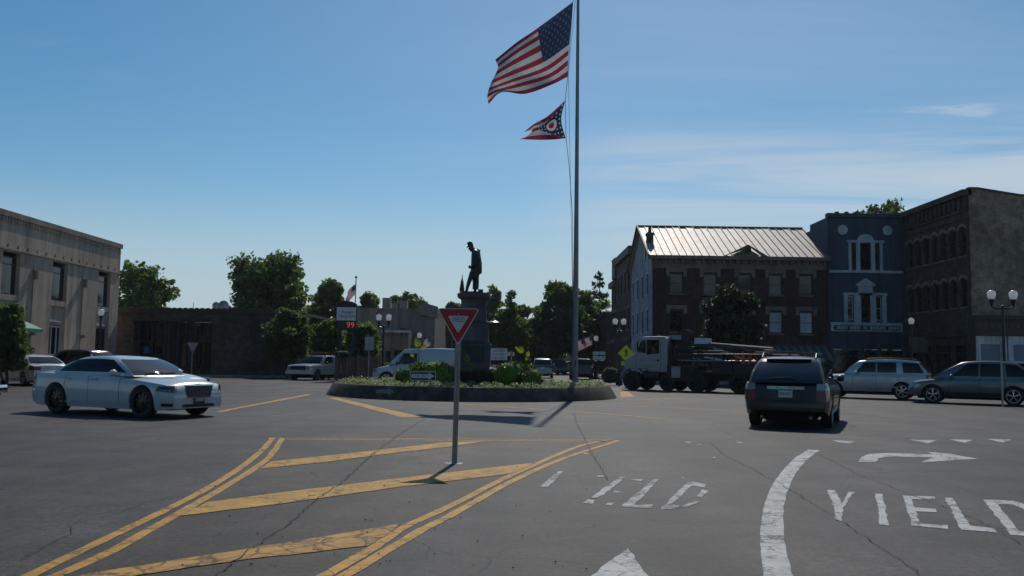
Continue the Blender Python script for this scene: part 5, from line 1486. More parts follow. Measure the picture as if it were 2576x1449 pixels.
for cx in (2125, 2239):
    mb = MB(); mb.lathe([(0, 0), (.36, 0), (.38, -.04), (.38, -.06), (0, -.06)], (bx(cx), -.002, by(579)), 28, axis='Y'); mb.build('disc', M_PW, bl)
# upper window group with arch
sur = MB()
for (a, b) in ((2139, 2146), (2158, 2168), (2196, 2206), (2218, 2225)): obox(sur, o, u, n, bx(a), bx(b), by(680), by(611), -.02, .09)
obox(sur, o, u, n, bx(2135), bx(2229), by(611)+.002, by(605), -.02, .15); obox(sur, o, u, n, bx(2139), bx(2225), by(684), by(680)-.002, -.02, .13)
sur.build('window_surround', M_PW, bl)
mb = MB(); cxa = bx(2182); mb.prism([(cxa+.62*math.cos(a*PI/14), -.02, by(605)+.003+.48*math.sin(a*PI/14)) for a in range(15)], (0, -.10, 0)); mb.build('arch_panel', M_PW, bl)
mb = MB(); obox(mb, o, u, n, bx(2090), bx(2276), by(687), by(680.5), 0, .10); mb.build('string_course', M_PW, bl)
sur = MB()
for (a, b) in ((2125, 2134), (2150, 2168), (2192, 2206), (2222, 2232)): obox(sur, o, u, n, bx(a), bx(b), by(811), by(743), -.02, .09)
obox(sur, o, u, n, bx(2123), bx(2162), by(743)+.002, by(737), -.02, .14); obox(sur, o, u, n, bx(2198), bx(2234), by(743)+.002, by(737), -.02, .14)
obox(sur, o, u, n, bx(2162)+.002, bx(2198)-.002, by(737), by(720), -.02, .12)
sur.build('window_surround', M_PW, bl)
mb = MB(); mb.prism([(bx(2156), -.02, by(720)+.003), (bx(2204), -.02, by(720)+.003), (bx(2204), -.02, by(716)), (bx(2180), -.02, by(700)), (bx(2156), -.02, by(716))], (0, -.18, 0)); mb.build('pediment', M_PW, bl)
for (a, b, c, d) in op3: window(bl, o, u, n, a+.01, b-.01, c+.01, d-.01, .17, M_FRAME, M_GLASS, rail=0)
for (a, b, c, d) in op2: window(bl, o, u, n, a+.01, b-.01, c+.01, d-.01, .17, M_FRAMEW if b-a < .6 else M_FRAME, M_GLASS, rail=.5)
for (a, b, c, d) in gs_: window(bl, o, u, n, a+.01, b-.01, c+.01, d-.01, .17, M_FRAME, M_GLASS, rail=.8, name='shop_window')
mb = MB(); obox(mb, o, u, n, bx(2091), bx(2270), by(834), by(811)-.02, 0, .14); fa = mb.build('shop_fascia', M_PW, bl)
mb = MB(); obox(mb, o, u, n, bx(2097), bx(2264), by(831), by(819), .141, .15); mb.build('sign_board', M_DKWOOD, fa)
mb = MB(); rr_ = random.Random(4); xx = bx(2101)
while xx < bx(2260):
    wv = rr_.uniform(.08, .15)
    if rr_.random() > .12: obox(mb, o, u, n, xx, xx+wv, by(829), by(821), .151, .156)
    xx += wv+.05
setp(mb.build('lettering', M_PW, fa), kind='stuff')

# --- brown brick corner block: long front faces -X, tan side wall faces the camera
YC = 57.8
xc = XA(2449, YC)
bc = thing('brown_brick_block', 'three storey brown brick corner block with arched windows and a plain tan side wall', 'building', (xc, YC, 0))
LC = YK-.3-YC; HC = HA(2449, 478, YC)
o, u, n = Vector((0, LC, 0)), -UY, -UX
ww = .85; gap = (LC-.8)/7
cw = [.75+i*gap for i in range(7)]
HAc = lambda y: HA(2440, y, YC)
z3 = (HAc(640), HAc(570)); z2 = (HAc(770), HAc(700))
ops = [(a, a+ww, *z3) for a in cw]+[(a, a+ww, *z2) for a in cw]
gsh = [(.5, 2.6, .5, 3.0), (3.0, 4.0, .14, 3.0), (4.5, 7.0, .5, 3.0), (7.4, 9.2, .5, 3.0)]
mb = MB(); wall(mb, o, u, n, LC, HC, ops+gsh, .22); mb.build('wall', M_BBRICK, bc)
for i, (a, b, c, d) in enumerate(ops):
    wd = window(bc, o, u, n, a+.01, b-.01, c+.01, d-.01, .18, M_FRAME, M_GLASS, sill=M_TRIMS)
    mb = MB(); m_ = (a+b)/2
    pts = []
    for k in range(9): 
        an_ = PI*(.12+.76*k/8); pts.append((m_-math.cos(an_)*.62, d-.20+math.sin(an_)*.52))
    for k in range(8, -1, -1):
        an_ = PI*(.12+.76*k/8); pts.append((m_-math.cos(an_)*.47, d-.20+math.sin(an_)*.34))
    mb.prism([o+u*p[0]+UZ*p[1]+n*-.01 for p in pts], n*.10); mb.build('arch_lintel', M_LIMED, wd)
for (a, b, c, d) in gsh: window(bc, o, u, n, a+.01, b-.01, c+.01, d-.01, .18, M_DKWOOD, M_GLASS, rail=.78, name='shop_window')
mb = MB(); obox(mb, o, u, n, 0, LC, HC-.35, HC+.05, -.2, .40); mb.build('cornice', M_BBRICK, bc)
for (za_, zb_, d_, nm_) in ((HC-1.35, HC-1.2, .12, 'brick_band'), (HC-1.85, HC-1.75, .10, 'brick_band'), (3.5, 3.95, .22, 'shop_fascia')):
    mb = MB(); obox(mb, o, u, n, 0, LC, za_, zb_, 0, d_); mb.build(nm_, M_BBRICK, bc)
for k in range(15):
    s = .2+k*LC/15; mb = MB(); obox(mb, o, u, n, s, s+.3, HC-1.15, HC-.40, .0, .22); mb.build('cornice_bracket', M_BBRICK, bc)
hx_ = HA(2576, 497, YC)
mb = MB(); mb.poly([(0, 0, 0), (20, 0, 0), (20, 0, HC-(HC-hx_)*20/3.35*.55), (3.3, 0, hx_+.1), (.6, 0, HC+.05), (0, 0, HC+.05)])
mb.add([(0, LC, HC-.6), (20, LC, HC-3), (20, 0, HC-3), (0, 0, HC-.6)], [(0, 1, 2, 3)])
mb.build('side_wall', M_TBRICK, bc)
mb = MB(); mb.prism([(0, -.06, HC+.052), (.6, -.06, HC+.052), (3.3, -.06, hx_+.102), (20, -.06, HC-(HC-hx_)*20/3.35*.55), (20, -.06, HC-(HC-hx_)*20/3.35*.55+.14), (3.3, -.06, hx_+.24), (.6, -.06, HC+.19), (0, -.06, HC+.19)], (0, .4, 0)); mb.build('parapet_coping', M_DKWOOD, bc)
# projecting sign on the corner block
t = thing('shop_sign', 'pale two part sign board hanging on the brown brick shopfront', 'shop sign', (xc-.6, YC+6.2, 0))
mb = MB(); za, zb2 = HA(2340, 847, YC+6), HA(2340, 868, YC+6)
mb.bb(-.75, .75, -.04, .04, zb2, za); mb.build('upper_board', M_TRIMS, t); mb = MB(); mb.bb(-.55, .6, -.04, .04, zb2-.55, zb2-.003); mb.build('lower_board', M_TRIMS, t)
MB().tube([(.8, 0, za+.1), (-.8, 0, za+.1)], .025, 6).build('bracket', M_BLACK, t)
# one storey shop at the right edge
YS = 56.8
xs0 = XA(2456, YS)
ss = thing('corner_shop', 'one storey dark shop with a white panelled front at the right edge', 'building', (xs0, YS, 0)); LS = 12.0; HSs = HA(2520, 794, YS)
o, u, n = Vector((0, 0, 0)), UX, -UY
wz = HA(2520, 845, YS)
mb = MB(); wall(mb, o, u, n, LS, HSs, [(.0+.02, LS-.5, .2, wz)], .6); mb.add([(0, 0, 0), (0, .9, 0), (0, .9, HSs), (0, 0, HSs)], [(0, 1, 2, 3)]); mb.build('wall', M_DKWOOD, ss)
mb = MB(); obox(mb, o, u, n, -.06, LS, HSs-.25, HSs, -.5, .25); mb.build('cornice', M_DKWOOD, ss); mb = MB(); obox(mb, o, u, n, -.04, LS, wz+.02, wz+.25, -.1, .12); mb.build('shop_fascia', M_DKWOOD, ss)
mb = MB()
for k in range(9): obox(mb, o, u, n, .1+k*.42, .38+k*.42, wz+.5, HSs-.5, 0, .04)
setp(mb.build('fascia_panels', M_FRAME, ss), kind='stuff')
for k in range(4):
    s = .03+k*2.1
    mb = MB(); 
    obox(mb, o, u, n, s, s+.3, .2, wz-.01, -.59, -.02); obox(mb, o, u, n, s+.302, s+2.0, wz-.55, wz-.01, -.59, -.06); obox(mb, o, u, n, s+1.6, s+2.0, .2, wz-.552, -.59, -.04); obox(mb, o, u, n, s+.302, s+1.598, wz-1.75, wz-1.60, -.59, -.04); obox(mb, o, u, n, s+.302, s+1.598, .2, .7, -.59, -.05)
    fr = mb.build('shopfront_bay', M_PW, ss)
    mb = MB(); obox(mb, o, u, n, s+.31, s+1.59, wz-1.59, wz-.56, -.58, -.14); mb.build('panel', plain('pale_blue_grey_panel', (.16, .18, .23), .6), fr)
    mb = MB(); obox(mb, o, u, n, s+.31, s+1.59, .71, wz-1.76, -.58, -.2); mb.build('pane', M_GLASS, fr)

# ================================================================== TREES
def T(xc_, Y, ytop, hwp, label, mat, seed, n=4200, size=None, cb=.22, **k):
    X_ = XA(xc_, Y); h = HA(xc_, ytop, Y); hw_ = hwp*Y/F_PX
    return tree(k.pop('name', 'broadleaf_tree'), label, X_, Y, h, hw_, mat, seed, n, size or Y*.0026+.04, cb, **k)
GB = 'trees behind the buildings'; GS = 'street trees round the square'
T(338, 92, 670, 92, 'broad green tree between the stone building and the low brick bank', M_LEAFM, 41, 7000, group=GB)
T(665, 90, 648, 124, 'largest dark round tree rising behind the brick bank roof', M_LEAFD, 42, 19000, group=GB, nb=13)
T(822, 106, 704, 58, 'medium dark tree behind the bank signboard', M_LEAFD, 43, 6500, group=GB)
T(922, 104, 738, 46, 'lower dark tree right of the rooftop flagpole', M_LEAFD, 44, 5000, group=GB)
T(1030, 128, 728, 60, 'pale hazy tree rising behind the taupe block', M_LEAFL, 45, 4200, group=GB)
T(1140, 130, 756, 34, 'small round tree left of the monument shaft', M_LEAFM, 46, 3000, group=GB)
T(1085, 134, 775, 36, 'low tree filling the gap right of the taupe block', M_LEAFM, 47, 2500, group=GB)
T(385, 110, 735, 50, 'lower tree right of the tree beside the stone building', M_LEAFM, 48, 3600, group=GB)
T(2240, 100, 508, 110, 'leafy tree top showing above the right end of the blue front', M_LEAFD, 49, 6500, group=GB)
T(2186, 104, 524, 80, 'tip of a tree showing above the middle of the blue front', M_LEAFD, 48, 4500, group=GB)
conifer('dark spruce tip standing alone above the brick bank roof', XA(481, 118), 118, HA(481, 742, 118), 26*118/F_PX, 51, 1500, .25, GB)
conifer('smaller spruce tip left of the lone spruce above the bank roof', XA(455, 122), 122, HA(455, 760, 122), 18*122/F_PX, 52, 900, .25, GB)
conifer('tall blue green spruce at the left of the right hand row', XA(1507, 119), 119, HA(1507, 660, 119), 46*119/F_PX, 53, 6500, .28, GB)
T(1264, 106, 724, 62, 'tall twin topped poplar right of the monument', M_LEAFM, 54, 13000, .26, .06, group=GB, name='poplar_tree',
  spires=[(-1.3, HA(1264, 724, 106), 1.75), (.75, HA(1285, 738, 106), 1.7), (2.1, HA(1264, 780, 106), 1.5), (-2.6, HA(1264, 775, 106), 1.4), (1.4, HA(1264, 765, 106), 1.6), (-.3, HA(1264, 740, 106), 1.6)])
T(1304, 112, 768, 44, 'round tree right of the twin topped poplar', M_LEAFM, 55, 6500, group=GB, cb=.05)
T(1236, 116, 752, 46, 'broad tree hidden partly by the monument, left of the poplar', M_LEAFM, 77, 6500, group=GB, cb=.05)
T(1403, 104, 714, 74, 'large dark tree behind the flagpole over the far street', M_LEAFD, 56, 14000, group=GB, cb=.1, nb=14)
T(1357, 138, 788, 38, 'lower tree left of the large flagpole tree', M_LEAFM, 57, 3600, group=GB, cb=.12)
T(1470, 110, 736, 54, 'mid green tree between the flagpole and the spruce', M_LEAFM, 58, 8000, group=GB, cb=.06)
T(1330, 190, 845, 40, 'tree closing the far end of the street', M_LEAFM, 59, 2200, group=GB, cb=.1)
T(722, 63.2, 784, 62, 'dark street tree in front of the brick bank', M_LEAFD, 60, 11000, .15, .24, group=GS, nb=13)
T(828, 62.5, 806, 50, 'bright green street tree beside the dark one, left of the bank sign', M_LEAFL, 61, 9500, .14, .26, group=GS, nb=12)
T(912, 60, 816, 50, 'dense green street tree below the bank sign', M_LEAFM, 62, 9000, .15, .08, group=GS, nb=12)
T(20, 40, 768, 44, 'street tree at the left edge in front of the stone building', M_LEAFD, 63, 9500, .11, .2, group=GS, nb=13)
T(1836, 58.5, 722, 78, 'tall dark street tree in front of the red brick block', M_LEAFDD, 66, 15000, .16, .08, group=GS, nb=16)
tl = leaf_cloud('treeline', [((x, 240+12*math.sin(x*.7), z_), (5, 6, h_+1.5*math.sin(x*1.3))) for x in range(-90, 110, 4) for (z_, h_) in ((4.5, 5), (1.5, 3))], 16000, .75, M_LEAFD, None, 70, clump=1.8, per=30)
dimming_belt = leaf_cloud('treeline', [((x, -40+5*math.sin(x*.7), z_), (6, 5, h_+1.5*math.sin(x*1.3))) for x in range(-110, 115, 5) for (z_, h_) in ((9.5, 6), (3, 4))], 16000, .8, M_LEAFD, None, 72, clump=2.2, per=30)  # added unseen trees, block low sky light and darken reflections
setp(dimming_belt, 'unseen belt of trees added behind the camera to dim reflections and low sky light', 'treeline', None, 'stuff')
setp(tl, 'far belt of trees closing the view at the end of the street', 'treeline', None, 'stuff')
bush('kerbside_bush', 'small yellow green bush on the pavement by the crossing sign', XA(1536, 57), 57, .13, .62, .5, .55, M_LEAFL, 71, 900, .06)

# ================================================================== STREET LAMPS
def SL(x, Y, ytop, label, dbl=0.0, s=1.0, **k): return street_lamp(label, XA(x, Y), Y, HA(x, ytop, Y), dbl, 0, s=s, **k)
SL(249, 58, 775, 'single globe lamp at the corner of the stone building and the brick bank', s=1.05, banner=True)
SL(963, 54, 788, 'double globe lamp above the white van', .60, .95)
SL(1054, 76, 835, 'single globe lamp by the small flag behind the white van', s=1.1)
SL(1108, 97, 850, 'far single globe lamp just left of the yield sign', s=1.1)
SL(1558, 57, 799, 'double globe lamp beside the yellow crossing sign', .54, .95)
SL(1499, 76, 843, 'single globe lamp beside the route number signs', s=1.05, banner=True)
SL(2295, 57, 797, 'single globe lamp in front of the brown brick block', s=1.0)
SL(2527, 40.5, 727, 'double globe lamp at the right edge behind the silver car', 1.0, 1.0)

# ================================================================== SIGNS
def post_mb(h, r=.035): return MB().tube([(0, 0, 0), (0, 0, h)], r, 8)
# bank signboard
Yb = 57.5
bs = thing('bank_signboard', 'arched black bank signboard with white panel and red number display', 'signboard', (XA(868, Yb), Yb, 0))
k_ = Yb/F_PX
zt_, zm1, zm2, zlo = HA(868, 757, Yb), HA(868, 773, Yb), HA(868, 806, Yb), HA(868, 830, Yb)
hwB = 26*k_
mb = MB()
prof = [(-hwB, zlo), (hwB, zlo), (hwB, zm1+.12)]+[(hwB*math.cos(a*PI/10), zm1+.12+(zt_-zm1-.12)*math.sin(a*PI/10)) for a in range(1, 10)]+[(-hwB, zm1+.12)]
mb.prism([(p[0], .0, p[1]) for p in prof], (0, .4, 0)); mb.build('cabinet', M_BLACK, bs)
mb = MB(); mb.bb(-hwB*.93, hwB*.93, -.02, .01, zm2, zm1); mb.build('white_panel', M_SIGNW, bs)
text_mesh('Peoples', .30, plain('navy_print', (.03, .03, .08), .5), face_front(.06, -.026, zm2+(zm1-zm2)*.63), bs, width=.72)
text_mesh('Savings Bank', .30, MATS['navy_print'], face_front(.06, -.026, zm2+(zm1-zm2)*.33), bs, width=1.02)
mb = MB(); mb.bb(-hwB*.85, hwB*.85, -.02, .01, zlo+.06, zm2-.05); mb.build('display_panel', M_PLBLACK, bs)
text_mesh('99', .52, emit('led_red', (1, .12, .03), .4), face_front(.30, -.028, (zlo+zm2)/2), bs, 'led_digits', width=.5)
for sx_ in (-.45, .45): MB().bb(sx_-.1, sx_+.1, .1, .3, 0, zlo+.002).build('leg', M_BLACK, bs)
def small_flag(parent, x, y, z, w, h, seed, tilt=0.0, droop=.35):
    rr = random.Random(seed)
    mb = MB(); uvs = []
    def fn(u, v):
        uvs.append((u, v)); return (x-w*u*math.cos(tilt)+.1*w*math.sin(6*v+seed)*u, y+.15*w*math.sin(7*u+4*v), z-h*v-droop*w*u*(.6+.4*u)-w*u*math.sin(tilt))
    mb.grid(fn, 14, 13); o_ = mb.build('cloth', US_M, parent, True, recalc=False, angle=180)
    ul = o_.data.uv_layers.new(name='UVMap')
    for lp in o_.data.loops: ul.data[lp.index].uv = uvs[lp.vertex_index]
    return o_
US_M = bpy.data.materials['stars_and_stripes_cloth']
# rooftop flagpole
Yf = 88
t = thing('rooftop_flagpole', 'thin dark flagpole standing on the taupe block', 'flagpole', (XA(890, Yf), Yf, HT-.5)); hh = HA(890, 700, Yf)-HT+.5
MB().tube([(0, 0, 0), (0, 0, hh)], .05, 8).build('pole', M_BLACK, t, True); MB().lathe([(0, hh+.24), (.1, hh+.2), (.13, hh+.1), (.1, hh+.02), (0, hh)], n=10).build('ball_finial', M_BLACK, t, True)
t = thing('national_flag', 'small drooping stars and stripes on the rooftop flagpole', 'flag', (XA(890, Yf), Yf, 0)); small_flag(t, -.07, -.02, HA(890, 714, Yf), .85, 1.15, 1, .1, .95)
for (x, y, Yq, lab, sd, w) in ((1082, 846, 75, 'small flag slung from a lamp post behind the white van', 2, .8), (1470, 849, 76, 'left one of the two small flags right of the flagpole', 4, .95), (1489, 843, 72, 'right one of the two small flags right of the flagpole', 5, .8)):
    t = thing('bracket_flag', lab, 'flag', (XA(x, Yq), Yq, 0), 0, 'small flags hung along the street')
    zq = HA(x, y, Yq)
    MB().tube([(.55, 0, zq-.35), (-.1, 0, zq+.12)], .02, 6).build('staff', M_FRAMEW, t); small_flag(t, .02, -.03, zq, w*.75, w, sd, .25, .3)
# one way sign
p = Vector((XA(1065, 32.75), 32.75, .48))
t = thing('one_way_sign', 'black and white ONE WAY sign with arrow on the front of the island', 'road sign', p); k_ = 32.75/F_PX
za, zb2 = HA(1065, 934.5, p.y)-p.z, HA(1065, 957.5, p.y)-p.z; hwO = 32.5*k_; zm = (za+zb2)/2
mb = MB(); mb.bb(-hwO, hwO, 0, .01, zb2, za); mb.build('sign_plate', M_SIGNW, t)
mb = MB(); mb.bb(-hwO+.025, hwO-.025, -.004, .002, zb2+.025, za-.025); mb.build('black_face', M_SIGNK, t)
a0, a1 = -hwO+.06, hwO-.05
mb = MB(); mb.poly([(a0, -.008, zm-.075), (a1-.22, -.008, zm-.075), (a1-.22, -.008, zm-.135), (a1, -.008, zm), (a1-.22, -.008, zm+.135), (a1-.22, -.008, zm+.075), (a0, -.008, zm+.075)]); mb.build('white_arrow', M_SIGNW, t)
text_mesh('ONE WAY', .14, M_SIGNK, face_front(-.09, -.0115, zm), t, width=.56)
for sx_ in (-.3, .3): MB().tube([(sx_, .02, -.2), (sx_, .02, za-.03)], .018, 6).build('leg', M_BLACK, t)
# crossing sign
Yp = 52.0; k_ = Yp/F_PX
t = thing('crossing_sign', 'yellow green diamond pedestrian crossing sign with plaque beside the truck', 'road sign', (XA(1575, Yp), Yp, .0))
zc_ = HA(1575, 888.5, Yp); hd_ = 20.5*k_
mb = MB(); mb.prism([(-hd_, 0, zc_), (0, 0, zc_-hd_), (hd_, 0, zc_), (0, 0, zc_+hd_)], (0, .01, 0)); mb.build('sign_plate', M_SIGNY, t)
q = .80; bmx = MB()
def limb(mb, pts, w):
    for (a, b) in zip(pts, pts[1:]):
        a, b = Vector((a[0], -.006, a[1])), Vector((b[0], -.006, b[1])); d = (b-a).normalized(); s_ = Vector((-d.z, 0, d.x))*w/2
        mb.poly([a-s_-d*w*.3, b-s_+d*w*.3, b+s_+d*w*.3, a+s_-d*w*.3])
kq = hd_
bmx.poly([(-.02*kq*2+.075*kq*math.cos(a*PI/6), -.006, zc_+.50*kq+.075*kq*math.sin(a*PI/6)) for a in range(12)])
limb(bmx, [(0, zc_+.36*kq), (.02*kq, zc_+.02*kq)], .20*kq); limb(bmx, [(0, zc_), (-.06*kq, zc_-.22*kq), (-.16*kq, zc_-.42*kq)], .09*kq); limb(bmx, [(.02*kq, zc_), (.1*kq, zc_-.2*kq), (.20*kq, zc_-.42*kq)], .09*kq)
limb(bmx, [(-.05*kq, zc_+.34*kq), (-.2*kq, zc_+.2*kq), (-.3*kq, zc_+.24*kq)], .065*kq); limb(bmx, [(.06*kq, zc_+.34*kq), (.2*kq, zc_+.2*kq), (.16*kq, zc_+.04*kq)], .065*kq)
bmx.build('walking_figure', M_SIGNK, t, recalc=False)
z2_ = HA(1571, 914, Yp); mb = MB(); mb.bb(-.28, .20, 0, .01, z2_-.12, z2_+.12); pl_ = mb.build('plaque', M_SIGNY, t)
mb = MB(); mb.poly([(-.17, -.005, z2_-.06), (-.08, -.005, z2_-.06), (.03, -.005, z2_+.03), (.06, -.005, z2_), (.1, -.005, z2_+.09), (.01, -.005, z2_+.07), (.02, -.005, z2_+.05)]); mb.build('arrow', M_SIGNK, pl_)
MB().tube([(0, .04, 0), (0, .04, zc_+.3)], .035, 8).build('post', M_BLACK, t)
# route marker signs
Yq = 56.0; k_ = Yq/F_PX
t = thing('route_sign', 'pair of white route markers reading 36 and 29 on one dark post', 'road sign', (XA(1507, Yq), Yq, 0))
for (dx, num, kind) in ((-8.2, '36', 0), (8.2, '29', 1)):
    xx = dx*k_; zc_ = HA(1507, 902, Yq); r_ = 7.4*k_
    mb = MB()
    if kind == 0: sh = [(-.9, .95), (-.45, .8), (0, .98), (.45, .8), (.9, .95), (1, .3), (.95, -.3), (.5, -.8), (0, -1), (-.5, -.8), (-.95, -.3), (-1, .3)]
    else: sh = [(-1, .8), (-.4, .85), (.2, .7), (1, .95), (1, .1), (.75, -.5), (.2, -.95), (-.3, -.8), (-.9, -.75), (-1, 0)]
    mb.prism([(xx+a*r_, 0, zc_+b*r_) for a, b in sh], (0, .01, 0)); pl_ = mb.build('route_plate', M_SIGNW, t)
    text_mesh(num, .27, M_SIGNK, face_front(xx, -.006, zc_), pl_, width=r_*1.15)
    mb = MB(); z3_ = HA(1507, 888.5, Yq); mb.bb(xx-r_, xx+r_, 0, .01, z3_-.1, z3_+.1); pl_ = mb.build('direction_plate', M_SIGNW, t)
    text_mesh('EAST' if kind == 0 else 'SOUTH', .13, M_SIGNK, face_front(xx, -.006, z3_), pl_, width=r_*1.4)
MB().tube([(0, .04, 0), (0, .04, HA(1507, 880, Yq))], .035, 8).build('post', M_BLACK, t)
# backs of signs
t = thing('sign_back', 'grey back of a triangular sign in front of the dark bank glass', 'road sign', (XA(484, 50), 50, 0)); z1 = HA(484, 862, 50)
MB().prism([(-.32, 0, z1), (.32, 0, z1), (0, 0, z1-.58)], (0, .01, 0)).build('sign_plate', M_SIGNG, t); MB().tube([(0, -.04, 0), (0, -.04, z1-.05)], .03, 8).build('post', M_GALV, t)
t = thing('sign_back', 'two grey sign backs stacked on one post by the timber fence', 'road sign', (XA(928, 53), 53, 0)); z1 = HA(928, 847, 53)
MB().bb(-.27, .27, 0, .01, z1-.46, z1).build('sign_plate', M_SIGNG, t); MB().bb(-.26, .26, 0, .01, z1-.80, z1-.48).build('sign_plate', M_SIGNG, t); MB().tube([(0, -.04, 0), (0, -.04, z1-.05)], .03, 8).build('post', M_GALV, t)
t = thing('sign_back', 'grey sign seen edge on with leaning post in front of the silver car', 'road sign', (XA(2522, 33.7), 33.7, 0), R_(62)); z1 = HA(2522, 855, 33.7)
MB().bb(-.38, .38, 0, .012, z1-.65, z1).build('sign_plate', M_SIGNG, t); MB().tube([(0, .035, 0), (0, .035, z1-.05)], .035, 8).build('post', M_GALV, t)
t = thing('parking_sign', 'small dark blue parking sign on the dark brick wall', 'sign', (XA(376, YB), YB-.08, 0)); z1 = HA(370, 872, YB); MB().bb(-.42, .0, 0, .02, z1-.5, z1).build('sign_plate', plain('blue_sign', (.02, .05, .25), .5), t)
# road closed barricade
Yc = 62.0; k_ = Yc/F_PX
bx0 = XA(1256, Yc)
t = thing('road_barricade', 'orange and white striped road barricade across the far street', 'barricade', (bx0, Yc, 0))
for i, zz in enumerate((.55, 1.05, 1.95)):
    rl = MB().bb(-1.05, 1.05, .02, .05, zz-.14, zz+.14).build('rail', M_SIGNW, t)
    mb = MB()
    for j in range(6):
        x0 = -1.04+j*.35
        mb.poly([(x0, .012, zz-.138), (x0+.17, .012, zz-.138), (x0+.30, .012, zz+.138), (x0+.13, .012, zz+.138)])
    mb.build('stripes', M_ORANGE, rl)
for sx_ in (-.85, .85): MB().bb(sx_-.04, sx_+.04, .06, .12, 0, 2.2).build('upright', M_SIGNG, t); MB().bb(sx_-.05, sx_+.05, -.5, .7, .0, .08).build('foot', M_SIGNG, t)
t = thing('road_closed_sign', 'white sign reading CLOSED on the striped barricade', 'road sign', (bx0, Yc, 0))
za, zb2 = HA(1256, 876, Yc), HA(1256, 906, Yc)
MB().bb(-.60, .55, -.03, -.005, zb2, za).build('sign_plate', M_SIGNW, t)
for s_, f_, w_2 in (('CLOSED', .80, .78), ('S  AHEAD', .48, .82), ('AFFIC ONLY', .16, .80)):
    text_mesh(s_, .26 if f_ > .7 else .21, M_SIGNK, face_front(.0, -.035, zb2+(za-zb2)*f_), t, width=w_2)
# timber fence beside the van
Yw = 57.5
f0 = XA(848, Yw)
fe = thing('timber_fence', 'brown upright timber fence between the street trees and the van', 'fence', (f0, Yw, .1)); LF = XA(962, Yw)-f0; hf = HA(900, 897, Yw)-.1
mbd = MB(); mbd.bb(0, .26, 0, .05, 0, hf)
bd0 = mbd.build('board', M_FENCE if 'M_FENCE' in globals() else plain('weathered_timber', (.16, .10, .065), .8, var=.3, scale=6), fe)
nf = int(LF/.30); rr_ = random.Random(2)
for k in range(1, nf):
    c = bd0.copy(); COL.objects.link(c); c.location = (k*.30, rr_.uniform(-.03, .03), rr_.uniform(-.04, .04))
for k in range(0, 5): MB().bb(k*LF/4.2-.1, k*LF/4.2+.1, -.16, -.03, 0, hf+.08).build('fence_post', MATS['weathered_timber'], fe)
bush('flowering_shrub', 'pale flowering shrub on top of the timber fence', XA(862, 57.2), 57.2, hf+.05, .55, .4, .22, M_COVER, 75, 500, .06)

for (x_, y_, s_) in ((556, 774, .42), (537, 776, .30)):
    t = thing('satellite_dish', ('larger' if s_ > .4 else 'smaller')+' pale roof dish standing on the brick bank roof edge', 'roof dish', (XA(x_, YB+2), YB+2, HB-.45))
    MB().tube([(0, 0, 0), (0, 0, .75)], .04, 6).build('mast', M_GALV, t); MB().lathe([(0, .0), (s_*.6, .06), (s_, .2), (s_*.98, .22), (0, .03)], (0, -.1, .85), 16, axis='Y').build('dish', M_SIGNG, t, True)

def rear(par, boxes, mat=M_DBRICK):
    mb = MB()
    for q in boxes: mb.bb(*q)
    setp(mb.build('rear_wall', mat, par), kind='stuff') if len(boxes) > 1 else mb.build('rear_wall', mat, par)
rear(bl, [(.02, LBl-.02, 17.6, 17.9, 0, HBl-1.95)])
rear(bc, [(.1, 20, LC-.35, LC-.05, 0, HC-.7)])
rear(bk, [(.1, LK-.1, DK-.4, DK-.1, 0, zc1-.05)])
rear(nbr, [(15.6, 15.9, .3, 11.7, 0, 11.5)]); rear(nb2, [(11.6, 11.9, .3, 7.7, 0, 10.3)]); rear(nb3, [(11.6, 11.9, .3, 17.7, 0, 7.0)])
MB().bb(.1, 11.6, .3, 7.7, 10.2, 10.3).build('flat_roof', M_CONC, nb2); MB().bb(.1, 11.6, .3, 17.7, 6.7, 6.8).build('flat_roof', M_CONC, nb3)
rear(tb, [(.02, LT-.02, 13.6, 13.9, 0, HT-.45)], M_TAUPE); rear(bb_, [(.02, LB-.02, 11.6, 11.9, 0, HB-.55)])
rear(rb_, [(.02, LR-.02, 11.6, 11.9, 0, HR-.1)]); MB().bb(.02, LR-.02, .1, 11.6, HR-.3, HR-.2).build('flat_roof', M_CONC, rb_)
MB().bb(.02, 7, .1, 10.9, Hc-.4, Hc-.3).build('flat_roof', M_CONC, bpy.data.objects['cornice_building']) if False else None
MB().bb(-9, -.1, 0.1, 10.9, Hc-.4, Hc-.3).build('flat_roof', M_CONC, bpy.data.objects['cornice_building'])
MB().bb(.05, 11.9, .95, 1.25, 0, HSs-.3).build('rear_wall', M_DBRICK, ss); MB().bb(.05, 11.9, .1, .95, HSs-.35, HSs-.28).build('flat_roof', M_CONC, ss)

hz_ = MB(); hz_.bb(-950, 950, -180, 1250, -1.0, 19.5)
hm = bpy.data.materials.new('thin_air'); hm.use_nodes = True
hn = hm.node_tree.nodes; hn.clear(); ho = hn.new('ShaderNodeOutputMaterial'); hv = hn.new('ShaderNodeVolumePrincipled')
hv.inputs['Color'].default_value = (.86, .92, 1, 1); hv.inputs['Density'].default_value = HAZE; hv.inputs['Anisotropy'].default_value = .35
hm.node_tree.links.new(hv.outputs[0], ho.inputs['Volume'])
setp(hz_.build('haze', hm), 'thin pale summer haze over the square', None, None, 'stuff')
# ================================================================== VEHICLES
def plate_(t, S, z, rear, txt=None, w=.31, h=.16, y=0.0, mat=None):
    p = S['fn']['endpt'](y, z, .03, rear)
    sg = -1 if rear else 1
    o_ = MB().box((p[0], y, z), (.014, w, h)).build('licence_plate', mat or M_SIGNW, t)
    if txt:
        M = Matrix.Translation((p[0]+sg*.009, y, z)) @ Matrix.Rotation(sg*PI/2, 4, 'Z') @ Matrix.Rotation(PI/2, 4, 'X')
        text_mesh(txt, h*.62, M_SIGNK, M, o_, width=w*.84)
    return o_
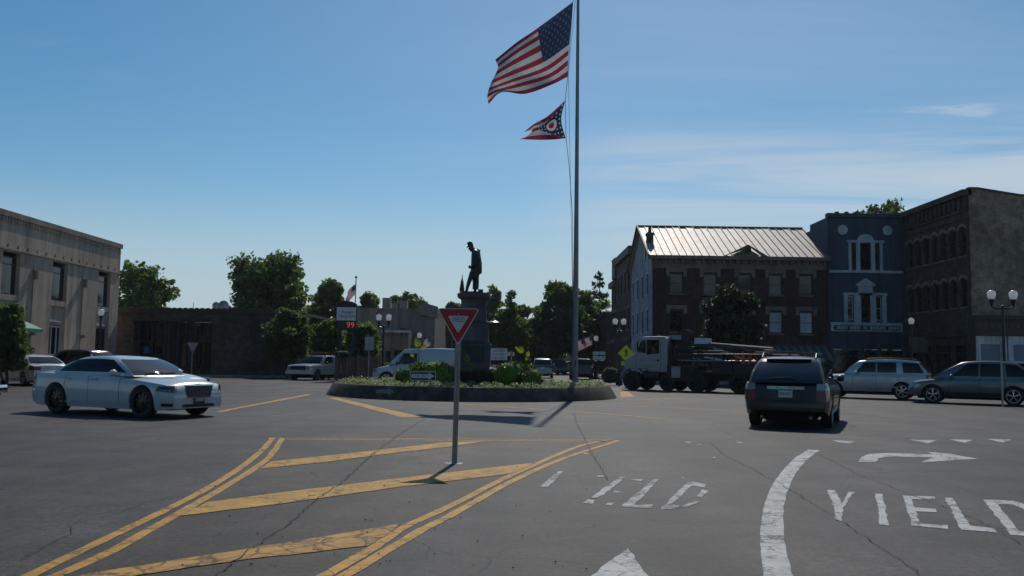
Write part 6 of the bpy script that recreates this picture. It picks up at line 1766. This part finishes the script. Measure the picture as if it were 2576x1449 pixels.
# ---- white saloon
SED = dict(L=5.04, W=1.90, H=1.485, wb=3.05, fo=.90, r=.375, sill=.20, paint=M_WCAR, zb=1.03, arch=.04,
  top=[(0, .70), (.06, .80), (.2, .87), (.7, .935), (1.35, .995), (1.75, 1.04), (3.4, 1.06), (4.1, 1.085), (4.7, 1.09), (4.95, 1.05), (5.04, .96)],
  gh=(1.32, 2.12, 3.42, 4.34), wbm=.92, wrm=.71, rim=M_RIMG, spokes=10, rimr=.75, wt=.245, ef=.6, pf=.20, pr=.16, drop=.075, gap=.045,
  wins=[(1.58, 2.16, 2.74, 2.74), (2.74, 2.74, 3.45, 3.36), (3.45, 3.36, 3.98, 3.52)], wv=(.19, .87),
  doors=(1.66, 2.76, 3.62), handles=(2.56, 3.5), hl=(.62, .79, .42, .70), hlm=M_HEADD, tl=(.62, .98, .22, .52), kf=.10, mir=1.78, wsg=M_CARGLB)
s1 = car('saloon_car', 'large white four door saloon with dark multi spoke wheels turning on the roundabout', 'car', (-9.86, 22.75), (.90, -.44), SED)
end_patch(s1, SED, 'grille', M_PLBLACK, -.46, .46, .50, .79, .02, cham=.22)
gr_ = [c for c in s1.children if c.name.startswith('grille')][0]
for k in range(7):
    z = .525+k*.04; e = SED['fn']['endpt']; MB().grid(lambda a, b: e((-.43+.86*a)*(1-.22*(1-(z-.5)/.29)), z-.006+.012*b, .034), 6, 1).build('slat', M_RIMG, gr_)
mb = MB()
for (y0, y1, z0, z1) in ((-.49, .49, .785, .815), (-.42, .42, .485, .50)): 
    for b_ in (0,): mb.grid(lambda a, b: SED['fn']['endpt'](y0+(y1-y0)*a, z0+(z1-z0)*b, .04), 8, 1)
mb.build('grille_surround', M_CHROME, s1)
end_patch(s1, SED, 'lower_intake', M_PLBLACK, -.50, .50, .27, .34, .018)
for s in (-1, 1):
    fo_ = MB(); fo_.grid(lambda a, b: SED['fn']['sidept'](.02+.26*a, .295+.075*b, .012, s), 4, 2); fo_.build('fog_light', M_PLBLACK, s1)
    ch = MB(); ch.grid(lambda a, b: SED['fn']['sidept'](1.2+2.6*a, .30+.025*b, .010, s), 14, 1); ch.build('side_moulding', SED['paint'], s1)
    wt_ = MB(); wt_.grid(lambda a, b: SED['fn']['gside'](1.60+2.4*a, .15+.03*b, .012, s), 14, 1); wt_.build('window_trim', M_CHROME, s1)
plate_(s1, SED, .43, False, None, .34, .17, mat=M_PLBLACK); 
pp = SED['fn']['endpt'](0, .43, .04); MB().box((pp[0]+.004, 0, .44), (.01, .27, .07)).build('dealer_plate', M_SIGNG, s1)
# interior hints: seats and steering wheel behind the windscreen are hidden by the tinted glass
wp = MB(); wp.tube([SED['fn']['gfront'](-.6, .13, .03), SED['fn']['gfront'](.05, .16, .03)], .012, 5); wp.tube([SED['fn']['gfront'](.0, .13, .03), SED['fn']['gfront'](.62, .15, .03)], .012, 5); wp.build('wiper', M_PLBLACK, s1)

# ---- white car hidden behind the saloon
SED2 = dict(SED, L=4.6, wb=2.75, fo=.9, r=.33, H=1.47, rim=M_RIMS, spokes=7, hlm=M_HEAD, paint=M_WCAR,
  top=[(0, .66), (.06, .74), (.2, .80), (.7, .90), (1.35, .97), (1.7, 1.0), (3.2, 1.02), (4.0, 1.05), (4.4, 1.04), (4.6, .96)],
  gh=(1.15, 2.05, 3.15, 4.05), wins=[(1.75, 2.25, 2.6, 2.6), (2.66, 2.66, 3.4, 3.1)], doors=(1.6, 2.63, 3.4), handles=(2.45, 3.25), mir=1.7)
c2 = car('saloon_car', 'white rounded car mostly hidden behind the large white saloon', 'car', (XA(352, 30), 30.0), (.95, -.30), SED2)
end_patch(c2, SED2, 'grille', M_PLBLACK, -.4, .4, .5, .66); plate_(c2, SED2, .42, False)
# ---- parked white saloon at the left kerb
SED3 = dict(SED2, paint=M_WCAR2, spokes=5, H=1.46, tl=(.74, .92, .30, .50))
c3 = car('saloon_car', 'cream white saloon parked by the stone building, rear lights towards us', 'car', (XA(84, 43.0), 43.0), (-.76, .65), SED3)
plate_(c3, SED3, .8, True); end_patch(c3, SED3, 'bumper_insert', M_PLBLACK, -.6, .6, .25, .36, rear=True)
# ---- dark red SUV
SUV1 = dict(L=4.7, W=1.86, H=1.78, wb=2.8, fo=.9, r=.37, sill=.27, paint=M_REDCAR, zb=1.12, top=[(0, .82), (.08, .93), (.3, 1.0), (1.2, 1.09), (1.6, 1.13), (4.3, 1.15), (4.62, 1.13), (4.7, 1.0)],
  gh=(1.25, 2.05, 4.0, 4.66), wrm=.78, wins=[(1.75, 2.2, 2.7, 2.7), (2.78, 2.78, 3.6, 3.6), (3.68, 3.68, 4.35, 4.1)], doors=(1.6, 2.74, 3.64), handles=(2.5, 3.5), hl=(.72, .92, .35, .5), tl=(.85, 1.12, .2, .62), mir=1.75, spokes=5)
c4_ = car('parked_suv', 'dark red SUV parked between the cream saloon and the stone building', 'car', (XA(188, 47.5), 47.5), (-.93, .36), SUV1)
plate_(c4_, SUV1, .85, True)
# ---- vehicle poking in at the left edge
SUV0 = dict(SUV1, paint=M_BCAR, L=4.9, H=1.75)
c0 = car('dark_suv', 'front corner of a dark vehicle with chrome bumper poking in at the left edge', 'car', (XA(5, 24.0)-2.95, 24.4), (1, -.10), SUV0)
end_patch(c0, SUV0, 'bumper', M_CHROME, -.85, .85, .40, .62, .08); end_patch(c0, SUV0, 'grille', M_CHROME, -.55, .55, .66, .80, .05)
# ---- white pickup with cap and roof load
PK = dict(L=5.3, W=1.94, H=1.70, wb=3.3, fo=.85, r=.36, sill=.38, paint=M_WCAR, zb=1.12, top=[(0, .92), (.06, 1.0), (.3, 1.06), (1.3, 1.11), (1.7, 1.14), (5.1, 1.14), (5.3, 1.1)],
  gh=(1.3, 1.95, 5.0, 5.22), wrm=.80, wbm=.88, wins=[(1.75, 2.1, 2.75, 2.75), (3.2, 3.2, 4.8, 4.8)], doors=(1.65, 2.85), handles=(2.6,), hl=(.72, .92, .10, .64), pf=.10, kf=.05, ef=.3, mir=1.75, mirm=M_PLBLACK, spokes=5, rim=M_RIMS, wsg=M_CARGL)
YPK = 58.6
c5 = car('pickup_truck', 'white pickup with a white cap and a load on its roof, facing us', 'car', (XA(795, YPK), YPK+1.6), (-.36, -.93), PK)
end_patch(c5, PK, 'grille', M_PLBLACK, -.60, .60, .70, .94, .02); end_patch(c5, PK, 'bumper', M_WCAR2, -.92, .92, .42, .62, .10); plate_(c5, PK, .55, False)
t = thing('roof_load', 'orange brown bundle strapped on the white pickup roof', 'roof load', (XA(800, YPK), YPK+2.0, 1.72), math.atan2(-.93, -.36)); MB().box((0, -.05, .10), (1.8, .8, .14), taper=.9).build('bundle', plain('orange_brown_tarpaulin', (.25, .10, .04), .8), t)
for sx_ in (-.6, .6): MB().box((sx_, 0, .01), (.05, 1.3, .05)).build('rack_bar', M_BLACK, t)
t = thing('warning_light', 'small amber light on the white pickup roof', 'lamp', (XA(812, YPK), YPK+.9, 1.72)); MB().lathe([(.07, 0), (.065, .1), (.03, .15), (0, .16)], n=10).build('lens', M_AMBER, t, True)
MB().lathe([(.09, 0), (.09, .03), (0, .03)], n=10).build('lamp_base', M_BLACK, t)
# ---- white van
VAN = dict(L=5.7, W=2.0, H=2.12, wb=3.45, fo=.85, r=.37, sill=.30, paint=M_WCAR, zb=1.22, top=[(0, .80), (.06, .92), (.25, 1.0), (.8, 1.12), (1.25, 1.2), (1.5, 1.23), (5.5, 1.23), (5.7, 1.2)],
  gh=(.95, 1.85, 5.55, 5.68), wrm=.82, wbm=.95, wins=[(1.36, 1.72, 1.42, 1.75), (1.48, 1.80, 2.55, 2.55)], wv=(.05, .72), doors=(1.4, 2.6, 3.7), handles=(2.4,), hl=(.72, .94, .25, .55), tl=(.7, 1.0, .12, .8), mir=1.45, mirm=M_PLBLACK, rearglass=True)
YV = 50.5
c6 = car('panel_van', 'white panel van passing behind the island', 'van', (XA(948, YV)+2.72, YV), (-1, .03), VAN)
end_patch(c6, VAN, 'grille', M_PLBLACK, -.6, .6, .62, .92); end_patch(c6, VAN, 'bumper', M_PLBLACK, -.9, .9, .34, .55, .06)
# ---- black SUV from behind
MDX = dict(L=4.80, W=1.95, H=1.70, wb=2.70, fo=.98, r=.375, sill=.30, paint=M_BCAR, zb=1.12, top=[(0, .84), (.08, .94), (.3, 1.0), (1.2, 1.08), (1.6, 1.12), (4.4, 1.14), (4.72, 1.12), (4.80, 1.06)],
  gh=(1.2, 2.1, 4.05, 4.76), wrm=.74, wbm=.93, wins=[(1.75, 2.3, 2.75, 2.75), (2.82, 2.82, 3.6, 3.55), (3.68, 3.63, 4.42, 4.1)], doors=(1.65, 2.78, 3.64), handles=(2.55, 3.45), hl=(.72, .92, .35, .5),
  rg=glass_dark('tailgate_glass', (.012, .016, .022), .05, .8), rgv=(.08, .88), mir=1.75, mirm=M_BCAR, spokes=5, kr=.10, er=.42, pr=.10, cladm=M_RIMG, hm=M_CHROME, wt=.25, tl=(.66, .90, .28, .68))
_h = Vector((math.sin(R_(23.5)), math.cos(R_(23.5))))
ctr = Vector((XA(1976, 20.75), 20.75))+_h*2.32
c7 = car('black_suv', 'black SUV with roof rack seen from behind, leaving the middle lane', 'car', ctr, _h, MDX)
e = MDX['fn']['endpt']
for s in (-1, 1):
    h = MB(); h.grid(lambda a, b: MDX['fn']['sidept'](4.79-.26*a, .902+.155*b, .009, s), 6, 3); h.grid(lambda a, b: e(s*(.69+a*(MDX['fn']['w'](4.80)*.985-.69)), .902+.155*b, .011, True), 4, 3); h.build('reversing_lamp', M_HEAD, c7)
end_patch(c7, MDX, 'chrome_strip', M_CHROME, -.42, .42, .915, .985, .03, rear=True)
pp = e(0, .95, .034, True)
text_mesh('A C U R A', .05, M_SIGNK, Matrix.Translation((pp[0]-.001, 0, .95)) @ Matrix.Rotation(-PI/2, 4, 'Z') @ Matrix.Rotation(PI/2, 4, 'X'), c7, 'lettering', width=.42)
plate_(c7, MDX, .81, True, 'FMB 8871')
end_patch(c7, MDX, 'bumper_step', M_PLBLACK, -.80, .80, .60, .63, .05, rear=True)
end_patch(c7, MDX, 'tailgate_gap', M_SEAM, -.70, .70, .655, .665, .012, rear=True)
MB().tube([MDX['fn']['grear'](-.3, .12, .03), MDX['fn']['grear'](-.15, .18, .04), MDX['fn']['grear'](.45, .13, .03)], .013, 6).build('rear_wiper', M_PLBLACK, c7)
MB().grid(lambda a, b: (lambda p: (p[0]+.10-.2*b, p[1], p[2]+.045+.01*b))(MDX['fn']['grear'](-.86+1.72*a, 1.0, 0)), 10, 1).build('roof_spoiler', M_BCAR, c7, True)
rr0 = 1.70
for s in (-1, 1): MB().tube([(.35, s*.62, rr0-.03), (.25, s*.62, rr0+.06), (-1.35, s*.62, rr0+.06), (-1.55, s*.62, rr0-.05)], .022, 6).build('roof_rail', M_PLBLACK, c7, True)
for xx in (-.3, -1.15): MB().tube([(xx, -.62, rr0+.075), (xx, 0, rr0+.095), (xx, .62, rr0+.075)], .022, 6).build('roof_bar', M_PLBLACK, c7, True)
for s in (-1, 1): MB().tube([(-2.15, s*.55, .28), (-2.40, s*.55, .27)], .035, 8).build('exhaust_pipe', M_GALV, c7, True)
MB().lathe([(0, 0), (.055, 0), (.055, .02), (0, .02)], (e(-.42, .52, .01, True)[0]-.02, .42, .52), 12, axis='X').build('reflector', M_TAIL, c7)
# ---- pale SUV (far lane)
EXP = dict(L=4.91, W=1.87, H=1.78, wb=2.89, fo=.88, r=.375, sill=.34, paint=M_CHAMP, zb=1.17, top=[(0, .86), (.08, .98), (.3, 1.04), (1.2, 1.12), (1.6, 1.17), (4.7, 1.18), (4.91, 1.1)],
  gh=(1.35, 2.0, 4.35, 4.84), wrm=.80, wbm=.93, wins=[(1.85, 2.2, 2.7, 2.7), (2.74, 2.74, 3.55, 3.55), (3.82, 3.78, 4.66, 4.42)], wv=(.10, .84), doors=(1.72, 2.72, 3.66), handles=(2.5, 3.45), hl=(.76, .98, .3, .5), tl=(.8, 1.15, .12, .72), mir=1.9, mirm=M_CHROME, spokes=6)
c8 = car('pale_suv', 'pale silver four door SUV with roof rails passing behind the black SUV', 'car', (16.55, 40.5), (-.87, .49), EXP)
roof_rails(c8, EXP, 2.2, 4.3); plate_(c8, EXP, .9, True)
for s in (-1, 1): MB().grid(lambda a, b: EXP['fn']['sidept'](1.4+2.2*a, .52+.05*b, .012, s), 10, 1).build('side_moulding', M_CHAMP, c8)
# ---- grey silver SUV (right edge)
RVX = dict(L=4.76, W=1.87, H=1.76, wb=2.86, fo=.95, r=.365, sill=.30, paint=M_SILVB, zb=1.08, top=[(0, .72), (.08, .84), (.3, .92), (1.2, 1.04), (1.6, 1.09), (4.4, 1.12), (4.70, 1.08), (4.76, 1.0)],
  gh=(1.0, 2.05, 3.85, 4.68), wrm=.74, wbm=.92, wins=[(1.62, 2.22, 2.62, 2.62), (2.68, 2.68, 3.5, 3.45), (3.60, 3.55, 4.45, 3.95)], wv=(.12, .84), doors=(1.55, 2.65, 3.55), handles=(2.45, 3.35), hl=(.64, .84, .5, .45), tl=(.85, 1.1, .25, .6), mir=1.65, spokes=5, cladm=M_PLBLACK)
c9 = car('silver_suv', 'silver grey crossover with sloping bonnet at the right edge', 'car', (18.85, 36.1), (-.86, .51), RVX)
end_patch(c9, RVX, 'bumper_intake', M_PLBLACK, -.6, .6, .36, .55); plate_(c9, RVX, .52, False)
# ---- cars down the far street
def far_car(label, x, Y, S, h=(.03, 1), grp='cars queueing in the far street'):
    return car('distant_car', label, 'car', (XA(x, Y), Y), h, S, grp)
FSV = dict(SUV1, paint=M_SILV, H=1.74)
f1 = far_car('silver SUV seen from behind, beside the right bushes of the island', 1365, 78, FSV); plate_(f1, FSV, .9, True)
FDK = dict(SUV1, paint=M_BCAR)
f2 = far_car('dark car between the silver SUV and the flagpole', 1404, 98, FDK)
FPU = dict(PK, paint=M_BCAR, H=1.75)
f3 = far_car('dark pickup parked at the right of the far street by the flagpole', 1462, 74, FPU, (.05, 1))
f4 = far_car('pale car far down the street left of the silver SUV', 1318, 118, dict(SED2, paint=M_WCAR), (0, -1))
f5 = far_car('white car far down the street right of the silver SUV', 1392, 128, dict(SED2, paint=M_WCAR2), (0, -1))
f6 = far_car('dark car standing behind the dark pickup', 1432, 108, dict(SED2, paint=M_SILVB), (0, 1))
tr = thing('box_truck', 'distant white box truck with two dark windows above the far cars', 'truck', (XA(1342, 112), 112, 0))
MB().bb(-1.15, 1.15, 0, 5, .9, 3.0).build('box', M_WCAR, tr); MB().bb(-1.0, 1.0, -1.6, -.002, .6, 2.3).build('cab', M_WCAR, tr)
for sx_ in (-.55, .55): MB().bb(sx_-.3, sx_+.3, -.02, .02, 2.35, 2.85).build('window', M_GLASS, tr)
MB().bb(-.85, .85, -1.63, -1.59, 1.4, 2.15).build('windscreen', M_CARGL, tr)
for (xx, yy) in ((-.95, -.9), (.95, -.9), (-.95, 4), (.95, 4)): MB().lathe([(.2, -.12), (.42, -.12), (.45, 0), (.42, .12), (.2, .12)], (xx, yy, .45), 18, axis='X', closed=True).build('wheel', M_RUBBER, tr, True)

# ---- digger derrick truck
hT = Vector((-.86, .51)); 
YT0 = 47.4
fw_ = Vector((XA(1591, YT0), YT0))     # near front wheel on the ground
lat = Vector((hT.y, -hT.x))*-1         # left side of the truck faces the camera
lat = Vector((-hT.y, hT.x))
if lat.y > 0: lat = -lat
ctrT = fw_-lat*1.05
tk = thing('utility_truck', 'white cabbed utility truck with a boom and tool racks crossing behind the island', 'truck', (ctrT.x, ctrT.y, 0), math.atan2(hT.y, hT.x))
LS_ = 1 if (Matrix.Rotation(math.atan2(hT.y, hT.x), 2) @ Vector((0, 1))).dot(lat) > 0 else -1
M_DKST = plain('dark_truck_steel', (.022, .022, .021), .6, .2, var=.25)
M_BOOM = plain('grey_boom_paint', (.07, .06, .052), .7, 0, .3, var=.3)
M_RRED = plain('faded_red_steel', (.16, .035, .025), .6)
MB().bb(-8.0, .9, -.45, .45, .65, .95).build('chassis', M_DKST, tk)
cabp = [(-.05, 1.15), (.85, 1.15), (.86, 1.42), (.78, 1.60), (.45, 1.83), (.12, 2.02), (-.12, 2.78), (-.25, 2.86), (-1.55, 2.88), (-1.72, 2.75), (-1.74, .98), (-.55, .98), (-.5, 1.15)]
mb = MB(); mb.prism([(x-.34 if x > -1.5 else x-.2, -1.02, z) for x, z in cabp], (0, 2.04, 0)); cab = mb.build('cab', M_TCAB, tk)
bv = cab.modifiers.new('b', 'BEVEL'); bv.width = .06; bv.segments = 3; bv.limit_method = 'ANGLE'
for s in (-1, 1):
    MB().prism([(-.28, s*1.022, 2.04), (-.48, s*1.022, 2.66), (-.74, s*1.022, 2.66), (-.74, s*1.022, 1.98)], (0, s*.008, 0)).build('quarter_window', M_CARGL, tk)
    MB().prism([(-.80, s*1.022, 1.90), (-.80, s*1.022, 2.68), (-1.50, s*1.022, 2.68), (-1.50, s*1.022, 1.98)], (0, s*.008, 0)).build('side_window', M_CARGL, tk)
    sm = MB()
    for (x0, x1, z0, z1) in ((-.20, -.185, 1.16, 1.95), (-1.60, -1.585, 1.05, 2.75), (-1.585, -.9, 1.05, 1.065)): sm.bb(x0, x1, s*1.021, s*1.026, z0, z1)
    sm.build('door_gap', M_SEAM, tk)
    MB().bb(-1.50, -1.38, s*1.02, s*1.06, 1.56, 1.66).build('door_handle', M_BLACK, tk)
    # wing
    wg = [(.62*math.cos(a*PI/12)+.0, .52+.66*math.sin(a*PI/12)) for a in range(0, 11)]
    mb = MB()
    for (p, q) in zip(wg, wg[1:]): mb.prism([(p[0], s*.75, p[1]), (q[0], s*.75, q[1]), (q[0]*1.06, s*.75, q[1]+.06), (p[0]*1.06, s*.75, p[1]+.05)], (0, s*.38, 0))
    mb.build('wing', M_TCAB, tk)
    mb = MB(); mb.tube([(-.42, s*1.03, 2.62), (-.36, s*1.2, 2.62)], .015, 6); mb.tube([(-.42, s*1.03, 2.14), (-.36, s*1.2, 2.14)], .015, 6); mb.box((-.36, s*1.2, 2.36), (.05, .14, .46)); mb.build('wing_mirror', M_PLBLACK, tk)
MB().prism([(-.235, -.85, 2.06), (-.44, -.85, 2.72), (-.41, -.85, 2.73), (-.205, -.85, 2.07)], (0, 1.7, 0)).build('windscreen', M_CARGL, tk)
MB().box((.58, 0, .72), (.2, 2.0, .32)).build('bumper', M_TCAB, tk)
MB().bb(.515, .545, -.5, .5, 1.16, 1.38).build('grille', M_PLBLACK, tk)
for s in (-1, 1): MB().box((.50, s*.72, 1.26), (.10, .28, .18)).build('headlight', M_HEAD, tk)
mb = MB(); mb.tube([(-1.3, .6, 2.88), (-1.3, .6, 2.96)], .1, 10); mb.build('roof_beacon', M_AMBER, tk)
# door lettering (too small to read in the photograph: pale lines of text)
mb = MB(); rr_ = random.Random(6)
for (zz, xa, xb) in ((1.70, -1.2, -.5), (1.60, -1.25, -.45), (1.34, -1.1, -.6), (1.24, -1.05, -.65)):
    xx = xa
    while xx < xb: 
        ww_ = rr_.uniform(.03, .07); mb.bb(xx, xx+ww_, LS_*1.022, LS_*1.025, zz-.025, zz+.025); xx += ww_+.02
setp(mb.build('door_lettering', plain('grey_print', (.22, .22, .23), .6), tk), kind='stuff')
# body, boxes, racks
mb = MB(); mb.bb(-8.2, -3.0, -1.15, 1.15, .95, 1.08); mb.build('deck', M_DKST, tk)
for (x0, x1, z0, z1, nm) in ((-3.5, -2.0, .55, 1.35, 'tool_locker'), (-5.4, -4.4, 1.08, 1.6, 'tool_locker'), (-8.1, -6.9, .6, 1.62, 'tool_locker'), (-6.9, -5.5, 1.08, 1.5, 'tool_locker')):
    for s in (-1, 1): MB().bb(x0, x1, s*.7, s*1.15, z0, z1).build(nm, M_DKST, tk)
MB().bb(-2.72, -2.25, LS_*1.16, LS_*1.2, .72, 1.30).build('white_locker_door', M_SIGNG, tk)
MB().bb(-2.15, -2.02, -.8, .8, .9, 2.5).build('cab_guard', M_DKST, tk)
for s in (-1, 1):
    for zz in (1.62, 1.95): MB().tube([(-8.2, s*1.12, zz), (-2.6, s*1.12, zz)], .035, 6).build('rack_rail', M_RRED if zz > 1.7 else M_GALV, tk)
    for k in range(7): MB().tube([(-8.1+k*.9, s*1.12, 1.05), (-8.1+k*.9, s*1.12, 1.95)], .03, 6).build('rack_post', M_RRED if k < 3 else M_DKST, tk)
rr_ = random.Random(12)
for k in range(9):
    x0 = -7.6+k*.55; MB().tube([(x0, LS_*rr_.uniform(.6, 1.0), 1.6+rr_.uniform(0, .1)), (x0+rr_.uniform(.4, .9), LS_*rr_.uniform(.6, 1.05), 1.62+rr_.uniform(.05, .3))], rr_.uniform(.03, .07), 7).build('stowed_tool', rr_.choice([M_SIGNW, M_ORANGE, M_GALV, M_TCAB]), tk)
t2 = MB(); t2.lathe([(0, .95), (.5, .95), (.5, 1.2), (.42, 1.5), (.38, 2.2), (0, 2.25)], (-7.0, 0, 0), 18); t2.build('turret', M_DKST, tk, True)
bo = MB(); bo.tube([(-7.2, 0, 2.15), (-1.3, 0, 2.58)], .20, 10); bo.build('boom', M_BOOM, tk, True)
bo = MB(); bo.tube([(-5.0, .05, 2.36), (.1-1.6, .05, 2.62)], .15, 10); bo.build('inner_boom', M_BOOM, tk, True)
bo = MB(); bo.tube([(-6.4, .3, 1.6), (-4.2, .22, 2.25)], .09, 8); bo.build('hydraulic_ram', M_GALV, tk, True)
bo = MB(); bo.lathe([(0, -.25), (.42, -.25), (.42, -.18), (.2, -.16), (.2, .16), (.42, .18), (.42, .25), (0, .25)], (-2.6, 0, 2.85), 22, axis='Y'); bo.build('winch_reel', M_BLACK, tk, True)
bo = MB(); bo.lathe([(0, -.3), (.30, -.3), (.32, .0), (.30, .3), (0, .3)], (-1.75, .3, 2.55), 18, axis='Y'); bo.build('auger_motor', M_BLACK, tk, True)
bo = MB(); bo.bb(-2.45, -1.75, -.35, .35, 2.72, 2.95); bo.build('boom_head', M_TCAB, tk)
bo = MB(); bo.bb(-3.9, -3.2, -.35, .35, 2.5, 2.80); bo.build('boom_bracket', M_SIGNW, tk)
for (x0, s0) in ((0, None), (-1.95, None), (-3.55, None), (-5.75, None)):
    for s in (-1, 1): make_wheel(tk, x0, s*(1.02 if x0 == 0 else .92), .515 if x0 != -1.95 else .45, .32 if x0 > -2 else .5, s, M_DKST, 5, .6)
for s in (-1, 1):
    MB().tube([(-7.9, s*1.05, 1.6), (-7.9, s*1.18, .45)], .08, 8).build('outrigger', M_DKST, tk); MB().box((-7.9, s*1.18, .4), (.35, .3, .08)).build('outrigger_foot', M_DKST, tk)
    MB().tube([(-1.5, s*.8, .8), (-.7, s*.8, .8)], .3, 14).build('fuel_tank', M_DKST, tk, True)
t = thing('tool_bundle', 'orange red cones and tools strapped at the back of the utility truck', 'cones', tk.matrix_world @ Vector((0, 0, 0)), 0)
t.location = (ctrT.x-hT.x*6.2+lat.x*.8, ctrT.y-hT.y*6.2+lat.y*.8, 1.5)
for k in range(3): MB().lathe([(.17, .0), (.15, .03), (.03, .62), (0, .62)], (k*.32-.3, 0, 0), 12).build('cone', M_ORANGE, t, True)

# bulky gear standing on the truck bed behind the cab
for (x0, x1, y0, y1, z0, z1, nm, mt_) in ((-3.3, -2.2, -.9, .9, 1.6, 2.35, 'equipment_box', M_DKST), (-4.9, -3.4, -.6, .95, 1.6, 2.15, 'equipment_box', M_BOOM), (-6.3, -5.0, -.8, .8, 1.55, 2.0, 'equipment_box', M_DKST), (-7.9, -6.5, -.9, .9, 1.62, 2.1, 'equipment_box', M_BOOM)):
    ob_ = MB().bb(x0, x1, y0, y1, z0, z1).build(nm, mt_, tk); bv_ = ob_.modifiers.new('b', 'BEVEL'); bv_.width = .05; bv_.segments = 2
rr_ = random.Random(21)
for k in range(10):
    x0 = -2.3-k*.55; MB().tube([(x0, LS_*.95, 1.7+rr_.uniform(0, .3)), (x0-.3, LS_*1.02, 2.2+rr_.uniform(-.2, .15)), (x0-.7, LS_*.9, 1.8+rr_.uniform(0, .3))], .035, 6).build('hydraulic_hose', M_BLACK, tk, True)

# small bright details of the white saloon
for s in (-1, 1):
    for k in range(5):
        q = SED['fn']['sidept'](.10+.05*k, .665, .014, s); MB().lathe([(0, .012), (.014, .01), (.016, 0), (0, 0)], q, 8, axis='X').build('lamp_bulb', M_CHROME, s1)
    MB().grid(lambda a, b: SED['fn']['sidept'](.03+.36*a, .775+.012*b, .013, s), 6, 1).build('headlight_trim', M_CHROME, s1)
pp = SED['fn']['endpt'](0, .835, .02); MB().box((pp[0]-.03, 0, .815), (.02, .16, .035)).build('bonnet_badge', M_CHROME, s1)
